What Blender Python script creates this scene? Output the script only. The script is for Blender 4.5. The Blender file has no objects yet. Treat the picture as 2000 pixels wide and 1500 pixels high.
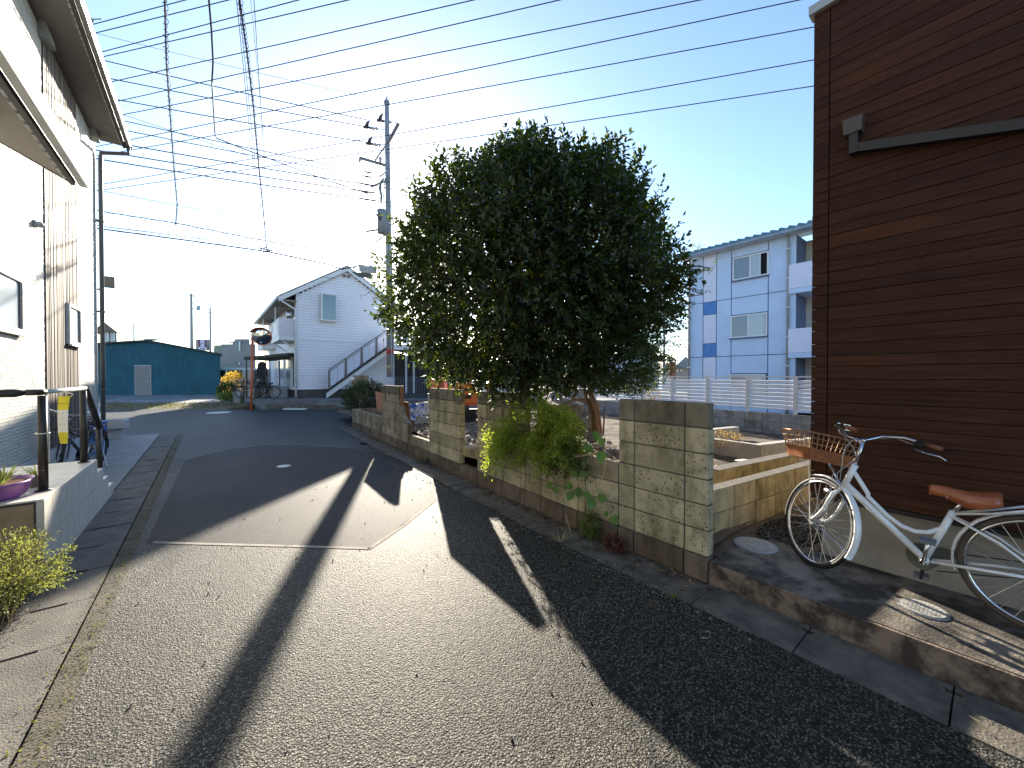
import bpy, math, random
import numpy as np
from mathutils import Vector, Matrix, noise as mnoise
R = math.radians
rnd = random.Random(7)
sc = bpy.context.scene
COL = sc.collection

# ---------------------------------------------------------------- camera, sky, sun, exposure
# World axes: +y runs up the lane, +x to its right; the camera stands at the origin, 1.6 m up.
EYE = Vector((0, 0, 1.6)); YAW = R(-38.43); FPX = 750.0; SHY = -0.003
PITCH = math.atan(14 / 750 + SHY * 2000 / 750)
cam_d = bpy.data.cameras.new('camera'); cam = bpy.data.objects.new('camera', cam_d); COL.objects.link(cam)
cam_d.sensor_width = 36; cam_d.lens = 36 * FPX / 2000; cam_d.shift_y = SHY
cam_d.clip_start = 0.05; cam_d.clip_end = 2000
cam.location = EYE; cam.rotation_euler = (R(90) - PITCH, 0, YAW)
sc.camera = cam

SUN_AZ, SUN_EL = R(23.6), R(19.6)
world = bpy.data.worlds.new('World'); sc.world = world; world.use_nodes = True
wn = world.node_tree; wn.nodes.clear()
wo = wn.nodes.new('ShaderNodeOutputWorld'); bg = wn.nodes.new('ShaderNodeBackground'); sky = wn.nodes.new('ShaderNodeTexSky')
sky.sky_type = 'NISHITA'; sky.sun_disc = False; sky.sun_elevation = SUN_EL; sky.sun_rotation = SUN_AZ
sky.air_density = 1.0; sky.dust_density = 0.6; sky.ozone_density = 3.2; sky.altitude = 50
bg.inputs[1].default_value = 0.105
wn.links.new(sky.outputs[0], bg.inputs[0]); wn.links.new(bg.outputs[0], wo.inputs[0])
sun_d = bpy.data.lights.new('sun', 'SUN'); sun = bpy.data.objects.new('sun', sun_d); COL.objects.link(sun)
sun_d.energy = 5.0; sun_d.angle = R(0.53); sun_d.color = (1.0, 0.90, 0.74)
sdir = Vector((math.sin(SUN_AZ) * math.cos(SUN_EL), math.cos(SUN_AZ) * math.cos(SUN_EL), math.sin(SUN_EL)))
sun.rotation_euler = sdir.to_track_quat('Z', 'Y').to_euler(); sun.location = (0, 0, 30)
sc.view_settings.view_transform = 'Standard'; sc.view_settings.look = 'None'
sc.view_settings.exposure = 1.78; sc.view_settings.gamma = 1.0
sc.render.engine = 'CYCLES'; sc.cycles.use_denoising = True
sc.cycles.max_bounces = 8; sc.cycles.transparent_max_bounces = 8
sc.cycles.sample_clamp_indirect = 6

# ---------------------------------------------------------------- measuring helpers (a point of the place behind a point of the photograph)
_cR = Vector((math.cos(YAW), math.sin(YAW), 0)); _cF0 = Vector((-math.sin(YAW), math.cos(YAW), 0))
_cF = _cF0 * math.cos(PITCH) - Vector((0, 0, 1)) * math.sin(PITCH)
_cU = _cF0 * math.sin(PITCH) + Vector((0, 0, 1)) * math.cos(PITCH)
def ray(px, py):
    return _cF + _cR * ((px - 1000) / FPX) + _cU * ((750 - py) / FPX + SHY * 2000 / FPX)
def PT(px, py, x=None, y=None, z=None, D=None):
    d = ray(px, py)
    if x is not None: t = (x - EYE.x) / d.x
    elif y is not None: t = (y - EYE.y) / d.y
    elif z is not None: t = (z - EYE.z) / d.z
    else: t = D / d.dot(_cF0)
    return EYE + d * t
def CF(X, D, z=0.0):          # camera-frame ground coordinates (right, forward) to world
    v = _cR * X + _cF0 * D; return Vector((v.x, v.y, z))

# ---------------------------------------------------------------- materials
MATS = {}
def _tree(name):
    m = bpy.data.materials.new(name); m.use_nodes = True
    nt = m.node_tree; b = nt.nodes['Principled BSDF']; return m, nt, b
def mat(name, col, rough=0.75, var=0.18, vs=3.0, bump=0.25, bs=40.0, metal=0.0, col2=None, vdetail=6, spec=0.5, streak=False, dist=0.004, fac=None, trans=0.0, coat=0.0, stretch=None):
    if name in MATS: return MATS[name]
    m, nt, b = _tree(name); N = nt.nodes.new; L = nt.links.new
    geo = N('ShaderNodeNewGeometry'); pos = geo.outputs['Position']
    if stretch:
        mp = N('ShaderNodeMapping'); mp.inputs['Scale'].default_value = stretch; L(pos, mp.inputs[0]); pos = mp.outputs[0]
    n1 = N('ShaderNodeTexNoise'); n1.inputs['Scale'].default_value = vs; n1.inputs['Detail'].default_value = vdetail; n1.inputs['Roughness'].default_value = .65
    L(pos, n1.inputs['Vector'])
    cr = N('ShaderNodeValToRGB'); c = col
    lo = tuple(max(0, k * (1 - var)) for k in c) if col2 is None else col2
    hi = tuple(min(1, k * (1 + var)) for k in c) if col2 is None else c
    cr.color_ramp.elements[0].color = (*lo, 1); cr.color_ramp.elements[1].color = (*hi, 1)
    cr.color_ramp.elements[0].position = .34; cr.color_ramp.elements[1].position = .66
    if fac: cr.color_ramp.elements[0].position, cr.color_ramp.elements[1].position = fac
    L(n1.outputs['Fac'], cr.inputs[0]); out = cr.outputs[0]
    if streak:   # rain streaks and dirt running down
        mp = N('ShaderNodeMapping'); mp.inputs['Scale'].default_value = (7, 7, .7); L(geo.outputs['Position'], mp.inputs[0])
        n3 = N('ShaderNodeTexNoise'); n3.inputs['Scale'].default_value = 1.3; n3.inputs['Detail'].default_value = 5; L(mp.outputs[0], n3.inputs['Vector'])
        r3 = N('ShaderNodeValToRGB'); r3.color_ramp.elements[0].position = .46; r3.color_ramp.elements[1].position = .72
        r3.color_ramp.elements[0].color = (1, 1, 1, 1); k = streak if isinstance(streak, float) else .45; r3.color_ramp.elements[1].color = (k, k * .97, k * .88, 1)
        L(n3.outputs['Fac'], r3.inputs[0])
        mx = N('ShaderNodeMixRGB'); mx.blend_type = 'MULTIPLY'; mx.inputs[0].default_value = 1; L(out, mx.inputs[1]); L(r3.outputs[0], mx.inputs[2]); out = mx.outputs[0]
    L(out, b.inputs['Base Color'])
    b.inputs['Roughness'].default_value = rough; b.inputs['Metallic'].default_value = metal
    b.inputs['Specular IOR Level'].default_value = spec
    if coat: b.inputs['Coat Weight'].default_value = coat
    if trans: b.inputs['Transmission Weight'].default_value = trans
    if bump:
        n2 = N('ShaderNodeTexNoise'); n2.inputs['Scale'].default_value = bs; n2.inputs['Detail'].default_value = 4; L(pos, n2.inputs['Vector'])
        bp = N('ShaderNodeBump'); bp.inputs['Strength'].default_value = bump; bp.inputs['Distance'].default_value = dist
        L(n2.outputs['Fac'], bp.inputs['Height']); L(bp.outputs[0], b.inputs['Normal'])
    MATS[name] = m; return m
def asphalt(name, base, hi, scale, bump, rough, dist, big=.25, spec=.5):
    m, nt, b = _tree(name); N = nt.nodes.new; L = nt.links.new
    pos = N('ShaderNodeNewGeometry').outputs['Position']
    vo = N('ShaderNodeTexVoronoi'); vo.inputs['Scale'].default_value = scale; L(pos, vo.inputs['Vector'])
    ra = N('ShaderNodeValToRGB'); e = ra.color_ramp.elements; e[0].color = (*base, 1); e[1].color = (*hi, 1); e[0].position = .15; e[1].position = 1
    sp = N('ShaderNodeSeparateColor'); L(vo.outputs['Color'], sp.inputs[0]); L(sp.outputs[0], ra.inputs[0])
    nb = N('ShaderNodeTexNoise'); nb.inputs['Scale'].default_value = .9; nb.inputs['Detail'].default_value = 7; L(pos, nb.inputs['Vector'])
    rb = N('ShaderNodeValToRGB'); e = rb.color_ramp.elements; e[0].color = (1 - big, 1 - big, 1 - big, 1); e[1].color = (1 + big * .5, 1 + big * .5, 1 + big * .45, 1); e[0].position = .35; e[1].position = .68; L(nb.outputs['Fac'], rb.inputs[0])
    mx = N('ShaderNodeMixRGB'); mx.blend_type = 'MULTIPLY'; mx.inputs[0].default_value = 1; L(ra.outputs[0], mx.inputs[1]); L(rb.outputs[0], mx.inputs[2])
    dm = N('ShaderNodeMapRange'); dm.inputs[1].default_value = .12; dm.inputs[2].default_value = .55; dm.inputs[3].default_value = 1.3; dm.inputs[4].default_value = .12; L(vo.outputs['Distance'], dm.inputs[0])
    sc_ = N('ShaderNodeVectorMath'); sc_.operation = 'SCALE'; L(mx.outputs[0], sc_.inputs[0]); L(dm.outputs[0], sc_.inputs['Scale'])
    L(sc_.outputs[0], b.inputs['Base Color']); b.inputs['Roughness'].default_value = rough; b.inputs['Specular IOR Level'].default_value = spec
    iv = N('ShaderNodeMath'); iv.operation = 'SUBTRACT'; iv.inputs[0].default_value = 1; L(vo.outputs['Distance'], iv.inputs[1])
    n2 = N('ShaderNodeTexNoise'); n2.inputs['Scale'].default_value = scale * 2.2; n2.inputs['Detail'].default_value = 3; L(pos, n2.inputs['Vector'])
    ad = N('ShaderNodeMath'); ad.operation = 'ADD'; L(iv.outputs[0], ad.inputs[0]); L(n2.outputs['Fac'], ad.inputs[1])
    bp = N('ShaderNodeBump'); bp.inputs['Strength'].default_value = bump; bp.inputs['Distance'].default_value = dist
    L(ad.outputs[0], bp.inputs['Height']); L(bp.outputs[0], b.inputs['Normal']); MATS[name] = m; return m
def block_mat(name, col, pit=True, stain=.5, top=None):
    m, nt, b = _tree(name); N = nt.nodes.new; L = nt.links.new
    geo = N('ShaderNodeNewGeometry'); pos = geo.outputs['Position']; oi = N('ShaderNodeObjectInfo')
    nb = N('ShaderNodeTexNoise'); nb.inputs['Scale'].default_value = 5; nb.inputs['Detail'].default_value = 8; nb.inputs['Roughness'].default_value = .7; L(pos, nb.inputs['Vector'])
    rb = N('ShaderNodeValToRGB'); e = rb.color_ramp.elements; e[0].color = (*[c * .55 for c in col], 1); e[1].color = (*col, 1); e[0].position = .33; e[1].position = .56; L(nb.outputs['Fac'], rb.inputs[0])
    mp = N('ShaderNodeMapping'); mp.inputs['Scale'].default_value = (1.8, 1.8, .55); L(pos, mp.inputs[0])
    n3 = N('ShaderNodeTexNoise'); n3.inputs['Scale'].default_value = 1.9; n3.inputs['Detail'].default_value = 9; n3.inputs['Roughness'].default_value = .68; L(mp.outputs[0], n3.inputs['Vector'])
    r3 = N('ShaderNodeValToRGB'); e = r3.color_ramp.elements; e[0].position = .46; e[1].position = .66; e[0].color = (1, 1, 1, 1); e[1].color = (stain, stain * .95, stain * .8, 1); L(n3.outputs['Fac'], r3.inputs[0])
    mx = N('ShaderNodeMixRGB'); mx.blend_type = 'MULTIPLY'; mx.inputs[0].default_value = 1; L(rb.outputs[0], mx.inputs[1]); L(r3.outputs[0], mx.inputs[2])
    rr = N('ShaderNodeMapRange'); rr.inputs[3].default_value = .78; rr.inputs[4].default_value = 1.2; L(oi.outputs['Random'], rr.inputs[0])
    m2 = N('ShaderNodeVectorMath'); m2.operation = 'SCALE'; L(mx.outputs[0], m2.inputs[0]); L(rr.outputs[0], m2.inputs['Scale']); out = m2.outputs[0]
    n2 = N('ShaderNodeTexNoise'); n2.inputs['Scale'].default_value = 130; n2.inputs['Detail'].default_value = 4; L(pos, n2.inputs['Vector']); h = n2.outputs['Fac']
    if pit:
        vo = N('ShaderNodeTexVoronoi'); vo.inputs['Scale'].default_value = 60; L(pos, vo.inputs['Vector'])
        nn = N('ShaderNodeTexNoise'); nn.inputs['Scale'].default_value = 40; L(pos, nn.inputs['Vector'])
        s = N('ShaderNodeMath'); s.operation = 'MULTIPLY'; L(vo.outputs['Distance'], s.inputs[0]); L(nn.outputs['Fac'], s.inputs[1])
        sp = N('ShaderNodeSeparateColor'); L(vo.outputs['Color'], sp.inputs[0])
        gt = N('ShaderNodeMath'); gt.operation = 'GREATER_THAN'; gt.inputs[1].default_value = .76; L(sp.outputs[0], gt.inputs[0])
        lt = N('ShaderNodeMath'); lt.operation = 'LESS_THAN'; lt.inputs[1].default_value = .165; L(s.outputs[0], lt.inputs[0])
        pm = N('ShaderNodeMath'); pm.operation = 'MULTIPLY'; L(gt.outputs[0], pm.inputs[0]); L(lt.outputs[0], pm.inputs[1])
        mx2 = N('ShaderNodeMixRGB'); L(pm.outputs[0], mx2.inputs[0]); L(out, mx2.inputs[1]); mx2.inputs[2].default_value = (.025, .02, .015, 1); out = mx2.outputs[0]
        sb = N('ShaderNodeMath'); sb.operation = 'SUBTRACT'; L(n2.outputs['Fac'], sb.inputs[0]); L(pm.outputs[0], sb.inputs[1]); h = sb.outputs[0]
    L(out, b.inputs['Base Color']); b.inputs['Roughness'].default_value = .92; b.inputs['Specular IOR Level'].default_value = .2
    bp = N('ShaderNodeBump'); bp.inputs['Strength'].default_value = .6; bp.inputs['Distance'].default_value = .004
    L(h, bp.inputs['Height']); L(bp.outputs[0], b.inputs['Normal']); MATS[name] = m; return m
def leaf_mat(name, c1, c2, tr=.45, rough=.45, trc=None):
    m, nt, b = _tree(name); N = nt.nodes.new; L = nt.links.new
    geo = N('ShaderNodeNewGeometry')
    n1 = N('ShaderNodeTexNoise'); n1.inputs['Scale'].default_value = 9; n1.inputs['Detail'].default_value = 6; L(geo.outputs['Position'], n1.inputs['Vector'])
    ad = N('ShaderNodeMath'); ad.operation = 'ADD'; ad.use_clamp = True; ml = N('ShaderNodeMath'); ml.operation = 'MULTIPLY_ADD'; ml.inputs[1].default_value = .9; ml.inputs[2].default_value = -.45
    L(geo.outputs['Random Per Island'], ml.inputs[0]); L(ml.outputs[0], ad.inputs[0]); L(n1.outputs['Fac'], ad.inputs[1])
    cr = N('ShaderNodeValToRGB'); e = cr.color_ramp.elements; e[0].color = (*c1, 1); e[1].color = (*c2, 1); e[0].position = .25; e[1].position = .85; L(ad.outputs[0], cr.inputs[0])
    L(cr.outputs[0], b.inputs['Base Color']); b.inputs['Roughness'].default_value = rough
    t = N('ShaderNodeBsdfTranslucent'); tc = N('ShaderNodeMixRGB'); tc.blend_type = 'MIX'; tc.inputs[0].default_value = .6
    L(cr.outputs[0], tc.inputs[1]); k = trc or (.35, .42, .04); tc.inputs[2].default_value = (*k, 1); L(tc.outputs[0], t.inputs['Color'])
    ms = N('ShaderNodeMixShader'); ms.inputs[0].default_value = tr; L(b.outputs[0], ms.inputs[1]); L(t.outputs[0], ms.inputs[2])
    L(ms.outputs[0], nt.nodes['Material Output'].inputs['Surface']); MATS[name] = m; return m
def glass(name, col=(.05, .06, .07), rough=.08, spec=.9):
    if name in MATS: return MATS[name]
    m, nt, b = _tree(name); b.inputs['Base Color'].default_value = (*col, 1); b.inputs['Roughness'].default_value = rough
    b.inputs['Specular IOR Level'].default_value = spec; b.inputs['Coat Weight'].default_value = .6; b.inputs['Coat Roughness'].default_value = .03
    n = nt.nodes.new('ShaderNodeTexNoise'); n.inputs['Scale'].default_value = 1.7; bp = nt.nodes.new('ShaderNodeBump'); bp.inputs['Strength'].default_value = .04
    nt.links.new(n.outputs['Fac'], bp.inputs['Height']); nt.links.new(bp.outputs[0], b.inputs['Normal']); MATS[name] = m; return m

# ---------------------------------------------------------------- mesh helpers
ORG = {}
class MB:
    def __init__(s): s.v = []; s.f = []
    def add(s, vs, fs):
        o = len(s.v); s.v += [Vector(v) for v in vs]; s.f += [tuple(i + o for i in f) for f in fs]; return s
    def hexa(s, p):   # p: 4 bottom, 4 top (same order)
        return s.add(p, [(3, 2, 1, 0), (4, 5, 6, 7), (0, 1, 5, 4), (1, 2, 6, 5), (2, 3, 7, 6), (3, 0, 4, 7)])
    def box(s, x0, x1, y0, y1, z0, z1):
        return s.hexa([(x0, y0, z0), (x1, y0, z0), (x1, y1, z0), (x0, y1, z0), (x0, y0, z1), (x1, y0, z1), (x1, y1, z1), (x0, y1, z1)])
    def fbox(s, F, a0, a1, d0, d1, z0, z1):   # box in a wall frame: along, out, up
        return s.hexa([F.P(a0, d0, z0), F.P(a1, d0, z0), F.P(a1, d1, z0), F.P(a0, d1, z0), F.P(a0, d0, z1), F.P(a1, d0, z1), F.P(a1, d1, z1), F.P(a0, d1, z1)])
    def prism(s, poly, off):   # closed polygon swept by off
        n = len(poly); poly = [Vector(p) for p in poly]; off = Vector(off)
        return s.add(poly + [p + off for p in poly], [tuple(range(n - 1, -1, -1)), tuple(range(n, 2 * n))] + [(i, (i + 1) % n, (i + 1) % n + n, i + n) for i in range(n)])
    def slab(s, poly, z0, z1): return s.prism([(p[0], p[1], z0) for p in poly], (0, 0, z1 - z0))
    def poly(s, pts): return s.add(pts, [tuple(range(len(pts)))])
    def tube(s, pts, r, seg=6, cap=True, closed=False):
        pts = [Vector(p) for p in pts]; n = len(pts); rs = r if isinstance(r, (list, tuple)) else [r] * n
        vs = []; prev = None
        for i, p in enumerate(pts):
            if closed: t = pts[(i + 1) % n] - pts[i - 1]
            else: t = pts[min(i + 1, n - 1)] - pts[max(i - 1, 0)]
            t = t.normalized() if t.length > 1e-9 else Vector((0, 0, 1))
            if prev is None:
                a = t.orthogonal().normalized()
            else:
                a = prev - t * prev.dot(t); a = a.normalized() if a.length > 1e-6 else t.orthogonal().normalized()
            prev = a; b = t.cross(a)
            vs += [p + (a * math.cos(2 * math.pi * k / seg) + b * math.sin(2 * math.pi * k / seg)) * rs[i] for k in range(seg)]
        fs = []
        for i in range(n if closed else n - 1):
            j = (i + 1) % n
            for k in range(seg):
                k2 = (k + 1) % seg; fs.append((i * seg + k, i * seg + k2, j * seg + k2, j * seg + k))
        if cap and not closed: fs += [tuple(range(seg - 1, -1, -1)), tuple((n - 1) * seg + k for k in range(seg))]
        return s.add(vs, fs)
    def cyl(s, p0, p1, r0, r1=None, seg=12): return s.tube([p0, p1], [r0, r0 if r1 is None else r1], seg)
    def ball(s, c, r, seg=10, rings=6, sx=1, sy=1, sz=1):
        c = Vector(c); vs = [c + Vector((0, 0, r * sz))]
        for i in range(1, rings):
            a = math.pi * i / rings
            vs += [c + Vector((r * sx * math.sin(a) * math.cos(2 * math.pi * k / seg), r * sy * math.sin(a) * math.sin(2 * math.pi * k / seg), r * sz * math.cos(a))) for k in range(seg)]
        vs.append(c - Vector((0, 0, r * sz))); fs = []
        for k in range(seg): fs.append((0, 1 + k, 1 + (k + 1) % seg))
        for i in range(rings - 2):
            for k in range(seg):
                a = 1 + i * seg + k; b = 1 + i * seg + (k + 1) % seg; fs.append((a, a + seg, b + seg, b))
        e = len(vs) - 1
        for k in range(seg): fs.append((e, 1 + (rings - 2) * seg + (k + 1) % seg, 1 + (rings - 2) * seg + k))
        return s.add(vs, fs)
    def rock(s, c, r, sq=(1, 1, .7), seed=0, amp=.35, seg=10, rings=7):
        o = len(s.v); s.ball((0, 0, 0), 1, seg, rings); c = Vector(c)
        for i in range(o, len(s.v)):
            p = s.v[i]; k = 1 + amp * mnoise.noise(p * 1.3 + Vector((seed * 7.3, seed * 1.7, 0))) * 1.6 + amp * .5 * mnoise.noise(p * 3.1 + Vector((seed, 3, 5)))
            s.v[i] = c + Vector((p.x * k * sq[0], p.y * k * sq[1], p.z * k * sq[2])) * r
        return s
    def xform(s, M, start=0):
        for i in range(start, len(s.v)): s.v[i] = M @ s.v[i]
        return s
    def build(s, name, material, parent=None, smooth=False, **props):
        if parent is not None:
            o0 = ORG.get(parent.name, Vector((0, 0, 0)))
            root = parent
        else: o0 = Vector((0, 0, 0))
        me = bpy.data.meshes.new(name); me.from_pydata([tuple(v - o0) for v in s.v], [], s.f); me.materials.append(material)
        if smooth: me.polygons.foreach_set('use_smooth', [True] * len(me.polygons))
        me.update(); o = bpy.data.objects.new(name, me); COL.objects.link(o)
        if parent is not None: o.parent = parent
        ORG[o.name] = o0
        for k, v in props.items(): o[k] = v
        return o
def thing(name, label, cat, loc, group=None, rotz=0.0):
    o = bpy.data.objects.new(name, None); COL.objects.link(o); o.location = loc; o.rotation_euler = (0, 0, rotz)
    o.empty_display_size = .2; o['label'] = label; o['category'] = cat
    if group: o['group'] = group
    ORG[o.name] = Vector(loc); return o
def tag(o, label, cat, group=None):
    o['label'] = label; o['category'] = cat
    if group: o['group'] = group
    return o
def structure(name, mb, m, smooth=False): return mb.build(name, m, None, smooth, kind='structure')
def copy_tree(o, parent=None):
    c = o.copy(); COL.objects.link(c); c.parent = parent; ORG[c.name] = ORG.get(o.name, Vector((0, 0, 0)))
    for ch in list(o.children): copy_tree(ch, c)
    return c
class Frame:   # wall frame: origin (x, y), e along (unit), n outward
    def __init__(s, o, e, n): s.o = Vector((o[0], o[1], 0)); s.e = Vector((e[0], e[1], 0)).normalized(); s.n = Vector((n[0], n[1], 0)).normalized()
    def P(s, a, d, z): v = s.o + s.e * a + s.n * d; return Vector((v.x, v.y, z))
    def pix(s, px, py, d=0.0):
        r = ray(px, py); o = s.o + s.n * d; t = (o - Vector((EYE.x, EYE.y, 0))).dot(s.n) / r.dot(s.n)
        q = EYE + r * t; return (Vector((q.x, q.y, 0)) - s.o).dot(s.e), q.z
def text_mesh(body, size, M, m, name, parent, depth=.002, **props):
    cu = bpy.data.curves.new(name, 'FONT'); cu.body = body; cu.size = size; cu.extrude = depth; cu.align_x = 'CENTER'; cu.align_y = 'CENTER'
    t = bpy.data.objects.new(name, cu); me = bpy.data.meshes.new_from_object(t); bpy.data.objects.remove(t)
    o0 = ORG.get(parent.name, Vector((0, 0, 0)))
    me.transform(Matrix.Translation(-o0) @ M); me.materials.append(m)
    o = bpy.data.objects.new(name, me); COL.objects.link(o); o.parent = parent; ORG[o.name] = o0
    for k, v in props.items(): o[k] = v
    return o
def leaf_cloud(P, Dr, Nr, L, W, fold=.18):
    """P base points, Dr unit directions, Nr rough normals, L lengths, W widths (numpy) -> verts, quads"""
    n = len(P); Dr = Dr / np.linalg.norm(Dr, axis=1, keepdims=True)
    S = np.cross(Dr, Nr); S /= (np.linalg.norm(S, axis=1, keepdims=True) + 1e-9); Nn = np.cross(S, Dr)
    L = L[:, None]; W = W[:, None]; v = np.empty((n, 6, 3))
    v[:, 0] = P; v[:, 3] = P + Dr * L - Nn * L * .16
    m1 = P + Dr * L * .33; m2 = P + Dr * L * .68 - Nn * L * .05
    v[:, 1] = m1 + S * W * .5 + Nn * W * fold; v[:, 2] = m2 + S * W * .42 + Nn * W * fold
    v[:, 5] = m1 - S * W * .5 + Nn * W * fold; v[:, 4] = m2 - S * W * .42 + Nn * W * fold
    b = (np.arange(n) * 6)[:, None]
    f = np.concatenate([b + np.array([[0, 1, 2, 3]]), b + np.array([[0, 3, 4, 5]])], axis=1).reshape(-1, 4)
    return v.reshape(-1, 3), f
def mesh_np(name, v, f, m, parent=None, **props):
    o0 = np.array(ORG.get(parent.name, Vector((0, 0, 0)))) if parent is not None else np.zeros(3)
    me = bpy.data.meshes.new(name); v = (v - o0).astype(np.float32)
    me.vertices.add(len(v)); me.vertices.foreach_set('co', v.ravel())
    me.loops.add(f.size); me.loops.foreach_set('vertex_index', f.ravel().astype(np.int32))
    me.polygons.add(len(f)); k = f.shape[1]; me.polygons.foreach_set('loop_start', np.arange(0, f.size, k, dtype=np.int32))
    try: me.polygons.foreach_set('loop_total', np.full(len(f), k, dtype=np.int32))
    except Exception: pass
    me.update(calc_edges=True); me.validate(); me.materials.append(m); o = bpy.data.objects.new(name, me); COL.objects.link(o)
    if parent is not None: o.parent = parent
    ORG[o.name] = Vector(o0)
    for a, b in props.items(): o[a] = b
    return o
_bevcache = {}
def block_mesh(sx, sy, sz, m, bev=.006, seed=0):
    """a block centred on its base, chamfered edges, shared between alike blocks"""
    key = (round(sx, 3), round(sy, 3), round(sz, 3), m.name, seed)
    if key in _bevcache: return _bevcache[key]
    import bmesh
    bm = bmesh.new(); bmesh.ops.create_cube(bm, size=1)
    for v in bm.verts: v.co = Vector((v.co.x * sx, v.co.y * sy, (v.co.z + .5) * sz))
    bmesh.ops.bevel(bm, geom=list(bm.edges), offset=bev, segments=1, affect='EDGES')
    me = bpy.data.meshes.new('block'); bm.to_mesh(me); bm.free(); me.materials.append(m); _bevcache[key] = me; return me
def place(mesh, name, parent, loc, rotz=0.0, **props):
    o = bpy.data.objects.new(name, mesh); COL.objects.link(o)
    if parent is not None: o.parent = parent; loc = Vector(loc) - ORG[parent.name]
    o.location = loc; o.rotation_euler = (0, 0, rotz); ORG[o.name] = ORG[parent.name] if parent is not None else Vector((0, 0, 0))
    for k, v in props.items(): o[k] = v
    return o

# shared materials
ASPH = asphalt('old_asphalt', (.006, .006, .007), (.42, .385, .31), 98, 1.0, .58, .016, .35, .28)
ASPH2 = asphalt('smooth_asphalt', (.050, .050, .055), (.165, .158, .148), 150, .7, .65, .005, .35, .12)
ASPH3 = asphalt('street_asphalt', (.038, .045, .057), (.125, .138, .155), 120, .6, .65, .004, .4, .25)
CONC = mat('gutter_concrete', (.17, .15, .12), .9, .4, 5, .9, 90, col2=(.05, .043, .035), vdetail=10, dist=.008)
CONC_L = mat('lane_edge_concrete', (.11, .10, .088), .88, .35, 5, 1, 110, vdetail=10, dist=.010)
CONC_P = mat('pad_concrete', (.17, .18, .19), .8, .18, 4, .4, 150, vdetail=9)
STEPC = mat('weathered_step_concrete', (.24, .175, .125), .88, .4, 9, .9, 80, vdetail=12, col2=(.05, .035, .026), fac=(.40, .60), dist=.008)
MORT = mat('mortar', (.12, .105, .085), .95, .3, 12, .5, 150)
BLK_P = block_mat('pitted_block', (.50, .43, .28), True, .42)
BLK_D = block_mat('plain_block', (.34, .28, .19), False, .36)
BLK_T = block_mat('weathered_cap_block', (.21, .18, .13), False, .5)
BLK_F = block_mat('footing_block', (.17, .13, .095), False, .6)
BLK_G = block_mat('grey_block', (.34, .34, .34), False, .7)
BLK_Y = block_mat('yellowed_block', (.44, .36, .21), False, .4)
WHITE = mat('white_paint', (.78, .78, .79), .5, .06, 4, .1, 60)
DARK = mat('dark_metal', (.03, .028, .027), .45, .2, 8, .1, 60)
BLACKM = mat('black_rubber', (.012, .012, .012), .65, .2, 20, .2, 90)
CHROME = mat('bright_metal', (.62, .62, .64), .22, .05, 8, .03, 60, metal=1.0)
GALV = mat('galvanised_metal', (.34, .36, .38), .5, .12, 6, .1, 60, metal=.6)
SOIL = mat('dark_soil', (.10, .065, .042), .95, .5, 5, 1.0, 22, vdetail=10, dist=.04)
DIRT = mat('trodden_dirt', (.115, .085, .058), .95, .35, 3, .8, 40, vdetail=10, dist=.015, col2=(.10, .075, .05))
GRAVEL = asphalt('gravel', (.06, .055, .05), (.30, .28, .25), 55, 1.0, .9, .02)
BARK = mat('bark', (.17, .11, .065), .9, .4, 14, .9, 70, dist=.01, stretch=(1, 1, .3))
# ================================================================ THE SETTING
# ---- terrain, street, lane
g = MB(); g.poly([(-900, -900, -.12), (900, -900, -.12), (900, 900, -.12), (-900, 900, -.12)])
structure('ground', g, mat('ground_dirt', (.22, .19, .13), .95, .4, .6, .6, 20, dist=.02))
def flat(name, pts, z, m):
    b = MB(); b.poly([(p[0], p[1], z) for p in pts]); return structure(name, b, m)
def px_flat(name, pxs, z, m): return flat(name, [PT(a, b, z=z) for a, b in pxs], z, m)
flat('cross_street', [CF(-70, 10.2), CF(-9.2, 10.2), CF(-4.0, 9.0), CF(2, 13.2), CF(2, 18.6), CF(-16, 18.75), CF(-70, 20)], -.003, ASPH3)
flat('lane', [(-.53, -5), (2.66, -5), (2.66, 3), (2.74, 7), (2.95, 12.9), (-.53, 14.35)], 0.0, ASPH)
flat('lane_far_end', [(-.53, 9.6), (2.8, 8.3), (2.94, 12.9), (-.53, 14.35)], .0012, ASPH3)
px_flat('asphalt_patch', [(286, 1060), (450, 1062), (722, 1071), (852, 975), (846, 935), (812, 916), (760, 890), (690, 874), (600, 869), (520, 868), (440, 878), (362, 897)], .003, ASPH2)
SEAL = mat('patch_seal', (.27, .25, .21), .9, .3, 9, .5, 120)
def strip(name, pxs, w, z, m):
    b = MB(); P = [PT(a, c, z=z) for a, c in pxs]
    for i in range(len(P) - 1):
        t = (P[i + 1] - P[i]).normalized(); n = Vector((-t.y, t.x, 0)) * w * .5; e = t * w * .2
        b.poly([P[i] - n - e, P[i + 1] - n + e * 0, P[i + 1] + n + e * 0, P[i] + n - e])
    return structure(name, b, m)
strip('patch_seam', [(300, 1059), (400, 1062), (560, 1066), (722, 1071), (790, 1025), (853, 974)], .042, .0036, SEAL)
strip('patch_seam', [(362, 897), (440, 878), (520, 868), (600, 869), (690, 874)], .05, .0045, mat('seam_far', (.13, .13, .125), .9, .3, 9, .3, 80))
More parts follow.
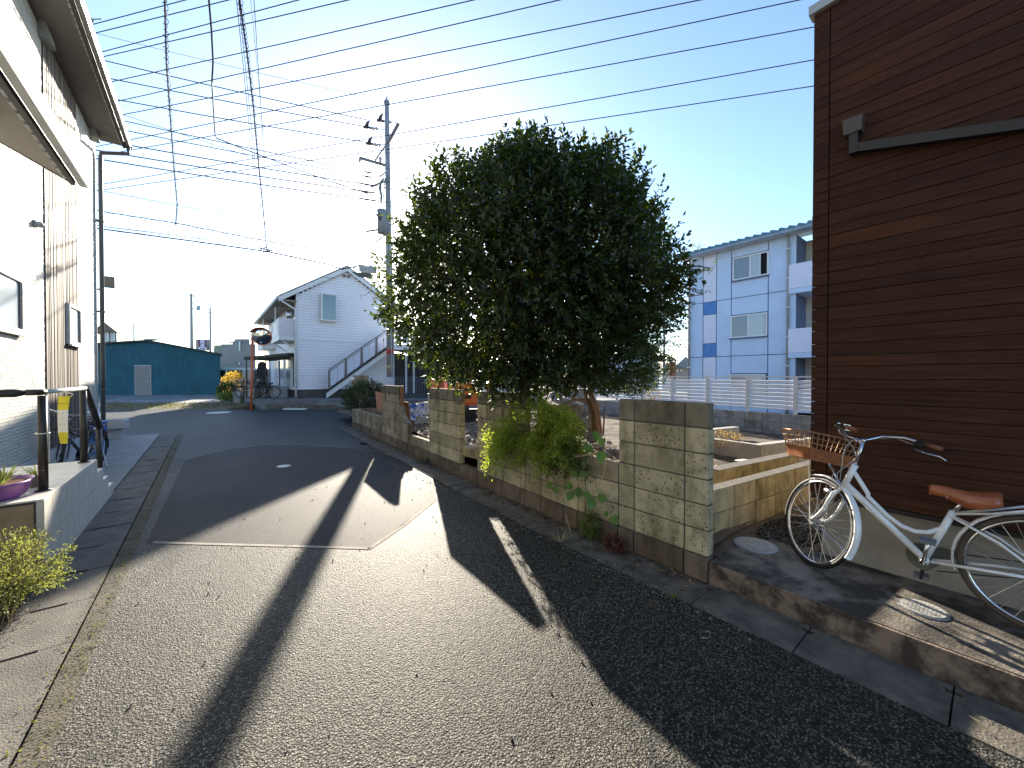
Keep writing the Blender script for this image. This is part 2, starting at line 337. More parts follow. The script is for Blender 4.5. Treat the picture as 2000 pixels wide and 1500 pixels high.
# ---- left gutter: notched cover slabs, one by one
base = MB(); base.box(-1.03, -.53, 1.0, 14.4, -.11, -.03); lg = structure('left_gutter', base, mat('gutter_bed', (.05, .045, .035), .95, .4, 8, .8, 60))
ORG[lg.name] = Vector((0, 0, 0))
def cover_slab(w, l, nx, nw, nl):
    p = [(-w / 2, -l / 2), (nx - nw, -l / 2), (nx - nw, -l / 2 + nl), (nx + nw, -l / 2 + nl), (nx + nw, -l / 2), (w / 2, -l / 2),
         (w / 2, l / 2), (nx + nw, l / 2), (nx + nw, l / 2 - nl), (nx - nw, l / 2 - nl), (nx - nw, l / 2), (-w / 2, l / 2)]
    b = MB(); b.slab(p, -.09, 0); me = bpy.data.meshes.new('cover_slab'); me.from_pydata([tuple(v) for v in b.v], [], b.f); return me
cs = cover_slab(.375, .594, -.03, .085, .012); cs.materials.append(CONC_L)
y = 1.06; k = 0
while y < 14.2:
    place(cs, 'cover_slab', lg, (-.84, y + .3, .004 + rnd.uniform(-.004, .004)), rnd.uniform(-.004, .004)); y += .6; k += 1
b = MB(); b.box(-.638, -.53, .5, 14.4, -.09, .002); b.build('kerb_strip', mat('mossy_kerb', (.12, .105, .075), .95, .45, 9, 1, 90, vdetail=10, dist=.014, col2=(.045, .04, .028)), lg)
# moss and grit line in the joint
# ---- right gutter
def gx(y): return 3.02 if y < 2.7 else 3.02 + (y - 2.7) * .056
b = MB(); b.slab([(2.64, -3), (3.02, -3), (3.02, 2.7), (3.57, 12.6), (3.1, 13.4), (2.95, 12.6), (2.66, 3)], -.11, -.04); rg = structure('right_gutter', b, mat('gutter_bed2', (.045, .04, .03), .95, .4, 8, .8, 60)); ORG[rg.name] = Vector((0, 0, 0))
cs2 = cover_slab(.365, .592, .12, .022, .026); cs2.materials.append(CONC)
y = .12 - 3.0
while y < 12.4:
    place(cs2, 'gutter_block', rg, (gx(y + .3) - .192, y + .3, .004 + rnd.uniform(-.003, .003)), -.056 if y > 2.7 else 0); y += .6
# ---- left pad beside the house, right of it the gutter
b = MB(); b.box(-2.0, -1.035, 7.5, 14.35, -.05, .03); structure('concrete_pad', b, CONC_P)
b = MB(); b.box(-4.5, -1.035, 1.0, 7.5, -.11, -.012); structure('planting_bed', b, SOIL)
b = MB(); b.box(-9, -1.9, 13.2, 14.35, -.05, .02); structure('concrete_pad', b, CONC_P)
# ---- raised step along the brown house
b = MB(); b.slab([(3.045, -5), (3.9, -5), (3.9, 1.2), (3.6, 1.36), (3.045, 1.37)], -.08, .170)
st = structure('raised_step', b, mat('worn_step_top', (.20, .17, .135), .82, .5, 4, .7, 70, vdetail=10, col2=(.035, .028, .022), dist=.008, fac=(.42, .60)))
ORG[st.name] = Vector((0, 0, 0))
b = MB(); y = -5
b.box(3.022, 3.044, -5, 1.365, -.08, .166); b.build('step_face', STEPC, st)
b = MB(); b.slab([(3.2, 1.365), (3.6, 1.372), (3.9, 1.21), (3.9, .9), (9, .9), (9, 1.5), (3.2, 1.72)], -.08, .160); structure('side_yard', b, mat('damp_dirt', (.17, .13, .09), .95, .45, 4, .9, 45, vdetail=10, col2=(.07, .052, .04), dist=.012))
b = MB()
P = PT(1530, 990, z=.165)
for i in range(900):
    a = rnd.uniform(0, 6.28); q = math.sqrt(rnd.random()) ; x = 4.25 + q * .5 * math.cos(a); yy = 1.16 + q * .22 * math.sin(a)
    if yy < .95 or yy > 1.45 or x < 3.86: continue
    r = rnd.uniform(.010, .022); b.ball((x, yy, .163 + r * .4), r, 5, 3, 1, rnd.uniform(.7, 1.2), .7)
b.build('gravel', GRAVEL, None, kind='stuff')
# ---- demolished lot: soil with mounds
def lot_h(x, y):
    h = .30 + .05 * mnoise.noise(Vector((x * 1.1, y * 1.1, 3))) + .03 * mnoise.noise(Vector((x * 4, y * 4, 1)))
    h += .42 * math.exp(-(((x - 3.7) / 1.0) ** 2 + ((y - 3.6) / 1.5) ** 2)) + .22 * math.exp(-(((x - 4.2) / 1.2) ** 2 + ((y - 8.5) / 2.2) ** 2))
    if y < 2.6: h -= .13 * min(1, (2.6 - y) / .7)
    return h + .015 * mnoise.noise(Vector((x * 17, y * 17, 0)))
nx_, ny_ = 120, 190; X0, X1, Y0, Y1 = 3.13, 12.5, 1.45, 15.8
v = []; f = []
for j in range(ny_ + 1):
    for i in range(nx_ + 1):
        y = Y0 + (Y1 - Y0) * j / ny_; xm = gx(y) + .13; x = xm + (X1 - xm) * i / nx_
        v.append((x, y, lot_h(x, y)))
for j in range(ny_):
    for i in range(nx_):
        a = j * (nx_ + 1) + i; f.append((a, a + 1, a + nx_ + 2, a + nx_ + 1))
me = bpy.data.meshes.new('lot_ground'); me.from_pydata(v, [], f); me.materials.append(DIRT); me.polygons.foreach_set('use_smooth', [True] * len(me.polygons))
o = bpy.data.objects.new('lot_ground', me); COL.objects.link(o); o['kind'] = 'structure'
# ---- ground beyond the street: apron, rough verge, raised yard of the apartment
b = MB(); b.hexa([CF(-36, 21.2, -.1), CF(-14.6, 21.2, -.1), CF(-14.6, 26.6, -.1), CF(-36, 26.6, -.1), CF(-36, 21.2, .16), CF(-14.6, 21.2, .16), CF(-14.6, 26.6, .36), CF(-36, 26.6, .36)]); structure('concrete_apron', b, mat('apron_concrete', (.30, .30, .30), .85, .25, .8, .3, 30, vdetail=9, col2=(.16, .16, .16)))
b = MB(); b.hexa([CF(-60, 19.6, -.1), CF(-13.9, 18.76, -.1), CF(-13.9, 21.19, -.1), CF(-60, 21.19, -.1), CF(-60, 19.6, .0), CF(-13.9, 18.76, .0), CF(-13.9, 21.19, .15), CF(-60, 21.19, .15)]); structure('verge', b, mat('dry_verge', (.23, .19, .11), .95, .5, 2.5, 1, 18, vdetail=10, col2=(.07, .055, .03), dist=.03))
b = MB(); b.slab([CF(-12.6, 19.6), CF(-5.6, 19.3), CF(-2, 19.0), CF(6, 19.0), CF(10, 40), CF(-30, 40), CF(-14.55, 26), CF(-14.5, 21.2)], -.1, .44); ay = structure('raised_yard', b, mat('yard_concrete', (.15, .15, .15), .9, .3, 2, .5, 25))
ORG[ay.name] = Vector((0, 0, 0))
b = MB(); b.slab([CF(-12.1, 18.95), CF(-9.1, 18.95), CF(-8.4, 19.35), CF(-12.5, 19.65)], -.1, .20); b.build('retaining_kerb', CONC, ay)
b = MB(); b.slab([CF(-10.2, 18.98), CF(-5.2, 18.8), CF(-4.4, 19.28), CF(-10, 19.45)], -.1, .10); b.build('step', CONC, ay)
b = MB(); b.slab([CF(-9.8, 19.2), CF(-6.5, 19.05), CF(-6.5, 19.5), CF(-9.8, 19.6)], .09, .30); b.build('step', CONC_P, ay)
# manhole lids and plates
def lid(name, label, px, py, z, r, m, cat='manhole lid', pat=True):
    P = PT(px, py, z=z); t = thing(name, label, cat, P)
    b = MB(); b.cyl(P, P + Vector((0, 0, .006)), r * 1.12, seg=28); b.build('rim', GALV, t)
    b = MB(); b.cyl(P + Vector((0, 0, .0)), P + Vector((0, 0, .010)), r, seg=28); b.build('cover', m, t)
    if pat:
        b = MB()
        for i in range(-5, 6):
            for j in range(-5, 6):
                x, y = i * r * .17, j * r * .17
                if x * x + y * y < (r * .85) ** 2: b.box(P.x + x - r * .045, P.x + x + r * .045, P.y + y - r * .045, P.y + y + r * .045, P.z + .010, P.z + .0115)
        b.build('stud_pattern', m, t, kind='stuff')
    return t
LIDM = mat('cast_lid', (.36, .345, .31), .6, .25, 30, .5, 120)
lid('manhole_lid', 'pale round lid on the step beside the end of the block wall', 1475, 1065, .17, .145, LIDM)
lid('manhole_lid', 'sunlit round lid on the step under the rear of the white bicycle', 1803, 1190, .17, .10, LIDM)
lid('manhole_lid', 'small pale round cover in the middle of the smooth asphalt patch', 554, 911, .005, .10, mat('worn_lid', (.55, .55, .52), .6, .2, 20, .4, 90), pat=False)
lid('manhole_lid', 'large pale manhole lid in the street before the teal shed', 427, 806, -.006, .42, mat('pale_lid', (.62, .64, .62), .6, .2, 20, .3, 90), pat=False)
P = PT(572, 799, z=0); b = MB(); q = [CF(-11.2, 18.75), CF(-10.1, 18.75), CF(-10.1, 18.95), CF(-11.2, 18.95)]; b.slab(q, -.05, .05)
tag(b.build('ramp_plate', mat('pale_plate', (.60, .64, .66), .6, .12, 6, .1, 50)), 'pale flat ramp plate at the street edge before the apartment', 'ramp')

# ================================================================ BLOCK WALL OF THE LOT
W1 = Frame((3.02, 1.37), (0, 1), (-1, 0)); W2 = Frame((3.02, 2.7), (.0565, .9984), (-.9984, .0565))
TH = .10
wall = thing('block_wall', 'broken weathered concrete block wall of tall stubs and low gaps along the lane', 'wall', (3.1, 6, 0))
def course(F, a0, a1, z0, z1, m, joints, proud=0.0, seed=0, broken=0):
    """one course of blocks between a0 and a1, cut at the joints"""
    cuts = [a0] + [j for j in joints if a0 + .05 < j < a1 - .05] + [a1]
    for i in range(len(cuts) - 1):
        L_ = cuts[i + 1] - cuts[i]; me = block_mesh(L_ - .010, TH + proud * 2, (z1 - z0) - .010, m, .007)
        c = F.P((cuts[i] + cuts[i + 1]) / 2, -TH / 2, z0 + .003); ang = math.atan2(F.e.y, F.e.x)
        o = place(me, 'block', wall, c + F.n * rnd.uniform(-.0025, .0025), ang + rnd.uniform(-.004, .004))
def jn(F, px, py): return F.pix(px, py)[0]
grid = [jn(W2, 1056, 1000) + .4 * k for k in range(-6, 30)]
def seg(F, a0, a1, top, joints, pitted=True, cap=True, z0=.0):
    b = MB(); b.fbox(F, a0 + .008, a1 - .008, -TH + .012, -.012, .0, top - .008); b.build('mortar_core', MORT, wall)
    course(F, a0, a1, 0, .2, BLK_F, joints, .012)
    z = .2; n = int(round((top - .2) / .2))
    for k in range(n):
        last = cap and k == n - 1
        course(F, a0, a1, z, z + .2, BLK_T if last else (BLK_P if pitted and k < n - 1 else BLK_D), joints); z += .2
A = lambda px, py: jn(W2, px, py)
aP3r, aP3l = A(1025, 985), A(932, 940)
aP2r, aP2l = A(898, 925), A(838, 897)
aS3l = A(797, 880); aS2l = A(779, 872); aP1l = A(746, 858); aEnd = A(688, 833)
a_low = -.62   # low part next to the near stub starts here (on W1 side)
# near stub (three columns)
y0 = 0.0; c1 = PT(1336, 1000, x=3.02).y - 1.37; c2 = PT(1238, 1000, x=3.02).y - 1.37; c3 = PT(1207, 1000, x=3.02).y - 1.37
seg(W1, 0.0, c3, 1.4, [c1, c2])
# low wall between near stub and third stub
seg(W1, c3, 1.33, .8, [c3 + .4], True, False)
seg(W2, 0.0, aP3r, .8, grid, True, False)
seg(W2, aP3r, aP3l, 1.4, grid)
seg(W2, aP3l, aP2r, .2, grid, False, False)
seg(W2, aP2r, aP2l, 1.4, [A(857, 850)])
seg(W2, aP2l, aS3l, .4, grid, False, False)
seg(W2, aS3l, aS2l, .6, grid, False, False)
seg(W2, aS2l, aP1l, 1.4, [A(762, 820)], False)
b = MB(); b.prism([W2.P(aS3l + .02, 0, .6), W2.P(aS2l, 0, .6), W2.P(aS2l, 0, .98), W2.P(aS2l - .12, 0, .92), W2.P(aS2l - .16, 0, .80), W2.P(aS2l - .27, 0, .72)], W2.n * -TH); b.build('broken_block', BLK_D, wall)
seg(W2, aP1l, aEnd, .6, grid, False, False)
# return of the wall at the far end, turning right
WR = Frame(tuple(W2.P(aEnd, 0, 0))[:2], (W2.n * -1)[:2], W2.e[:2])
seg(WR, TH + .01, 2.6, .6, [.4 * k for k in range(1, 7)], False, False)
# render smears of old mortar chipped at the stub edge
b = MB(); b.fbox(W2, aP2r + .0, aP2r + .13, -.02, .004, 1.15, 1.19); b.build('chipped_mortar', MORT, wall)
# ---- low parallel footing walls beside the brown house
def low_wall(label, F, L_, th, z0, z1, m, joints, ncourse):
    t = thing('low_block_wall', label, 'wall', F.P(0, 0, 0), 'low block walls beside the brown house')
    b = MB(); b.fbox(F, .008, L_ - .008, -th + .01, -.01, z0 - .1, z1 - .006); b.build('mortar_core', MORT, t)
    h = (z1 - z0) / ncourse
    for k in range(ncourse):
        cuts = [0] + joints + [L_]
        for i in range(len(cuts) - 1):
            w = cuts[i + 1] - cuts[i]; c = F.P((cuts[i] + cuts[i + 1]) / 2, -th / 2, z0 + k * h)
            place(block_mesh(w - .012, th, h - .008, m, .008), 'block', t, c + F.n * rnd.uniform(-.003, .003), math.atan2(F.e.y, F.e.x) + rnd.uniform(-.005, .005))
    return t
FL1 = Frame((3.17, 1.575), (1, -.12), (-.12, -1)); low_wall('yellowed low block wall nearest the step, next to the near stub', FL1, 2.6, .13, .17, .60, BLK_Y, [.28, .66, 1.05, 1.43, 1.85, 2.2], 2)
FL2 = Frame((4.30, 1.84), (1, -.15), (-.15, -1)); low_wall('sunlit low block wall behind the first, in front of the concrete basin', FL2, 1.75, .16, .15, .60, BLK_Y, [.78, 1.2], 1)
# concrete basin / footing ring
t = thing('foundation_ring', 'low pale concrete foundation ring in the lot behind the yellowed walls', 'foundation', (6.63, 2.2, .3))
TANK = mat('foundation_concrete', (.40, .37, .33), .85, .2, 3, .4, 60, vdetail=9)
b = MB()
c0 = Vector((6.55, 2.2)); b.slab([(c0.x, c0.y), (c0.x + 1.9, c0.y - .45), (c0.x + 1.93, c0.y - .33), (c0.x + .12, c0.y + .1)], .1, .57); b.build('side_wall', TANK, t)
b = MB(); b.slab([(c0.x - .003, c0.y + .004), (c0.x + .117, c0.y + .104), (c0.x + .22, c0.y + 1.6), (c0.x + .1, c0.y + 1.6)], .1, .565); b.build('side_wall', TANK, t)
b = MB(); b.slab([(c0.x + .224, c0.y + 1.45), (c0.x + 2.1, c0.y + 1.1), (c0.x + 2.1, c0.y + 1.24), (c0.x + .224, c0.y + 1.6)], .1, .56); b.build('side_wall', TANK, t)
# ================================================================ BROWN HOUSE ON THE RIGHT
def wood_board_mat():
    m, nt, b = _tree('brown_board'); N = nt.nodes.new; L = nt.links.new
    pos = N('ShaderNodeNewGeometry').outputs['Position']; oi = N('ShaderNodeObjectInfo')
    mp = N('ShaderNodeMapping'); mp.inputs['Scale'].default_value = (1, .35, 9); L(pos, mp.inputs[0])
    n = N('ShaderNodeTexNoise'); n.inputs['Scale'].default_value = 6; n.inputs['Detail'].default_value = 9; n.inputs['Roughness'].default_value = .75; L(mp.outputs[0], n.inputs['Vector'])
    r = N('ShaderNodeValToRGB'); e = r.color_ramp.elements; e[0].color = (.030, .012, .0075, 1); e[1].color = (.100, .040, .021, 1); e[0].position = .3; e[1].position = .72; L(n.outputs['Fac'], r.inputs[0])
    rr = N('ShaderNodeMapRange'); rr.inputs[3].default_value = .85; rr.inputs[4].default_value = 1.12; L(oi.outputs['Random'], rr.inputs[0])
    n2 = N('ShaderNodeTexNoise'); n2.inputs['Scale'].default_value = 1.1; n2.inputs['Detail'].default_value = 3
    ad = N('ShaderNodeVectorMath'); ad.operation = 'ADD'; cm = N('ShaderNodeCombineXYZ'); ml = N('ShaderNodeMath'); ml.operation = 'MULTIPLY'; ml.inputs[1].default_value = 40; L(oi.outputs['Random'], ml.inputs[0]); L(ml.outputs[0], cm.inputs[2]); L(pos, ad.inputs[0]); L(cm.outputs[0], ad.inputs[1]); L(ad.outputs[0], n2.inputs['Vector'])
    r2 = N('ShaderNodeValToRGB'); e = r2.color_ramp.elements; e[0].color = (.85, .88, .95, 1); e[1].color = (1.2, 1.1, .9, 1); e[0].position = .45; e[1].position = .75; L(n2.outputs['Fac'], r2.inputs[0])
    mx = N('ShaderNodeMixRGB'); mx.blend_type = 'MULTIPLY'; mx.inputs[0].default_value = 1; L(r.outputs[0], mx.inputs[1]); L(r2.outputs[0], mx.inputs[2])
    s = N('ShaderNodeVectorMath'); s.operation = 'SCALE'; L(mx.outputs[0], s.inputs[0]); L(rr.outputs[0], s.inputs['Scale']); L(s.outputs[0], b.inputs['Base Color'])
    b.inputs['Roughness'].default_value = .7; b.inputs['Specular IOR Level'].default_value = .15
    bp = N('ShaderNodeBump'); bp.inputs['Strength'].default_value = .55; bp.inputs['Distance'].default_value = .004
    mp2 = N('ShaderNodeMapping'); mp2.inputs['Scale'].default_value = (1, .2, 6); L(pos, mp2.inputs[0]); n3 = N('ShaderNodeTexNoise'); n3.inputs['Scale'].default_value = 45; n3.inputs['Detail'].default_value = 4; L(mp2.outputs[0], n3.inputs['Vector'])
    L(n3.outputs['Fac'], bp.inputs['Height']); L(bp.outputs[0], b.inputs['Normal']); return m
BOARD = wood_board_mat()
bh = thing('brown_house', 'dark brown board-clad house wall rising beside the white bicycle', 'house', (5, -2, 0))
HX = 3.82; HY = PT(1584, 800, x=HX).y
FB = Frame((HX, HY), (0, -1), (-1, 0))     # a runs towards the camera side
zb = FB.pix(1640, 973)[1]; ztop = FB.pix(1604, 22)[1]
b = MB(); b.box(HX + .07, 9, -6, HY - .06, .0, zb + .02); b.build('foundation', mat('foundation_render', (.33, .29, .235), .85, .12, 5, .5, 110, vdetail=9), bh)
b = MB(); b.box(HX + .02, 9, -6, HY - .02, zb + .02, ztop); b.build('wall', mat('groove_dark', (.012, .008, .006), .8, .1, 5, .1, 50), bh)
b = MB(); b.box(HX - .004, HX + .07, -6, HY - .005, zb - .035, zb - .002); b.build('drip_rail', mat('black_rail', (.01, .009, .008), .5), bh)
cyc = [.105, .075, .10, .083, .095, .107, .077, .097]; z = zb; i = 0; aj = FB.pix(1617, 600)[0]
while z < ztop - .02:
    h = min(cyc[i % 8], ztop - z)
    b = MB(); b.fbox(FB, aj + .004, 6.6, -.02, 0, z + .0025, z + h - .0025); b.build('board', BOARD, bh)
    b = MB(); b.fbox(FB, 0.0, aj - .004, -.02, 0, z + .0025, z + h - .0025); b.build('board', BOARD, bh)
    z += h; i += 1
b = MB(); b.fbox(FB, -.03, 6.6, -.08, .03, ztop + .002, ztop + .07); b.build('coping', mat('pale_coping', (.42, .44, .44), .4, .06, 5, .05, 50), bh)
b = MB(); b.box(HX + .03, 9, -6, HY - .05, ztop + .002, ztop + .04); b.build('roof', DARK, bh)
# downpipe run with its hopper
PIPE = mat('grey_downpipe', (.019, .018, .018), .38, .08, 8, .05, 60)
dp = []
for (px, py) in [(1672, 290), (1700, 288), (2000, 246)]:
    a, zz = FB.pix(px, py, .05); dp.append((a, zz))
b = MB()
slope = (dp[2][1] - dp[1][1]) / (dp[2][0] - dp[1][0]); a_end = 4.5; z_end = dp[1][1] + slope * (a_end - dp[1][0])
b.hexa([FB.P(dp[0][0], .012, dp[0][1] - .03), FB.P(dp[0][0], .072, dp[0][1] - .03), FB.P(a_end, .072, z_end - .03), FB.P(a_end, .012, z_end - .03), FB.P(dp[0][0], .012, dp[0][1] + .035), FB.P(dp[0][0], .072, dp[0][1] + .035), FB.P(a_end, .072, z_end + .035), FB.P(a_end, .012, z_end + .035)])
b.build('downpipe', PIPE, bh)
a0, z0 = FB.pix(1648, 270, .05); a1, z1 = FB.pix(1688, 226, .05); a2, z2 = FB.pix(1686, 292, .05)
b = MB(); b.hexa([FB.P(a0 + .006, .01, z0), FB.P(a0 + .006, .09, z0), FB.P(a1 - .008, .09, z0), FB.P(a1 - .008, .01, z0), FB.P(a0, .01, z1), FB.P(a0, .1, z1), FB.P(a1, .1, z1), FB.P(a1, .01, z1)]); b.build('rain_hopper', mat('hopper_grey', (.07, .062, .058), .4, .06, 8, .03, 60), bh)
b = MB(); b.fbox(FB, a0 + .035, a1 - .03, .015, .08, z2 - .01, z0 + .002); b.build('pipe_elbow', PIPE, bh)
# a lamp on the hidden gable end peeks out (seen edge on)
P = PT(1583, 455, D=3.4)
b = MB(); b.box(HX + .06, HX + .12, HY - .045, HY + .018, P.z - .05, P.z + .04); b.build('vent_hood', mat('cream_hood', (.4, .37, .32), .5), bh)

# ================================================================ LEFT HOUSE
LHC = (-2.0, 12.9)
FH = Frame(LHC, (0, -1), (1, 0))
lh = thing('tiled_house', 'pale tile-clad two-storey house with dark eaves on the left', 'house', (-5, 8, 0))
TILE = mat('cream_tile', (.45, .44, .385), .6, .14, 30, .35, 70, vdetail=4, dist=.004)
GROUT = mat('tile_grout', (.25, .24, .22), .9, .15, 10, .2, 60)
b = MB(); b.box(-9, -2.02, -3, 12.88, 0, 7.05); b.build('wall', GROUT, lh)
# tile courses, every course real, staggered faces joined into one part
sa0, sa1 = FH.pix(151, 620)[0], FH.pix(88, 620)[0]   # brown panel between these
b = MB(); z = .42; ci = 0
r2 = random.Random(3)
while z < 7.0:
    for (A0, A1) in ((.0, sa0 - .01), (sa1 + .01, 13.2)):
        a = A0 + (ci % 2) * .0
        while a < A1 - .02:
            w = min(r2.choice([.14, .24, .36, .18]), A1 - a)
            if a < 10.2: b.fbox(FH, a + .001, a + w - .002, -.02, r2.uniform(.001, .005), z + .002, z + .043)
            else:
                b.fbox(FH, a, A1, -.02, .003, z + .002, z + .043); break
            a += w
    z += .0465; ci += 1
b.build('tile_courses', TILE, lh, kind='stuff')
b = MB(); b.fbox(FH, .002, 13.2, -.02, .01, .0, .41); b.build('foundation', mat('house_footing', (.42, .42, .42), .85, .1, 5, .3, 80), lh)
RIBM = mat('brown_ribbed_siding', (.13, .10, .078), .7, .14, 20, .3, 90, stretch=(1, 1, .15))
b = MB(); a = sa0
while a < sa1 - .01:
    b.fbox(FH, a + .002, a + .036, -.02, r2.choice([.016, .02, .024]), .45, 7.0); a += .04
b.build('ribbed_panel', RIBM, lh, kind='stuff')
SOF = mat('soffit', (.26, .23, .20), .7, .08, 5, .1, 40); FASC = mat('dark_fascia', (.085, .078, .07), .5, .1, 5, .05, 40)
GUT = mat('gutter_paint', (.33, .32, .30), .35, .08, 5, .03, 40)
_, ze = FH.pix(247, 290, .50)
ze = min(ze, 7.3); print('eave z', ze)
b = MB(); b.fbox(FH, -.05, 13.3, -.03, .46, ze - .06, ze - .0); b.build('soffit', SOF, lh)
b = MB(); b.fbox(FH, -.08, 13.3, .462, .50, ze - .09, ze + .16); b.build('fascia', FASC, lh)
b = MB()
for a in np.arange(-.02, 12, .14): b.fbox(FH, float(a), float(a) + .10, .435, .459, ze - .075, ze - .061)
b.build('vent_slots', mat('slot_white', (.6, .6, .6), .6), lh, kind='stuff')
b = MB(); prof = [(.502, ze + .0), (.525, ze - .045), (.585, ze - .045), (.61, ze + .01), (.61, ze + .06), (.60, ze + .06), (.60, ze + .012), (.58, ze - .03), (.53, ze - .03), (.512, ze + .01)]
b.prism([FH.P(-.1, d, zz) for d, zz in prof], FH.e * 13.4); b.build('gutter', GUT, lh)
b = MB(); b.fbox(FH, -.125, -.102, .495, .62, ze - .06, ze + .08); b.build('gutter_end_cap', mat('gutter_cap', (.6, .6, .56), .5), lh)
b = MB(); b.hexa([FH.P(-.35, .56, ze + .13), FH.P(13.3, .56, ze + .13), FH.P(13.3, -3.6, ze + 1.5), FH.P(-.35, -3.6, ze + 1.5), FH.P(-.35, .56, ze + .20), FH.P(13.3, .56, ze + .20), FH.P(13.3, -3.6, ze + 1.57), FH.P(-.35, -3.6, ze + 1.57)])
b.hexa([FH.P(-.35, -3.601, ze + 1.5), FH.P(13.3, -3.601, ze + 1.5), FH.P(13.3, -7.8, ze + .13), FH.P(-.35, -7.8, ze + .13), FH.P(-.35, -3.601, ze + 1.57), FH.P(13.3, -3.601, ze + 1.57), FH.P(13.3, -7.8, ze + .2), FH.P(-.35, -7.8, ze + .2)])
b.build('roof', mat('slate_roof', (.06, .06, .065), .7, .15, 5, .3, 30), lh)
# downpipe at the corner
DPM = mat('brown_grey_pipe', (.13, .12, .11), .4, .06, 6, .03, 40)
b = MB(); q = [FH.P(-.02, .56, ze - .05), FH.P(-.02, .56, ze - .22), FH.P(-.06, .10, ze - .34), FH.P(-.06, .09, ze - .5), FH.P(-.06, .09, .05)]
b.tube(q, .042, 8); b.build('downpipe', DPM, lh, True)
for zz in (1.3, 3.1, 5.2): b = MB(); b.fbox(FH, -.11, -.01, 0.0, .145, zz, zz + .035); b.build('pipe_clip', DPM, lh)
b = MB(); b.fbox(FH, -.012, .04, -.03, .018, .42, ze - .07); b.build('corner_trim', mat('corner_trim', (.5, .49, .44), .5), lh)
# windows of the left house
FRW = mat('cream_window_frame', (.62, .61, .56), .45, .05, 5, .03, 40); GLS = glass('pale_glass', (.55, .60, .62), .12)
FRD = mat('dark_window_frame', (.10, .10, .095), .4, .06, 5, .03, 40)
def window_h(pxl, pyt, pxr, pyb, name='window', fr=FRW, d=.045, a_far=None, parent=None, gl=None, mull=1):
    ar, zt = FH.pix(pxr, pyt); _, zb_ = FH.pix(pxr, pyb); al = FH.pix(pxl, pyb)[0] if a_far is None else a_far
    b = MB(); w = .055
    b.fbox(FH, ar, ar + w, -.01, d, zb_, zt); b.fbox(FH, al - w, al, -.01, d, zb_, zt); b.fbox(FH, ar + w, al - w, -.01, d, zb_, zb_ + w); b.fbox(FH, ar + w, al - w, -.01, d, zt - w, zt)
    o = b.build(name, fr, parent or lh)
    for i in range(mull):
        aa = ar + w + (al - ar - 2 * w) * i / mull; ab = ar + w + (al - ar - 2 * w) * (i + 1) / mull
        b = MB(); b.fbox(FH, aa + .002, ab - .002, -.005, d - .03, zb_ + w, zt - w); b.build('pane', gl or GLS, o)
        b = MB(); b.fbox(FH, aa + .0, aa + .03, d - .029, d - .012, zb_ + w, zt - w); b.build('sash', FRD, o)
    b = MB(); b.fbox(FH, ar - .02, al + .02, d - .02, d + .025, zb_ - .035, zb_ - .002); b.build('sill', FRW, o)
    return o
window_h(0, 545, 37, 652, a_far=FH.pix(37, 600)[0] + 1.3)
ar_, zt_ = FH.pix(149, 614); window_h(126, 603, 149, 676, d=.07)
# pix of the second window: top right corner (149,614) and bottom (149,676)
# upper-floor balcony/window rails near the eave
VENT = mat('vent_hood_metal', (.36, .36, .34), .35, .06, 8, .03, 60)
for (xl, yt, xr, yb) in [(58, 62, 86, 92), (161, 254, 180, 276)]:
    ar, zt = FH.pix(xr, yt); al, _ = FH.pix(xl, yb); _, z_b = FH.pix(xr, yb)
    w_ = min(al - ar, .3); b = MB(); zc = (zt + z_b) / 2
    b.hexa([FH.P(ar, .0, zc - .13), FH.P(ar + w_, .0, zc - .13), FH.P(ar + w_, .13, zc - .13), FH.P(ar, .13, zc - .13), FH.P(ar, .0, zc + .12), FH.P(ar + w_, .0, zc + .12), FH.P(ar + w_, .08, zc + .12), FH.P(ar, .08, zc + .12)])
    b.build('vent_hood', VENT, lh)
a, zz = FH.pix(66, 437); b = MB(); b.fbox(FH, a - .05, a + .05, 0.008, .03, zz - .05, zz + .05); b.ball(FH.P(a, .05, zz), .06, 10, 6, 1, 1, .8)
b.build('wall_lamp', VENT, lh)
# thin cable pinned to the wall
b = MB(); q = [FH.P(*(lambda t: (t[0], .02, t[1]))(FH.pix(px, py))) for px, py in [(90, 420), (120, 450), (152, 480)]]; b.tube(q, .006, 4); b.build('wall_cable', DARK, lh)
# lower pent roof over the porch (upper left of the picture)
pr = thing('porch_roof', 'dark pent roof with white-edged gutter over the porch, upper left', 'roof', (-1.6, 5, 3.4))
zc = 3.35; dO = .95; aS = None
a_e, z_e = FH.pix(147, 352, dO); print('porch roof end a', a_e, z_e)
z_e = z_e; aF = 13.2; zi = z_e + .50
b = MB(); b.hexa([FH.P(a_e, .0, zi - .04), FH.P(aF, .0, zi - .04), FH.P(aF, dO - .04, z_e - .02), FH.P(a_e, dO - .04, z_e - .02), FH.P(a_e, .0, zi), FH.P(aF, .0, zi), FH.P(aF, dO - .04, z_e + .02), FH.P(a_e, dO - .04, z_e + .02)]); b.build('soffit', SOF, pr)
b = MB(); b.fbox(FH, a_e - .02, aF, dO - .038, dO, z_e - .05, z_e + .17); b.build('fascia', FASC, pr)
b = MB()
for a in np.arange(a_e + .1, a_e + 6, .16): b.fbox(FH, float(a), float(a) + .10, dO - .062, dO - .040, z_e - .045, z_e - .03)
b.build('vent_slots', mat('slot_white', (.6, .6, .6)), pr, kind='stuff')
b = MB(); b.prism([FH.P(a_e - .04, dO - .5 + d, z_e - ze + zz) for d, zz in prof], FH.e * (aF - a_e)); b.build('gutter', mat('white_gutter', (.62, .62, .6), .35), pr)
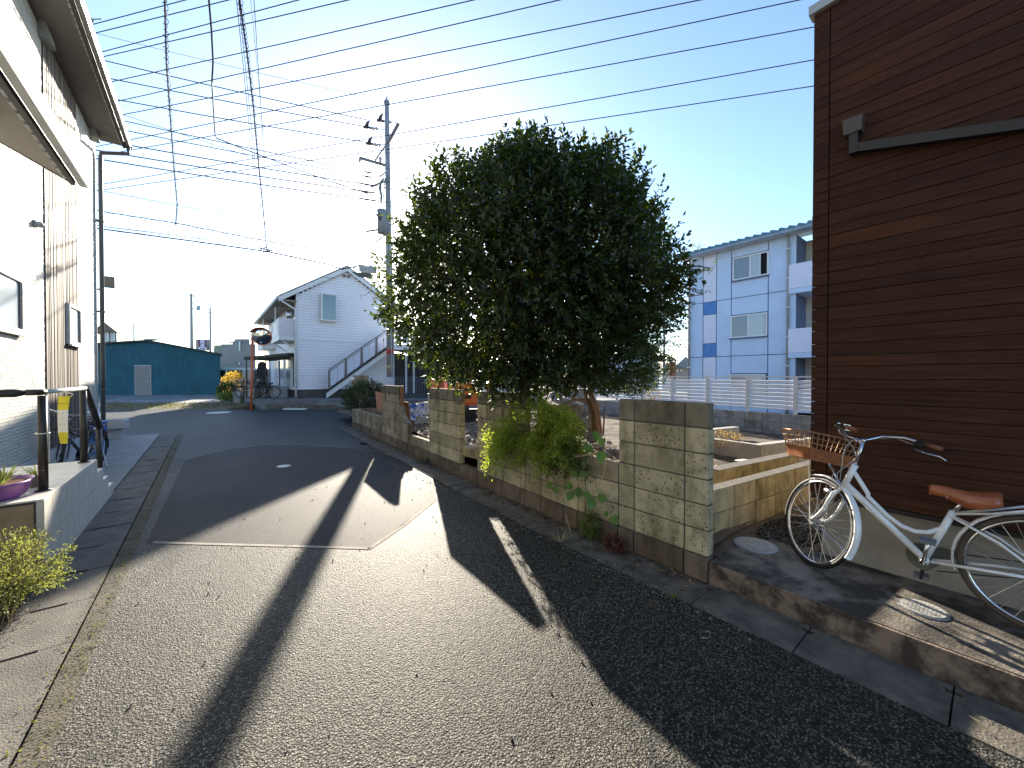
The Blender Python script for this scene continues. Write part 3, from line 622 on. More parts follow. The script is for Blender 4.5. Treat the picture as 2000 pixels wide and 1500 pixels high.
b = MB(); b.hexa([FH.P(a_e - .06, .0, zi + .10), FH.P(aF, .0, zi + .10), FH.P(aF, dO + .02, z_e + .175), FH.P(a_e - .06, dO + .02, z_e + .175), FH.P(a_e - .06, .0, zi + .15), FH.P(aF, .0, zi + .15), FH.P(aF, dO + .02, z_e + .22), FH.P(a_e - .06, dO + .02, z_e + .22)]); b.build('roof_sheet', mat('slate_roof', (.06, .06, .065)), pr)
b = MB(); b.prism([FH.P(a_e - .03, .0, zi + .09), FH.P(a_e - .03, .0, zi - .04), FH.P(a_e - .03, dO - .04, z_e - .03), FH.P(a_e - .03, dO - .04, z_e + .17)], FH.e * .028); b.build('end_board', FASC, pr)
# porch post box
a_p, z_p = FH.pix(48, 330, .6)
b = MB(); b.fbox(FH, max(a_e + .9, a_p), aF, .002, .62, z_e - .06, z_e + .16); b.build('porch_beam', mat('porch_beam', (.20, .17, .14), .7), pr)
# second pole-mounted box on the far wall
b = MB(); P = PT(214, 552, D=11.2); b.box(P.x - .12, P.x + .12, P.y - .1, P.y + .1, P.z - .14, P.z + .16); b.box(P.x - .3, P.x - .12, P.y - .02, P.y + .02, P.z - .25, P.z - .20)
t = b.build('wall_box', FRD, lh)

# ================================================================ TILED PORCH, RAIL, PLANTER
DK0, DK1, DXL, DXR = 4.69, 6.56, -1.985, -1.02
po = thing('tiled_porch', 'cream tiled porch with three side steps beside the tiled house', 'porch', (-1.5, 5.6, 0))
PT_ = mat('cream_floor_tile', (.62, .58, .50), .45, .07, 8, .12, 60); PS_ = mat('cream_riser_tile', (.52, .49, .43), .5, .1, 8, .12, 60); JT = mat('porch_joint', (.22, .21, .19), .9)
b = MB(); b.box(DXL, DXR - .012, DK0 + .012, DK1 - .0, 0, .618)
for k in range(3): b.box(DXL, DXR - .012, DK1 + .0 + k * .315, DK1 + (k + 1) * .315 - .012, 0, .618 - .157 * (k + 1))
b.build('porch_core', JT, po)
# top tiles, side tiles, riser tiles - single pieces
tm = {}
def tile(x0, x1, y0, y1, z0, z1, m, nm='tile'):
    b = MB(); b.box(x0, x1, y0, y1, z0, z1); return b.build(nm, m, po)
ny = 7; dy = (DK1 - DK0) / ny
for i in range(ny):
    for j in range(2):
        w = (DXR - DXL) / 2; tile(DXL + j * w + .003, DXL + (j + 1) * w - .003, DK0 + i * dy + .003, DK0 + (i + 1) * dy - .003, .618, .63, PT_)
for k in range(3):
    y0 = DK1 + k * .315
    for j in range(2):
        w = (DXR - DXL) / 2; tile(DXL + j * w + .003, DXL + (j + 1) * w - .003, y0 + .002, y0 + .312, .618 - .157 * (k + 1), .630 - .157 * (k + 1), PT_)
def side_tiles(zs, y0, y1, n):
    for i in range(n):
        a0 = y0 + (y1 - y0) * i / n; a1 = y0 + (y1 - y0) * (i + 1) / n
        for (z0, z1) in zs: tile(DXR - .012, DXR, a0 + .003, a1 - .003, z0 + .003, z1 - .003, PS_)
side_tiles([(0, .31), (.31, .618)], DK0, DK1, 9)
for k in range(3):
    h = .618 - .157 * (k + 1)
    side_tiles([(0, .31), (.31, h)] if h > .33 else [(0, h)], DK1 + k * .315, DK1 + (k + 1) * .315, 2 if k else 1)
for k in range(4):
    yy = DK1 + (k - 0) * .315 if k else DK1
    z1 = .618 - .157 * k; z0 = z1 - .157
    if k == 0: yy = DK1
    tile(DXL, DXR, yy - .0 + (.0 if k else 0), yy + .0015, z0 + .014, z1, PS_, 'riser_tile')
# near end: tan panel with dark edge
b = MB(); b.box(DXL, DXR - .055, DK0 - .004, DK0 + .012, .0, .60); b.build('end_panel', mat('tan_panel', (.30, .22, .13), .7, .2, 6, .2, 80), po)
b = MB(); b.box(DXR - .054, DXR - .044, DK0 - .008, DK0 + .012, .0, .612); b.box(DXL, DXR - .0545, DK0 - .008, DK0 + .012, .602, .612); b.build('panel_edging', DARK, po)
b = MB(); b.box(DXR - .043, DXR, DK0 - .004, DK0 + .0025, .0, .616); b.build('corner_tile', PS_, po)
# handrail
hr = thing('handrail', 'dark porch handrail with pale top rail on three posts', 'handrail', (-1.1, 5.7, .63))
RAILW = mat('pale_rail', (.60, .60, .54), .4, .1, 12, .05, 60); POST = mat('dark_post', (.035, .030, .024), .42, .25, 14, .15, 80)
pA = PT(88, 958, z=.63); pB = PT(167, 903, z=.63); pC = PT(207, 929, z=.314); rx = -1.10
pA.x = pB.x = pC.x = rx; zr = 1.47
for p, zt in ((pA, zr - .03), (pB, zr - .03), (pC, .93)):
    b = MB(); b.cyl(p, (p.x, p.y, zt), .030, .028, 12); b.cyl(p, (p.x, p.y, p.z + .012), .05, .05, 12); b.build('post', POST, hr, True)
pend = pC + Vector((0, .06, .60)); pBt = Vector((rx, pB.y + .09, zr))
b = MB(); b.tube([(rx, pA.y + .04, zr), pBt], .021, 10); b.build('top_rail', RAILW, hr, True)
b = MB(); b.tube([pBt, pBt + Vector((0, .05, -.03)), pend], [.030, .030, .032], 10); b.build('sloping_rail', POST, hr, True)
b = MB(); b.tube([(rx, pA.y + .04, zr), (rx, pA.y - .03, zr), (rx - .08, pA.y - .05, zr)], .026, 10); b.build('rail_elbow', POST, hr, True)
b = MB(); b.tube([(rx - .08, pA.y - .05, zr), (rx - .13, pA.y - .06, zr - .004), (rx - .20, pA.y - .07, zr - .004), (rx - .32, pA.y - .08, zr)], [.02, .034, .033, .022], 10); b.build('rail_joint', POST, hr, True)
b = MB(); b.tube([(rx - .32, pA.y - .08, zr), (DXL + .02, pA.y - .14, zr)], .019, 10); b.build('side_rail', mat('tan_rail', (.30, .23, .15), .5), hr, True)
b = MB(); b.tube([(rx + .034, pA.y, zr - .08), (rx + .036, pA.y, zr - .38), (rx + .036, pA.y, zr - .60)], .004, 5); b.tube([(rx + .04 * math.cos(t), pA.y + .04 * math.sin(t), zr - .35) for t in np.linspace(0, 6.28, 14)], .005, 5)
b.build('wire_tie', mat('pale_string', (.7, .68, .6), .6), hr)
# hanging tag
tg = thing('hanging_tag', 'long yellow and white paper tag tied to the porch handrail', 'tag', (rx + .03, 5.4, 1.2))
yt = PT(123, 800, x=rx + .03).y; zt, zbm = PT(123, 774, x=rx + .03).z, PT(123, 872, x=rx + .03).z
TW = .052; TYL = mat('yellow_paper', (.80, .66, .03), .7, .05, 5, .02, 40); TWH = mat('white_paper', (.80, .79, .72), .7, .04, 5, .02, 40)
# the tag faces the lane and the camera
ty = R(-28); te = Vector((math.sin(ty) * -1, math.cos(ty), 0)); te = Vector((_cR.x, _cR.y, 0)).normalized(); tn = -_cF0
def tagstrip(z0, z1, m, nm, w0=TW, w1=TW, s0=0, s1=0):
    b = MB(); c = Vector((rx + .05, yt, 0)); n = tn * .0015; n_ = 6
    for i in range(n_):
        t0, t1 = i / n_, (i + 1) / n_; za, zz = z0 + (z1 - z0) * t0, z0 + (z1 - z0) * t1
        f = lambda zz_: tn * (.02 * math.sin((zz_ - zbm) * 5)) + te * ((zt - zz_) * -.05)
        pa = c + f(za) + Vector((0, 0, za)); pb = c + f(zz) + Vector((0, 0, zz)); wa = w0 + (w1 - w0) * t0; wb = w0 + (w1 - w0) * t1
        b.hexa([pa - te * wa - n, pa + te * wa - n, pa + te * wa + n, pa - te * wa + n, pb - te * wb - n, pb + te * wb - n, pb + te * wb + n, pb - te * wb + n])
    return b.build(nm, m, tg)
H = zt - zbm
tagstrip(zt - .27 * H, zt, TYL, 'yellow_head', TW * .95, TW * 1.05); tagstrip(zbm + .28 * H, zt - .27 * H, TWH, 'white_middle', TW * .9, TW * .95); tagstrip(zbm + .05 * H, zbm + .28 * H, TYL, 'yellow_foot', TW * .62, TW * .9)
INK = mat('dark_ink', (.06, .05, .02), .8)
Mt = Matrix((( te.x, 0, tn.x, 0), (te.y, 0, tn.y, 0), (te.z, 1, tn.z, 0), (0, 0, 0, 1)))
def tagpt(dz): zz = zt - dz * H; return Vector((rx + .05, yt, 0)) + tn * (.02 * math.sin((zz - zbm) * 5) + .0025) + te * ((zt - zz) * -.05) + Vector((0, 0, zz))
text_mesh('\u30d1\u30c8\u30ed\u30fc\u30eb', .019, Matrix.Translation(tagpt(.15)) @ Mt, INK, 'lettering', tg, .0004)
b = MB(); r5 = random.Random(5)   # the rest of the writing, too faint to read in the photograph
for dz, n_, sz in [(.35, 1, .010), (.43, 1, .008), (.50, 1, .006), (.56, 3, .009), (.66, 1, .007), (.75, 3, .011), (.80, 3, .011), (.85, 3, .011), (.90, 3, .010)]:
    for k in range(n_):
        c = tagpt(dz) + te * ((k - (n_ - 1) / 2) * .021)
        for q in range(4):
            o_ = te * r5.uniform(-.4, .4) * sz + Vector((0, 0, r5.uniform(-.5, .5) * sz)); h = (te if q % 2 else Vector((0, 0, 1))) * sz * r5.uniform(.3, .6); w_ = (Vector((0, 0, 1)) if q % 2 else te) * sz * .09
            b.add([c + o_ - h - w_, c + o_ + h - w_, c + o_ + h + w_, c + o_ - h + w_], [(0, 1, 2, 3)])
b.build('faint_writing', INK, tg)
b = MB()
c = Vector((rx + .05, yt, zt - .005))
b.tube([c - te * .03, c - te * .05 + Vector((0, 0, .01)), Vector((rx, yt - .09, zr + .0))], .0025, 5); b.tube([c + te * .04, c + te * .07 + Vector((0, 0, .02)), Vector((rx, yt + .14, zr))], .0025, 5); b.tube([c, c + te * .02 + Vector((0, 0, .04)), Vector((rx + .01, yt + .05, zr + .0))], .0025, 5)
b.build('string', mat('pale_string', (.7, .68, .6)), tg)
# purple planter with spider plant
P = Vector((-1.31, 4.94, .63)); pl = thing('planter', 'purple oval planter on the porch with straggly spider plant', 'planter', P)
b = MB(); prof_ = [(.16, 0), (.19, .02), (.235, .11), (.25, .12), (.25, .135), (.23, .135), (.21, .10)]; sg = 28; vs = []
for (r_, z_) in prof_: vs += [P + Vector((math.cos(t) * r_ * .72, math.sin(t) * r_ * 1.0, z_)) for t in np.linspace(0, 2 * math.pi, sg, endpoint=False)]
fs = [tuple(range(sg - 1, -1, -1))]
for i in range(len(prof_) - 1):
    for k in range(sg): fs.append((i * sg + k, i * sg + (k + 1) % sg, (i + 1) * sg + (k + 1) % sg, (i + 1) * sg + k))
b.add(vs, fs); b.build('pot', mat('purple_plastic', (.24, .075, .30), .4, .1, 10, .1, 80), pl, True)
b = MB(); b.rock(P + Vector((0, 0, .10)), .2, (.78, 1.08, .09), 3, .2, 16, 8); b.build('potting_soil', mat('bark_mulch', (.16, .05, .025), .9, .6, 60, 1, 90, dist=.01), pl)
SPL = leaf_mat('spider_leaf', (.25, .32, .05), (.62, .62, .30), .45, .5)
def blades(n, c, spread, h, seed, w=.008, lean=None):
    rr = random.Random(seed); b = MB()
    for i in range(n):
        a = rr.uniform(0, 6.28); d = Vector((math.cos(a), math.sin(a), 0)); L_ = h * rr.uniform(.6, 1.2); s = rr.uniform(.35, 1) * spread
        p0 = Vector(c) + d * rr.uniform(0, .03); pts = [p0 + d * s * t * (1 if not lean else 1) + Vector((0, 0, L_ * (1.8 * t - 1.15 * t * t))) for t in (0, .25, .5, .75, 1)]
        side = Vector((-d.y, d.x, 0)) * w
        for k in range(4):
            f0, f1 = 1 - k / 4.3, 1 - (k + 1) / 4.3
            b.add([pts[k] - side * f0, pts[k] + side * f0, pts[k + 1] + side * f1, pts[k + 1] - side * f1], [(0, 1, 2, 3)])
    return b
blades(20, P + Vector((0, .10, .12)), .22, .14, 5).build('leaves', SPL, pl, kind='stuff'); blades(16, P + Vector((0.02, -.06, .12)), .24, .13, 9).build('leaves', SPL, pl, kind='stuff')
b = blades(26, P + Vector((.05, .28, .08)), .16, .16, 12); 
tp = thing('potted_plant', 'tuft of spiky yellow-green leaves at the foot of the near porch post', 'plant', P + Vector((.12, .33, 0)))
b2 = MB(); c = P + Vector((.12, .33, 0)); b2.cyl(c, c + Vector((0, 0, .07)), .045, .06, 14); b2.build('pot', mat('dull_pot', (.25, .2, .15), .7), tp)
blades(26, c + Vector((0, 0, .06)), .17, .17, 12).build('leaves', SPL, tp, kind='stuff')
# ================================================================ BICYCLES
SPOKE = mat('spoke_metal', (.55, .55, .56), .3, .05, 8, .02, 60, metal=.8)
TYRE_B = mat('brown_wall_tyre', (.075, .055, .038), .7, .2, 20, .2, 90)
LEATH = mat('tan_leather', (.36, .105, .038), .38, .2, 20, .15, 140, coat=.25)
WPAINT = mat('white_bicycle_paint', (.80, .80, .79), .22, .04, 4, .03, 60, coat=.6)
BPAINT = mat('black_bicycle_paint', (.014, .016, .018), .3, .1, 4, .03, 60, coat=.4)
RUST = mat('rusty_wire', (.40, .22, .10), .6, .3, 40, .3, 90, metal=.3)
WICK = mat('brown_band', (.30, .10, .03), .5, .3, 25, .4, 120)
def wheel(parent, c, ax, r, tyre_m, rim_m, spoke_m, rt=.0165, spokes=32, hub_r=.02, hub_w=.045):
    """c centre, ax axle direction"""
    c = Vector(c); ax = Vector(ax).normalized(); u = Vector((0, 0, 1)); u = (u - ax * u.dot(ax)).normalized(); w = ax.cross(u)
    ring = lambda rr, o=0: [c + ax * o + u * math.cos(t) * rr + w * math.sin(t) * rr for t in np.linspace(0, 2 * math.pi, 49)[:-1]]
    b = MB(); b.cyl(c - ax * hub_w, c + ax * hub_w, hub_r * .8, seg=10); b.cyl(c - ax * hub_w, c - ax * (hub_w - .008), hub_r * 1.5, seg=12); b.cyl(c + ax * (hub_w - .008), c + ax * hub_w, hub_r * 1.5, seg=12)
    for i in range(spokes):
        t = 2 * math.pi * i / spokes; s = 1 if i % 2 else -1; t0 = t + (.9 if (i // 2) % 2 else -.9)
        p0 = c + ax * s * hub_w * .9 + (u * math.cos(t0) + w * math.sin(t0)) * hub_r * 1.4; p1 = c + (u * math.cos(t) + w * math.sin(t)) * (r - rt * 2 - .008)
        b.cyl(p0, p1, .0019, seg=4)
    o = b.build('wheel', spoke_m, parent)
    b = MB(); b.tube(ring(r - rt), rt, 8, closed=True); b.build('tyre', tyre_m, o, True)
    b = MB(); rr = r - rt * 2 - .004
    n = 48; vs = []
    for t in np.linspace(0, 2 * math.pi, n, endpoint=False):
        d = u * math.cos(t) + w * math.sin(t)
        vs += [c + d * (rr + .008) - ax * .011, c + d * (rr + .008) + ax * .011, c + d * (rr - .006) + ax * .008, c + d * (rr - .006) - ax * .008]
    b.add(vs, [(i * 4 + k, i * 4 + (k + 1) % 4, ((i + 1) % n) * 4 + (k + 1) % 4, ((i + 1) % n) * 4 + k) for i in range(n) for k in range(4)]); b.build('rim', rim_m, o, True)
    return o
def arc(c, r, a0, a1, n, X=Vector((1, 0, 0)), Z=Vector((0, 0, 1))):
    return [Vector(c) + X * math.cos(t) * r + Z * math.sin(t) * r for t in np.linspace(a0, a1, n)]
def fender(parent, c, r, a0, a1, m, S=None, w=.027):
    b = MB(); n = 22; vs = []
    for t in np.linspace(a0, a1, n):
        d = Vector((math.cos(t), 0, math.sin(t))); Y = Vector((0, 1, 0))
        vs += [Vector(c) + d * (r - .010) - Y * w, Vector(c) + d * r - Y * w * .6, Vector(c) + d * (r + .004), Vector(c) + d * r + Y * w * .6, Vector(c) + d * (r - .010) + Y * w,
               Vector(c) + d * (r - .003) + Y * w * .55, Vector(c) + d * (r - .0) * 1.0, Vector(c) + d * (r - .003) - Y * w * .55]
    b.add(vs, [(i * 8 + k, i * 8 + (k + 1) % 8, (i + 1) * 8 + (k + 1) % 8, (i + 1) * 8 + k) for i in range(n - 1) for k in range(8)] + [tuple(range(8)), tuple((n - 1) * 8 + k for k in range(7, -1, -1))])
    if S: b.xform(S)
    return b.build('fender', m, parent, True)
def bicycle(root, steer, paint, seat_m, tyre_m, rim_m, kind='city'):
    """x forward, root at the rear contact point"""
    V = Vector; Rw = .335; L_ = 1.04
    hubR, hubF = V((0, 0, Rw)), V((L_, 0, Rw)); BB = V((.465, 0, .262)) if kind == 'city' else V((.43, 0, .285))
    hb, ht = V((L_ - .175, 0, .64)), V((L_ - .235, 0, .80)); stem = V((L_ - .27, 0, .985 if kind == 'city' else .96))
    ax = (ht - hb).normalized(); S = Matrix.Translation(hb) @ Matrix.Rotation(steer, 4, ax) @ Matrix.Translation(-hb)
    st_top = V((.345, 0, .605)) if kind == 'city' else V((.235, 0, .72)); sad = V((.30, 0, .715)) if kind == 'city' else V((.205, 0, .80))
    # frame
    b = MB(); b.tube([hb + (ht - hb) * .15, BB], [.024, .022], 10); b.tube([BB, st_top], .019, 10); b.tube([hb - ax * .01, ht + ax * .01], .020, 12)
    if kind == 'city':
        b.tube([ht - ax * .03, hb + V((-.13, 0, -.02)), V((.735, 0, .60)), V((.64, 0, .495)), V((.57, 0, .445)), V((.51, 0, .428)), V((.45, 0, .44)), BB + (st_top - BB) * .66], .0145, 10)
    else: b.tube([hb + (ht - hb) * .6, BB + (st_top - BB) * .55], .017, 10)
    for s in (-1, 1):
        b.tube([BB + V((-.03, s * .02, 0)), V((.18, s * .055, .31)), hubR + V((0, s * .062, 0))], .0095, 8)
        b.tube([st_top + V((.01, s * .015, -.03)), V((.17, s * .05, .48)), hubR + V((0, s * .062, 0))], .0075, 8)
    b.cyl(BB - V((0, .038, 0)), BB + V((0, .038, 0)), .024, seg=12); b.build('frame', paint, root, True)
    # front: fork, wheel, bars
    b = MB(); b.cyl(hb, hb - ax * .04, .02, seg=10)
    crown = hb - ax * .035
    for s in (-1, 1): b.tube([crown + V((0, s * .015, 0)), crown + V((.01, s * .045, -.03)), crown + V((.035, s * .052, -.09)), V((L_ - .105, s * .052, .455)), V((L_ - .07, s * .052, .405)), V((L_ - .03, s * .052, .362)), hubF + V((0, s * .052, 0))], [.014, .014, .013, .012, .011, .010, .009], 8)
    b.xform(S); b.build('fork', paint, root, True)
    c = S @ hubF; a = (S.to_3x3() @ V((0, 1, 0))); wf = wheel(root, c, a, Rw, tyre_m[0], rim_m, SPOKE)
    wheel(root, hubR, (0, 1, 0), Rw, tyre_m[1], rim_m, SPOKE)
    fender(root, hubF, Rw + .018, R(72), R(208), paint, S); fender(root, hubR, Rw + .018, R(-14), R(190), paint)
    b = MB()
    for s in (-1, 1):
        b.tube([hubF + V((0, s * .055, 0)), hubF + V((math.cos(R(200)) * (Rw + .01), s * .03, math.sin(R(200)) * (Rw + .01)))], .0025, 5)
        b.tube([hubF + V((0, s * .055, 0)), hubF + V((math.cos(R(150)) * (Rw + .01), s * .03, math.sin(R(150)) * (Rw + .01)))], .0025, 5)
    b.xform(S); b.build('fender_stay', CHROME, root)
    b = MB(); b.tube([ht, stem], .0115, 10); b.tube([stem - ax * .02, stem + V((.045, 0, .01))], .013, 10); b.ball(stem, .017, 8, 6); b.xform(S); b.build('stem', CHROME, root, True)
    hbp = lambda s: [stem + V((.045, 0, .01)), stem + V((.06, s * .07, .015)), stem + V((.03, s * .15, .06)), stem + V((-.05, s * .225, .075)), stem + V((-.135, s * .262, .055)), stem + V((-.24, s * .275, .03))]
    b = MB(); b.tube(list(reversed(hbp(-1)[:5])) + hbp(1)[1:5], .011, 10); b.xform(S); b.build('handlebar', CHROME, root, True)
    for s in (-1, 1):
        q = hbp(s); b = MB(); b.tube([q[4] + (q[5] - q[4]) * .0, q[5]], [.015, .016], 10); b.xform(S); b.build('grip', mat('brown_grip', (.20, .07, .03), .5, .2, 40, .3, 120) if kind == 'city' else BLACKM, root, True)
        b = MB(); b.box(-.034, .03, -.022, .022, -.018, .022); b.xform(Matrix.Translation(q[4] + V((.01, 0, -.01)))); b.xform(S); b.build('shifter', BLACKM if s < 0 else CHROME, root)
        b = MB(); b.tube([q[4] + V((.03, 0, -.015)), q[4] + V((.03, -s * .01, -.05)), q[4] + V((-.03, 0, -.065)), q[4] + V((-.11, s * .01, -.075)), q[4] + V((-.135, s * .02, -.095))], [.006, .007, .006, .006, .005], 6); b.xform(S); b.build('brake_lever', CHROME, root, True)
        b = MB(); b.tube([q[4] + V((.04, 0, -.02)), q[3] + V((.045, -s * .01, -.01)), stem + V((.085, s * .10, .03)), stem + V((.115, s * .035, .01)), stem + V((.10, -s * .03, -.06)), stem + V((.085, -s * .05, -.12)), crown + V((.045, s * .012, .12)), crown + V((.03, s * .01, .02))], .0028, 5); b.xform(S); b.build('brake_cable', mat('cable_sleeve', (.5, .5, .5), .4), root, True)
    # basket
    b = MB(); bc = V((L_ + .075, 0, .785)); hw, hd, hh = .25, .16, .20; bw = .003
    def rect(z, sx, sy): return [bc + V((x * sx, y * sy, z)) for x, y in ((-1, -1), (1, -1), (1, 1), (-1, 1))]
    def rr(z, sx, sy, n=5):
        o_ = []; rc = .05
        for (cx, cy, a0) in ((1, 1, 0), (-1, 1, 90), (-1, -1, 180), (1, -1, 270)):
            for k in range(n):
                t = R(a0 + 90 * k / (n - 1)); o_.append(bc + V((cx * (sx - rc) + rc * math.cos(t), cy * (sy - rc) + rc * math.sin(t), z)))
        return o_
    zs = [0, .04, .08, .12, .16, .20]
    for z in zs: k = .74 + .26 * z / hh; b.tube(rr(z, hd * k, hw * k), .0036 if z < .19 else .006, 5, closed=True)
    n_ = 32
    def rs_(P_, n):   # even steps round the rim
        P_ = P_ + [P_[0]]; d_ = [0]
        for i in range(1, len(P_)): d_.append(d_[-1] + (P_[i] - P_[i - 1]).length)
        out = []
        for k in range(n):
            t = d_[-1] * k / n; j = max(i for i in range(len(d_)) if d_[i] <= t); j = min(j, len(P_) - 2); out.append(P_[j].lerp(P_[j + 1], (t - d_[j]) / max(1e-9, d_[j + 1] - d_[j])))
        return out
    lo, hi = rs_(rr(0, hd * .74, hw * .74, 8), 38), rs_(rr(hh, hd, hw, 8), 38)
    for i in range(len(lo)): b.tube([lo[i], hi[i]], .0030, 4)
    for x in np.linspace(-.7, .7, 8): b.tube([bc + V((x * hd, -hw * .72, 0)), bc + V((x * hd, hw * .72, 0))], .0022, 4)
    for y in np.linspace(-.8, .8, 9): b.tube([bc + V((-hd * .72, y * hw * .9, 0)), bc + V((hd * .72, y * hw * .9, 0))], .0022, 4)
    b.xform(S); bk = b.build('basket', RUST if kind == 'city' else DARK, root)
    if kind == 'city':
        b = MB(); lo, hi = rr(.0, hd * .76, hw * .76, 8), rr(.085, hd * .87, hw * .87, 8); li, hi2 = rr(.0, hd * .735, hw * .735, 8), rr(.085, hd * .845, hw * .845, 8); n8 = len(lo)
        b.add(lo + hi + hi2 + li, [(i + n8 * q, (i + 1) % n8 + n8 * q, (i + 1) % n8 + n8 * ((q + 1) % 4), i + n8 * ((q + 1) % 4)) for i in range(n8) for q in range(4)]); b.xform(S); b.build('basket_band', WICK, bk)
    b = MB()
    for s in (-1, 1): b.tube([hubF + V((.0, s * .06, 0)), bc + V((-.02, s * .10, 0))], .004, 6)
    b.tube([crown + V((.03, 0, .06)), bc + V((-.08, 0, .01))], .007, 6); b.xform(S); b.build('basket_stay', CHROME, root)
    # lamp and reflector
    b = MB(); lc = crown + V((.09, .0, -.03)); b.cyl(lc - V((.03, 0, 0)), lc + V((.03, 0, 0)), .018, .028, 12); b.xform(S); b.build('headlight', CHROME, root, True)
    # saddle: narrow nose widening to the tail, skirts down both sides
    b = MB(); rows = [(.145, .010, .002), (.13, .020, .012), (.09, .026, .012), (.04, .037, .004), (-.01, .060, .000), (-.06, .086, .004), (-.10, .100, .014), (-.125, .096, .020), (-.138, .07, .012)]
    vs = []; nk = 13
    for (x, w_, dz) in rows:
        c = sad + V((x, 0, dz)); sk = .034 + .030 * math.exp(-((x + .02) / .07) ** 2)
        for k in range(nk):
            t = math.pi * k / (nk - 1); cx = math.cos(t); top = (1 - abs(cx) ** 2.4) * .022
            zz_ = top if 1 < k < nk - 2 else (-sk if k in (0, nk - 1) else -sk * .35)
            vs.append(c + V((0, cx * w_ * (1.0 if k not in (0, nk - 1) else 1.02), zz_)))
    fs = [(i * nk + k, i * nk + k + 1, (i + 1) * nk + k + 1, (i + 1) * nk + k) for i in range(len(rows) - 1) for k in range(nk - 1)]
    e_ = (len(rows) - 1) * nk; fs += [tuple(e_ + k for k in range(nk)), tuple(range(nk - 1, -1, -1))]
    b.add(vs, fs); o = b.build('saddle', seat_m, root, True)
    md = o.modifiers.new('thick', 'SOLIDIFY'); md.thickness = .004
    b = MB(); b.tube([st_top - V((-.01, 0, .03)), sad - V((0, 0, .02))], .012, 10)
    for s in (-1, 1): b.tube([sad + V((.11, s * .008, -.012)), sad + V((0, s * .02, -.035)), sad + V((-.07, s * .025, -.03)), sad + V((-.11, s * .03, -.008))], .0035, 5)
    b.build('seat_post', CHROME, root, True)
    if kind == 'city':
        b = MB()
        for (x, y) in ((.07, .03), (-.02, .062), (-.09, .075)):
            for s in (-1, 1): b.ball(sad + V((x, s * (y + .004), -.022)), .0055, 6, 4)
        b.build('saddle_rivet', CHROME, root, True)
    # rear rack
    b = MB(); zr_ = .715
    b.tube([st_top + V((-.01, -.02, -.01)), V((.19, -.045, .645)), V((.06, -.055, .70)), V((-.12, -.06, zr_)), V((-.32, -.055, zr_)), V((-.345, 0, zr_)), V((-.32, .055, zr_)), V((-.12, .06, zr_)), V((.06, .055, .70)), V((.19, .045, .645)), st_top + V((-.01, .02, -.01))], .0075, 8)
    for x in (-.05, -.15, -.25): b.tube([V((x, -.055, zr_)), V((x, .055, zr_))], .005, 6)
    for s in (-1, 1): b.tube([V((-.18, s * .06, zr_)), hubR + V((0, s * .07, 0))], .0055, 6)
    b.build('rear_rack', paint if kind == 'city' else DARK, root, True)
    # cranks, pedals, chain guard
    for s, an in ((1, R(98)), (-1, R(278))):
        e = BB + V((math.cos(an) * .165, s * .075, math.sin(an) * .165)); b = MB(); b.tube([BB + V((0, s * .045, 0)), BB + V((0, s * .06, 0)), e], [.012, .011, .009], 8); b.cyl(BB + V((0, s * .04, 0)), BB + V((0, s * .066, 0)), .016, seg=10); o = b.build('crank', CHROME, root, True)
        b = MB(); b.cyl(e, e + V((0, s * .095, 0)), .006, seg=8)
        b.box(e.x - .035, e.x + .035, min(e.y + s * .02, e.y + s * .09), max(e.y + s * .02, e.y + s * .09), e.z - .011, e.z + .011); b.build('pedal', mat('pedal_grey', (.16, .17, .19), .45), o)
    b = MB()
    cg = arc(BB, .085, R(75), R(285), 12); tl = hubR + V((.0, 0, 0)); prof_ = [p for p in cg] + [V((.05, 0, .285)), V((-.02, 0, .31)), V((-.02, 0, .36)), V((.05, 0, .385))]
    cgf = arc(BB, .09, R(-80), R(80), 12)
    b.prism([V((p.x, -.046, p.z)) for p in (arc(BB, .09, R(-95), R(95), 14) + ([V((.33, 0, .345)), V((.33, 0, .31))] if kind == 'city' else [V((.30, 0, .37)), V((.02, 0, .375)), V((-.03, 0, .355)), V((-.03, 0, .315)), V((.02, 0, .30)), V((.30, 0, .225))]))], (0, .006, 0)); b.build('chain_guard', mat('guard_grey', (.10, .105, .09), .35, .1, 6, .05, 60) if kind == 'city' else BPAINT, root)
    b = MB(); b.tube([BB + V((-.05, -.052, .055)), hubR + V((.03, -.05, .045))], .0035, 5); b.tube([BB + V((-.05, -.052, -.075)), hubR + V((.02, -.05, -.045))], .0035, 5); b.build('chain', BLACKM, root)
    b = MB(); b.tube([hubR + V((.02, .075, -.01)), V((.02, .13, .02)), V((.05, .16, .004))], [.008, .008, .012], 8); b.build('kickstand', CHROME, root, True)
    b = MB(); b.ball(hubR + V((-.36, 0, .22)), .022, 8, 6, .4, 1, 1); b.build('rear_reflector', mat('red_reflector', (.4, .01, .01), .3), root, True)
    return root
# ---- the white bicycle
SB = thing('bicycle', 'white bicycle with tan saddle and rusty wire basket leaning by the brown wall', 'bicycle', (3.60, -.19, .17))
ORG[SB.name] = Vector((0, 0, 0))
bicycle(SB, R(-42), WPAINT, LEATH, (BLACKM, TYRE_B), CHROME)
SB.rotation_euler = (R(-1.5), 0, R(90))
# ---- black bicycle beside the porch
BL = thing('bicycle', 'black bicycle with wire basket parked behind the porch rail', 'bicycle', (-1.52, 9.75, .03)); ORG[BL.name] = Vector((0, 0, 0))
bicycle(BL, R(25), BPAINT, BLACKM, (BLACKM, BLACKM), DARK, 'mama')
BL.rotation_euler = (0, 0, math.atan2(-.70, -.16)); BL.scale = (1.0, 1.0, 1.0)
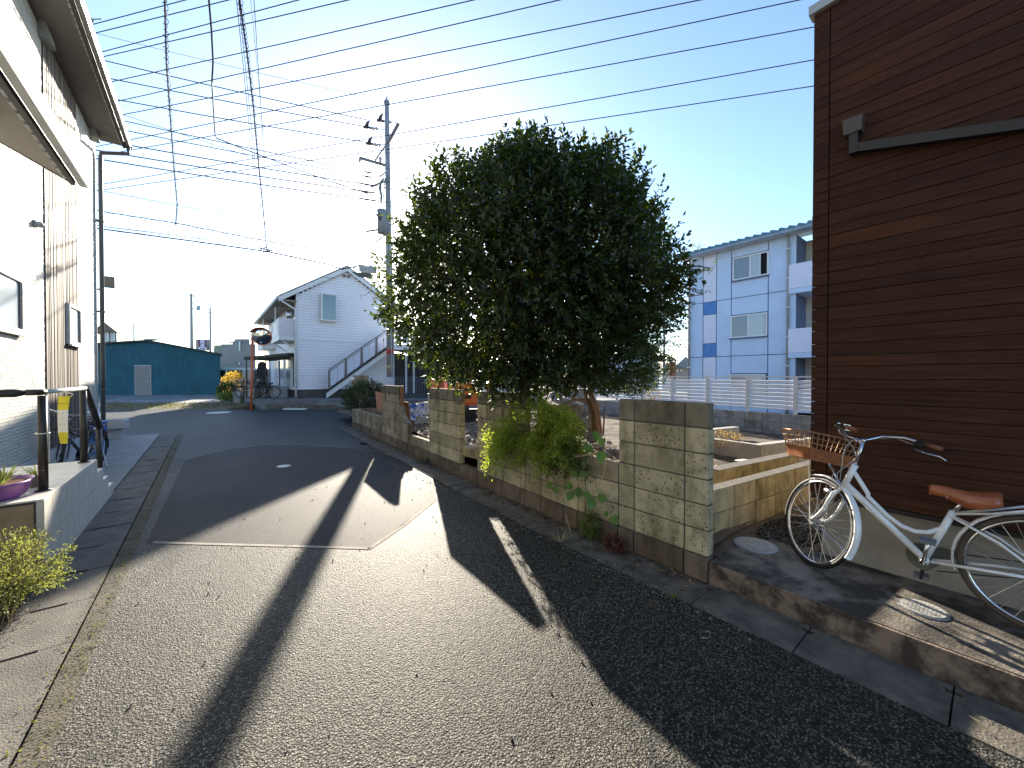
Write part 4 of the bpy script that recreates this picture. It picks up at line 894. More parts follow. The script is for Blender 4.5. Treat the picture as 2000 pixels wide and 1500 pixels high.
# ---- bicycles in the shelter of the apartment: copies
def CFr(X, D, z, ang):   # camera-frame position and heading
    return CF(X, D, z), ang + YAW
for i, (px, D, an, lab) in enumerate([(535, 20.6, 186, 'black bicycle at the right end of the shelter row, both wheels showing'), (516, 21.1, 200, 'black bicycle second from the right in the shelter'), (503, 21.7, 190, 'black bicycle partly hidden behind the orange mirror pole')]):
    c = copy_tree(BL); X = (px - 1000) / FPX * D; c.location = CF(X, D, .44); c.rotation_euler = (0, 0, R(an) + YAW); c['label'] = lab; c['group'] = 'bicycles in the shelter'
# sink, buckets by the left house
P = PT(226, 856, z=.03); t = thing('garden_sink', 'pale concrete garden sink standing on the pad past the black bicycle', 'sink', P)
SK = mat('sink_concrete', (.36, .38, .40), .8, .12, 8, .3, 80)
b = MB(); b.box(P.x - .14, P.x + .14, P.y - .16, P.y + .16, .03, .30); b.build('base', SK, t)
b = MB()
for (x0, x1, y0, y1) in ((-.22, -.17, -.28, .28), (.17, .22, -.28, .28), (-.17, .17, -.28, -.23), (-.17, .17, .23, .28)): b.box(P.x + x0, P.x + x1, P.y + y0, P.y + y1, .302, .50)
b.box(P.x - .17, P.x + .17, P.y - .23, P.y + .23, .302, .34); b.build('basin', SK, t)
b = MB(); b.cyl((P.x - .30, P.y, .03), (P.x - .30, P.y, .95), .022, seg=8); b.tube([(P.x - .30, P.y, .88), (P.x - .2, P.y, .9), (P.x - .15, P.y, .86)], .012, 8); b.build('tap_post', CHROME, t, True)
P = Vector((-1.80, 10.6, .03))
for (dx, dz, col, lab) in ((0, 0, (.08, .34, .62), 'light blue plastic crate beside the house corner, lower of two'), (.0, .33, (.02, .09, .42), 'dark blue plastic crate on top of the light blue one')):
    t = thing('plastic_crate', lab, 'crate', P + Vector((0, 0, dz)), 'blue crates by the house corner'); m = mat('crate_%d' % int(dz * 10), col, .4, .08, 5, .05, 60); b = MB(); x, y_, z_ = P.x, P.y + 1.0, P.z + dz
    for (x0, x1, y0, y1) in ((-.12, -.10, -.18, .18), (.10, .12, -.18, .18), (-.10, .10, -.18, -.16), (-.10, .10, .16, .18)): b.box(x + x0, x + x1, y_ + y0, y_ + y1, z_, z_ + .30)
    b.box(x - .10, x + .10, y_ - .16, y_ + .16, z_, z_ + .02); b.build('tub', m, t)
    b = MB(); b.box(x - .13, x + .13, y_ - .19, y_ + .19, z_ + .30, z_ + .317); b.build('lid', m, t)
# ================================================================ WHITE GABLED APARTMENT
G0 = (3.75, 23.2); FG = Frame(G0, (1, 0), (0, -1)); FL = Frame(G0, (0, 1), (-1, 0))
GW = 5.05; ZB = .44; zf = FG.pix(579, 761)[1]; zfl = FG.pix(579, 662)[1]; zw = 5.95; za = FG.pix(676, 529)[1]; LEN = 12.0
print('apt', zf, zfl, za)
ap = thing('apartment_house', 'white clad two-storey apartment house with gable end and outside stair', 'apartment house', (6.2, 27, ZB))
SID = mat('white_siding', (.80, .80, .83), .5, .03, 2, .05, 60); SIDB = mat('siding_back', (.40, .40, .41), .7, .05, 2, .1, 60)
ROOFT = mat('teal_grey_roof', (.16, .19, .19), .6, .15, 5, .2, 40); TRIM = mat('white_trim', (.72, .72, .70), .45, .05, 4, .05, 40); GRN = mat('green_grey_gutter', (.30, .35, .33), .45, .06, 4, .05, 40)
b = MB(); b.prism([(G0[0] + .02, 23.22, zf), (G0[0] + GW - .02, 23.22, zf), (G0[0] + GW - .02, 23.22, zw), (G0[0] + GW / 2, 23.22, za - .02), (G0[0] + .02, 23.22, zw)], (0, LEN - .04, 0)); b.build('wall', SIDB, ap)
b = MB(); b.box(G0[0] + .04, G0[0] + GW - .04, 23.24, 23.2 + LEN, ZB - .3, zf - .001); b.build('foundation', mat('dark_foundation', (.09, .085, .08), .9, .2, 6, .4, 60), ap)
slope = (za - zw) / (GW / 2); b = MB(); z = zf; hh = .152; win = None
bx0, bzt = FG.pix(624, 576); bx1, _ = FG.pix(655, 576); _, bzb = FG.pix(640, 626)
while z < za - .03:
    inset = max(0, (z + hh * .25 - zw) / slope)
    if abs(z - zfl) < hh * .5: z += 0
    a0, a1 = inset + .004, GW - inset - .004
    segs = [(a0, a1)] if not (z + hh > bzb and z < bzt) else [(a0, bx0 + .02), (bx1 - .02, a1)]
    for (s0, s1) in segs:
        if s1 - s0 > .05: b.hexa([FG.P(s0, -.03, z), FG.P(s1, -.03, z), FG.P(s1, .016, z), FG.P(s0, .016, z), FG.P(s0, -.03, z + hh - .012), FG.P(s1, -.03, z + hh - .012), FG.P(s1, .004, z + hh - .012), FG.P(s0, .004, z + hh - .012)])
    z += hh
z = zf
while z < zw:
    b.hexa([FL.P(0, -.03, z), FL.P(LEN, -.03, z), FL.P(LEN, .016, z), FL.P(0, .016, z), FL.P(0, -.03, z + hh - .012), FL.P(LEN, -.03, z + hh - .012), FL.P(LEN, .004, z + hh - .012), FL.P(0, .004, z + hh - .012)]); z += hh
b.build('siding_boards', SID, ap, kind='stuff')
b = MB(); b.fbox(FG, -.02, GW + .02, .017, .035, zfl - .03, zfl + .04); b.build('floor_band', TRIM, ap)
for (s0, s1) in ((-.03, .07), (GW - .07, GW + .03)): b = MB(); b.fbox(FG, s0, s1, .0, .03, zf, zw); b.build('corner_board', TRIM, ap)
# roof: two slabs with boxed eaves
ov, vg, th = .85, .22, .09
rz = lambda a: za + .20 - abs(a - GW / 2) * slope * .93
for s in (0, 1):
    A0, A1 = (-ov, GW / 2) if s == 0 else (GW / 2 + .0, GW + ov)
    b = MB(); b.hexa([FG.P(A0, vg, rz(A0)), FG.P(A1, vg, rz(A1)), FG.P(A1, -LEN - .3, rz(A1)), FG.P(A0, -LEN - .3, rz(A0)), FG.P(A0, vg, rz(A0) + th), FG.P(A1, vg, rz(A1) + th), FG.P(A1, -LEN - .3, rz(A1) + th), FG.P(A0, -LEN - .3, rz(A0) + th)])
    b.build('roof', ROOFT, ap)
    b = MB(); b.hexa([FG.P(A0, vg - .002, rz(A0) - .25), FG.P(A1, vg - .002, rz(A1) - .25), FG.P(A1, vg - .05, rz(A1) - .25), FG.P(A0, vg - .05, rz(A0) - .25), FG.P(A0, vg - .002, rz(A0) - .004), FG.P(A1, vg - .002, rz(A1) - .004), FG.P(A1, vg - .05, rz(A1) - .004), FG.P(A0, vg - .05, rz(A0) - .004)]); b.build('bargeboard', TRIM, ap)
    c0, c1 = (-ov + .03, .0) if s == 0 else (GW, GW + ov - .03)
    b = MB(); b.fbox(FG, c0, c1, -LEN, vg - .06, rz(-ov) - .15, rz(-ov) - .10); b.build('soffit', mat('stained_soffit', (.40, .36, .31), .8, .3, 3, .1, 30, col2=(.24, .19, .15)), ap)
    b = MB(); e_ = -ov - .10 if s == 0 else GW + ov + .002; b.fbox(FG, e_, e_ + .098, -LEN, vg, rz(-ov) - .14, rz(-ov) + .02); b.build('gutter', GRN, ap)
for a in (GW / 2 - .16, GW / 2 + .08):
    b = MB(); c = FG.P(a + .04, .02, za - .32); b.cyl(c, c + Vector((0, -.05, 0)), .09, .085, 12); b.build('gable_vent', mat('vent_brown', (.2, .15, .12), .6), ap)
# bay window
bw = thing  # (the bay window is a part of the house)
b = MB(); d = .30; w = .05
for (x0, x1) in ((bx0, bx0 + w), (bx1 - w, bx1)):
    b.fbox(FG, x0, x1, d - w, d, bzb, bzt); b.fbox(FG, x0, x1, -.02, .03, bzb, bzt)
b.fbox(FG, bx0 - .01, bx1 + .01, -.02, d + .02, bzt + .001, bzt + .05); b.fbox(FG, bx0 - .02, bx1 + .02, -.02, d + .04, bzb - .06, bzb - .001); b.fbox(FG, bx0 + w, bx0 + .09, d - w + .002, d - .002, bzb, bzt)
o = b.build('bay_window', TRIM, ap)
b = MB(); b.fbox(FG, bx0 + .091, bx1 - w, d - .035, d - .02, bzb, bzt); b.build('pane', glass('teal_glass', (.10, .19, .20), .06), o)
b = MB(); b.fbox(FG, bx0 + .012, bx0 + .03, .03, d - w, bzb, bzt); b.fbox(FG, bx1 - .03, bx1 - .012, .03, d - w, bzb, bzt); b.build('side_pane', glass('dark_side_glass', (.10, .13, .14), .06), o)
b = MB(); b.fbox(FG, bx0 + .1, bx1 - .06, d - .14, d - .12, bzb, bzb + .8)
for i in range(9): b.fbox(FG, bx0 + .1 + i * .09, bx0 + .14 + i * .09, d - .11, d - .10, bzb, bzb + .8)
b.build('curtain', mat('pale_curtain', (.6, .62, .62), .9), o)
# downpipes
b = MB(); b.tube([FG.P(-.80, .30, rz(-ov) - .14), FG.P(-.65, .25, rz(-ov) - .25), FG.P(-.08, .08, rz(-ov) - .55), FG.P(-.06, .08, 4.9), FG.P(-.06, .08, .50)], .045, 8); b.build('downpipe', TRIM, ap, True)
b = MB(); b.tube([FG.P(GW + .06, .08, 5.8), FG.P(GW + .06, .08, .5)], .045, 8); b.build('downpipe', TRIM, ap, True)
# balconies on the long side
b_a = -FG.pix(545, 640)[0]; b_a = max(.7, min(1.4, b_a)); zb0, zb1 = FG.pix(560, 656)[1], FG.pix(560, 621)[1]
L1 = PT(530, 640, x=3.75 - b_a).y - 23.2; print('balcony', b_a, L1, zb0, zb1)
L1 = max(1.6, min(L1, 3.0)); y2 = PT(527, 670, x=3.75).y - 23.2; print('second balcony at', y2); y2 = min(max(y2, 4.5), 8)
PINKW = mat('balcony_board', (.66, .62, .64), .6, .05, 3, .05, 60)
for (s0, s1) in ((.05, .05 + L1), (y2, y2 + L1)):
    b = MB(); b.fbox(FL, s0, s1, .018, b_a, zb0 - .22, zb0); b.build('balcony_slab', TRIM, ap)
    b = MB(); b.fbox(FL, s0, s0 + .06, .02, b_a, zb0 + .001, zb1); b.fbox(FL, s0 + .0599, s0 + .5, b_a - .06, b_a - .001, zb0 + .001, zb1 - .001); b.build('balcony_wall', PINKW, ap)
    b = MB(); b.fbox(FL, s1 - .06, s1, .02, b_a, zb0 + .001, zb1); b.build('balcony_wall', PINKW, ap)
    b = MB(); b.fbox(FL, s0 + .501, s1 - .061, b_a - .05, b_a - .01, zb1 - .06, zb1); b.fbox(FL, s0 + .501, s1 - .061, b_a - .05, b_a - .01, zb0 + .02, zb0 + .3)
    k = s0 + .55
    while k < s1 - .1: b.fbox(FL, k, k + .07, b_a - .045, b_a - .015, zb0 + .301, zb1 - .061); k += .34
    b.build('balcony_rail', WHITE, ap)
    b = MB(); b.fbox(FL, s0 + .502, s1 - .062, b_a - .034, b_a - .026, zb0 + .301, zb1 - .061); b.build('balcony_screen', glass('teal_screen', (.08, .14, .15), .2), ap)
    for q in (s0 + .15, s1 - .15):
        b = MB(); b.tube([FL.P(q, .02, zb0 - .7), FL.P(q, b_a - .12, zb0 - .22)], .03, 6); b.build('balcony_brace', TRIM, ap)
    # upper door behind the balcony
    b = MB(); b.fbox(FL, s0 + .3, s0 + 2.1, .0, .03, zb0, zb0 + 1.95); o = b.build('window', mat('alu_frame', (.45, .45, .44), .4), ap)
    b = MB(); b.fbox(FL, s0 + .36, s0 + 1.16, .031, .036, zb0 + .05, zb0 + 1.9); b.fbox(FL, s0 + 1.24, s0 + 2.04, .031, .036, zb0 + .05, zb0 + 1.9); b.build('pane', glass('brown_glass', (.16, .12, .10), .1), o)
b = MB(); 
for q in (2.0, 8.0): b.tube([FL.P(q, b_a * .9, zb0 - .2), FL.P(q, b_a * .9, rz(-ov) - .2)], .035, 6)
b.build('eave_post', TRIM, ap)
P = FL.P(.5, .25, zb1); b = MB(); b.cyl(P, P + Vector((0, 0, .5)), .16, .16, 12); b.build('water_heater', mat('chrome_tank', (.5, .5, .5), .2, metal=.9), ap, True)
# ground floor sliding windows with curtains
for (s0, s1, m, zt) in ((.35, .9, mat('green_screen_door', (.05, .11, .08), .6), 2.6), (1.5, 3.3, None, 2.7), (3.9, 5.6, None, 2.7), (6.4, 8.2, None, 2.7)):
    b = MB(); b.fbox(FL, s0, s1, .017, .06, zf + .1, zf + .1 + zt * .75); o = b.build('window', TRIM, ap)
    n = 1 if m else 2; ww = (s1 - s0 - .1) / n
    for i in range(n):
        b = MB(); b.fbox(FL, s0 + .05 + i * ww + .03, s0 + .05 + (i + 1) * ww - .03, .061, .07, zf + .15, zf + .05 + zt * .75); b.build('pane', m or glass('curtained_glass', (.42, .44, .50), .25, .5), o)
    b = MB(); b.fbox(FL, s0 - .05, s1 + .05, .02, .12, zf - .02, zf + .07); b.build('sill', TRIM, o)
b = MB(); b.box(2.9, 3.55, 24.9, 25.5, ZB, ZB + .62); t = thing('outdoor_unit', 'grey air conditioner unit on the ground by the apartment windows', 'air conditioner', (3.2, 25.2, ZB)); b.build('casing', mat('grey_casing', (.33, .34, .34), .5, .1, 6, .1, 50), t)
b = MB(); c = Vector((2.899, 25.2, ZB + .32)); b.tube([c + Vector((0, math.cos(q) * .2, math.sin(q) * .2)) for q in np.linspace(0, 6.28, 20)], .008, 5); b.tube([c + Vector((0, math.cos(q) * .1, math.sin(q) * .1)) for q in np.linspace(0, 6.28, 16)], .006, 5); b.build('fan_grille', DARK, t)
# outside stair along the gable end
d0 = .95; sx0, sz0 = FG.pix(642, 760, d0); sx1, sz1 = FG.pix(752, 681, d0); m_ = (sz1 - sz0) / (sx1 - sx0); print('stair', sx0, sz0, sx1, sz1)
ss = thing('outside_stair', 'steel outside stair with white panel railing rising to the right across the gable', 'stairs', FG.P(sx0, d0, ZB))
xE = sx1 + .7
BRN = mat('brown_steel', (.13, .10, .08), .5, .15, 6, .1, 50); 
b = MB(); z_ = lambda x: sz0 + (x - sx0) * m_
b.prism([FG.P(sx0 - .25, d0, z_(sx0 - .25) - .12), FG.P(xE, d0, z_(xE) - .12), FG.P(xE, d0, z_(xE) + .02), FG.P(sx0 - .25, d0, z_(sx0 - .25) + .02)], (0, .05, 0)); b.build('stringer', mat('black_steel', (.02, .02, .02), .5), ss)
b = MB(); b.prism([FG.P(sx0 - .1, d0 - .06, z_(sx0 - .1) - .42), FG.P(xE, d0 - .06, z_(xE) - .42), FG.P(xE, d0 - .06, z_(xE) - .121), FG.P(sx0 - .1, d0 - .06, z_(sx0 - .1) - .121)], (0, .04, 0)); b.build('stringer_skirt', TRIM, ss)
x = sx0 + .0; n = 0
while x < xE:
    b = MB(); b.fbox(FG, x, x + .26, .04, d0 - .061, z_(x) - .04, z_(x) + .0); b.build('tread', BRN, ss); x += .24; n += 1
rh = FG.pix(642, 723, d0)[1] - sz0
b = MB(); b.tube([FG.P(sx0, d0 + .02, z_(sx0) + rh), FG.P(xE, d0 + .02, z_(xE) + rh)], .028, 8); b.build('top_rail', BRN, ss)
b = MB(); b.tube([FG.P(sx0, d0 + .02, z_(sx0) + rh - .13), FG.P(xE, d0 + .02, z_(xE) + rh - .13)], .014, 6); b.build('lower_rail', BRN, ss)
pxs = [642, 675, 706, 735, 762]; xs = [FG.pix(p, 700, d0)[0] for p in pxs]
for i, x in enumerate(xs):
    b = MB(); b.fbox(FG, x - .03, x + .03, d0 - .01, d0 + .05, z_(x) - .05, z_(x) + rh - .02); b.build('post', BRN, ss)
PNL = mat('white_panel', (.60, .62, .72), .4, .05, 3, .03, 60)
for i in range(len(xs) - 1):
    a0, a1 = xs[i] + .09, xs[i + 1] - .09; mid = (a0 + a1) / 2
    for (u0, u1) in ((a0, mid - .008), (mid + .008, a1)):
        b = MB(); b.prism([FG.P(u0, d0 + .012, z_(u0) + .07), FG.P(u1, d0 + .012, z_(u1) + .07), FG.P(u1, d0 + .012, z_(u1) + rh - .15), FG.P(u0, d0 + .012, z_(u0) + rh - .15)], (0, -.014, 0)); b.build('panel', PNL, ss)
    b = MB()
    for u in (a0 - .02, mid, a1 + .02): b.fbox(FG, u - .006, u + .006, d0 + .0, d0 + .03, z_(u) + .05, z_(u) + rh - .14)
    b.build('panel_bar', mat('grey_bar', (.25, .25, .27), .5), ss)
# landing and wing with dark carport to the right of the pole
lw = thing('carport_wing', 'upper landing with white panels over a dark carport behind the utility pole', 'carport', (10.2, 25, ZB))
def CB(mb, pl, pr, D0, D1, z0, z1): mb.slab([CF((pl - 1000) / FPX * D0, D0), CF((pr - 1000) / FPX * D0, D0), CF((pr - 1000) / FPX * D0, D1), CF((pl - 1000) / FPX * D0, D1)], z0, z1); return mb
zz = lambda y, D: 1.6 + (736 - y) / FPX * D
D_ = 21.5
CB(MB(), 757, 900, D_, D_ + 3, zz(683, D_), zz(673, D_)).build('landing_slab', TRIM, lw)
for i, (a, c) in enumerate(((758, 771), (772, 785), (786, 800), (801, 815), (816, 830), (831, 846), (847, 862))): CB(MB(), a, c - .6, D_, D_ + .03, zz(672, D_), zz(645, D_)).build('panel', PNL, lw)
CB(MB(), 757, 900, D_ - .03, D_ + .06, zz(643, D_), zz(641, D_)).build('top_rail', BRN, lw)
for p in (793, 808): CB(MB(), p - 1.6, p + 1.6, D_ + .02, D_ + .12, ZB, zz(683.2, D_)).build('post', mat('pale_post', (.45, .47, .5), .5), lw)
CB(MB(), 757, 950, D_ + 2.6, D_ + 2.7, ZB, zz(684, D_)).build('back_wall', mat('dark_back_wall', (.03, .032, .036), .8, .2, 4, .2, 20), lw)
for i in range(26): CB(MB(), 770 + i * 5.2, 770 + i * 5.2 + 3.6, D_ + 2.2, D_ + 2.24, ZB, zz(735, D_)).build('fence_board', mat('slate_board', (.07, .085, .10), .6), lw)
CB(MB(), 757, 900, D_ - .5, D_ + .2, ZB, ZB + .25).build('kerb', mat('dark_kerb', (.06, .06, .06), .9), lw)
# ---- bicycle shelter
bs = thing('bicycle_shelter', 'low dark-roofed bicycle shelter with beige side wall left of the apartment', 'shelter', CF(-13.2, 21.2, ZB))
Ds = 20.6; zA, zB_ = zz(699, Ds), zz(691, Ds)
XA, XB = (476 - 1000) / FPX * Ds, (563 - 1000) / FPX * Ds
b = MB(); b.hexa([CF(XA, Ds, zA - .09), CF(XB, Ds, zB_ - .09), CF(XB, Ds + 2.2, zB_ - .09), CF(XA, Ds + 2.2, zA - .09), CF(XA, Ds, zA + .05), CF(XB, Ds, zB_ + .05), CF(XB, Ds + 2.2, zB_ + .05), CF(XA, Ds + 2.2, zA + .05)]); b.build('roof', mat('olive_roof', (.045, .05, .035), .6), bs)
for X, D in ((XA + .08, Ds + .1), ((517 - 1000) / FPX * Ds, Ds + .1), (XA + .08, Ds + 2.1), ((500 - 1000) / FPX * Ds, Ds + 2.1)):
    p = CF(X, D, ZB); b = MB(); b.cyl(p, p + Vector((0, 0, zA - ZB - .09)), .028, seg=8); b.build('post', DARK, bs)
b = MB(); q = CF(XA, Ds + .15); b.slab([CF(XA, Ds + .15), CF(XA + .42, Ds + .15), CF(XA + .42, Ds + .19), CF(XA, Ds + .19)], ZB + .05, zz(722, Ds)); b.build('side_panel', mat('beige_panel', (.42, .38, .32), .7, .08, 3, .1, 30), bs)
b = MB(); b.slab([CF(XA - .04, Ds + .2), CF(XA, Ds + .2), CF(XA, Ds + 2.1), CF(XA - .04, Ds + 2.1)], ZB + .05, zz(722, Ds)); b.build('side_panel', mat('beige_panel', (.42, .38, .32)), bs)
b = MB(); b.tube([CF(XA + .4, Ds + .1, zz(741, Ds)), CF((517 - 1000) / FPX * Ds, Ds + .1, zz(741, Ds))], .015, 6); b.build('cross_bar', DARK, bs)
# dark coat hanging in the shelter
b = MB(); c = CF((503.5 - 1000) / FPX * Ds, Ds + .3); w = _cR
pts = [(-.09, zz(706, Ds)), (.09, zz(706, Ds)), (.22, zz(712, Ds)), (.26, zz(735, Ds)), (.17, zz(736, Ds)), (.15, zz(752, Ds)), (-.15, zz(752, Ds)), (-.17, zz(736, Ds)), (-.26, zz(735, Ds)), (-.22, zz(712, Ds))]
b.prism([c + w * x + Vector((0, 0, z)) for x, z in pts], _cF0 * .12); tag(b.build('hanging_coat', mat('black_cloth', (.02, .02, .022), .9)), 'black coat hanging under the bicycle shelter roof', 'coat')

# ================================================================ TEAL SHED
ts = thing('teal_shed', 'long low teal-painted shed with a shallow gable and grey-brown door', 'shed', CF(-25, 26.5, .36)); Dt = 26.5
FT = Frame(tuple(CF(-30, Dt))[:2], _cR[:2], (-_cF0)[:2])
TEAL = mat('teal_paint', (.010, .095, .135), .75, .22, 1.2, .3, 40, vdetail=9, streak=.8)
aL, zL = FT.pix(20, 684); aM, zM = FT.pix(294, 667); aR, zR = FT.pix(430, 693); zg = .36  # left end lengthened, unseen behind the tiled house, to shade the verge
b = MB(); b.prism([FT.P(aL, 0, zg - .3), FT.P(aR, 0, zg - .3), FT.P(aR, 0, zR), FT.P(aM, 0, zM), FT.P(aL, 0, zL)], Vector((0, 11, 0))); b.build('wall', TEAL, ts)
b = MB()   # horizontal cladding laps, slight relief
z = zg + .25
while z < zM:
    a0 = aL; a1 = aR
    if z > zR: a1 = aM + (aR - aM) * (zM - z) / (zM - zR)
    if z > zL: a0 = aM - (aM - aL) * (zM - z) / (zM - zL)
    if a1 - a0 > .3: b.fbox(FT, a0 + .01, a1 - .01, .0, .006, z, z + .012)
    z += .25
b.build('cladding_lap', mat('teal_lap', (.015, .085, .10), .8), ts, kind='stuff')
SRF = mat('shed_roof', (.05, .055, .05), .8, .3, 5, .3, 30)
for (A0, Z0, A1, Z1) in ((aL - .3, zL - .02, aM, zM), (aM, zM, aR + .35, zR - .05)):
    b = MB(); b.hexa([FT.P(A0, .25, Z0 + .003), FT.P(A1, .25, Z1 + .003), FT.P(A1, .25, Z1 + .003) + Vector((0, 11.5, 0)), FT.P(A0, .25, Z0 + .003) + Vector((0, 11.5, 0)), FT.P(A0, .25, Z0 + .11), FT.P(A1, .25, Z1 + .11), FT.P(A1, .25, Z1 + .11) + Vector((0, 11.5, 0)), FT.P(A0, .25, Z0 + .11) + Vector((0, 11.5, 0))]); b.build('roof', SRF, ts)
b = MB(); b.fbox(FT, aM - .3, aM + .5, -.6, .2, zM + .112, zM + .16); b.build('ridge_cap', SRF, ts)
dL, dzt = FT.pix(264, 713); dR, _ = FT.pix(296, 713)
b = MB(); b.fbox(FT, dL, dR, .0, .05, zg, dzt); o = b.build('door_frame', mat('pale_door_frame', (.42, .41, .38), .6), ts)
b = MB(); b.fbox(FT, dL + .05, dR - .05, .051, .065, zg + .03, dzt - .05); o = b.build('door', mat('grey_brown_door', (.24, .21, .20), .6, .06, 3, .05, 40), ts)
b = MB(); p = FT.P(dR - .16, .066, zg + .95); b.cyl(p, p + FT.n * .05, .03, seg=8); b.build('handle', CHROME, o)
# ================================================================ BLUE APARTMENT BLOCK
BX = 19.55; BY = PT(1346, 650, x=BX).y; FBL = Frame((BX, BY), (0, -1), (-1, 0))
ba = thing('blue_apartment', 'three-storey pale blue apartment block with two darker blue panels', 'apartment block', (24, 5, 0))
PB = mat('pale_blue_panel', (.56, .68, .86), .55, .05, 1.5, .06, 40); PP = mat('pale_lilac_panel', (.74, .75, .85), .55, .04, 1.5, .06, 40); PD = mat('mid_blue_panel', (.09, .24, .55), .6, .15, 6, .1, 60)
GRV = mat('joint_blue_grey', (.12, .15, .24), .8); CRM = mat('cream_wall', (.60, .56, .48), .7, .06, 2, .1, 40)
pa = lambda px, py: FBL.pix(px, py)
aE = pa(1556, 500)[0]; zR2 = pa(1350, 507)[1]; zl1 = pa(1352.7, 594.8)[1]; zl2 = pa(1349, 698.7)[1]
zRr = pa(1548, 458)[1]; print('blue', aE, zR2, zRr, zl1, zl2)
zTop = (zR2 + zRr) / 2
b = MB(); b.box(BX + .03, BX + 9, BY - aE + .02, BY - .02, 0, zTop); b.build('wall', GRV, ba)
cols = [0, pa(1373.5, 560)[0], pa(1399.5, 560)[0], pa(1428.5, 560)[0], pa(1500.5, 560)[0], aE]
rows = [0, zl2, zl1, zTop]
wins = {}
w1 = (pa(1431.5, 506)[0], pa(1502, 493)[0], pa(1431.5, 549)[1], pa(1431.5, 505.5)[1]); w2 = (pa(1427.5, 660)[0], pa(1498.5, 655)[0], pa(1427, 661)[1], pa(1427, 618)[1]); w3 = (pa(1425, 735)[0], pa(1495, 735)[0], .95, pa(1425, 731)[1])
W_ = [w3, w2, w1]
def panel(a0, a1, z0, z1, m): b = MB(); b.fbox(FBL, a0 + .02, a1 - .02, -.04, 0, z0 + .018, z1 - .018); b.build('panel', m, ba)
sq = [(pa(1372, 616)[1], pa(1372, 590.5)[1]), (pa(1371, 697.5)[1], pa(1371, 672)[1])]
for ci in range(5):
    for ri in range(3):
        a0, a1, z0, z1 = cols[ci], cols[ci + 1], rows[ri], rows[ri + 1]
        if ci == 1:
            if ri == 1: panel(a0, a1, z0, sq[1][1] if sq[1][1] > z0 else z0 + .7, PD); panel(a0, a1, sq[1][1], sq[0][0], PP); panel(a0, a1, sq[0][0], z1, PD)
            else: panel(a0, a1, z0, z1, PP)
        elif ci == 3:
            w = W_[ri]; panel(a0, a1, z0, w[2] - .03, PB)
            if z1 - w[3] > .12: panel(a0, a1, w[3] + .03, z1, PB)
            if w[0] - a0 > .08: panel(a0, w[0] - .01, w[2] - .03, w[3] + .03, PB)
        else: panel(a0, a1, z0, z1, PB)
GB = glass('grey_window_glass', (.20, .24, .27), .08, .8)
for i, w in enumerate(W_):
    a0, a1, z0, z1 = w; b = MB(); t_ = .06
    b.fbox(FBL, a0, a0 + t_, -.03, .05, z0, z1); b.fbox(FBL, a1 - t_, a1, -.03, .05, z0, z1); b.fbox(FBL, a0 + t_, a1 - t_, -.03, .05, z0, z0 + t_); b.fbox(FBL, a0 + t_, a1 - t_, -.03, .05, z1 - t_, z1)
    o = b.build('window', WHITE, ba); mid = (a0 + a1) / 2
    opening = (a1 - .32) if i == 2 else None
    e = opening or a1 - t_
    b = MB(); b.fbox(FBL, a0 + t_ + .002, mid - .03, .0, .012, z0 + t_, z1 - t_); b.build('pane', GB, o)
    b = MB(); b.fbox(FBL, mid + .03, e - .03, .014, .026, z0 + t_, z1 - t_); b.build('pane', glass('curtain_glass', (.42, .48, .50), .1), o)
    b = MB(); b.fbox(FBL, mid - .029, mid + .029, .0, .04, z0 + t_, z1 - t_)
    if opening: b.fbox(FBL, e - .029, e + .0, .0, .04, z0 + t_, z1 - t_)
    b.build('sash', WHITE, o)
    b = MB(); b.fbox(FBL, mid + .05, e - .05, -.02, -.01, z0 + t_, z1 - t_)
    for k in range(8): q = mid + .07 + k * (e - mid - .12) / 8; b.fbox(FBL, q, q + .04, -.009, -.002, z0 + t_, z1 - t_)
    b.build('curtain', mat('white_curtain', (.6, .6, .58), .9), o)
    b = MB(); b.fbox(FBL, a0 - .05, a1 + .02, .0, .09, z0 - .06, z0 - .002); b.build('sill', GRV, o)
    if opening: b = MB(); b.fbox(FBL, e + .002, a1 - t_ - .002, -.028, -.012, z0 + t_, z1 - t_); b.build('opening', mat('painted_room_dark', (.004, .004, .005), .9), o)  # solid black sheet, the dark of the room put into its colour
# downpipes
for px, zt in ((1347, zTop), (1539.5, zTop)):
    a = pa(px, 600)[0]; b = MB(); b.tube([FBL.P(a + (.06 if px < 1400 else 0), .16, zTop - .02), FBL.P(a + .02, .08, zTop - .35), FBL.P(a, .07, 0)], .055, 8); b.build('downpipe', mat('grey_beige_pipe', (.33, .31, .30), .5), ba, True)
    for k in range(6): b = MB(); b.fbox(FBL, a - .075, a + .075, 0, .14, .8 + k * 1.25, .84 + k * 1.25); b.build('pipe_clip', TRIM, ba)
# roof with rounded tile ends along the eave
BR = mat('blue_grey_roof', (.10, .22, .27), .55, .12, 4, .1, 30)
b = MB(); b.hexa([FBL.P(-.5, .45, zTop + .06), FBL.P(aE + 6, .45, zTop + .06), FBL.P(aE + 6, -5, zTop + 1.3), FBL.P(-.5, -5, zTop + 1.3), FBL.P(-.5, .45, zTop + .17), FBL.P(aE + 6, .45, zTop + .17), FBL.P(aE + 6, -5, zTop + 1.41), FBL.P(-.5, -5, zTop + 1.41)]); b.build('roof', BR, ba)
a = -.45
while a < aE + 5.5:
    b = MB(); b.tube([FBL.P(a, .5, zTop + .185), FBL.P(a, -1.5, zTop + .185 + 2.0 * .2275)], .085, 8); b.build('roof_roll', BR, ba); a += .33
b = MB(); b.fbox(FBL, -.5, aE + 6, .0, .44, zTop + .0, zTop + .055); b.build('soffit', mat('pale_soffit', (.5, .52, .56), .7), ba)
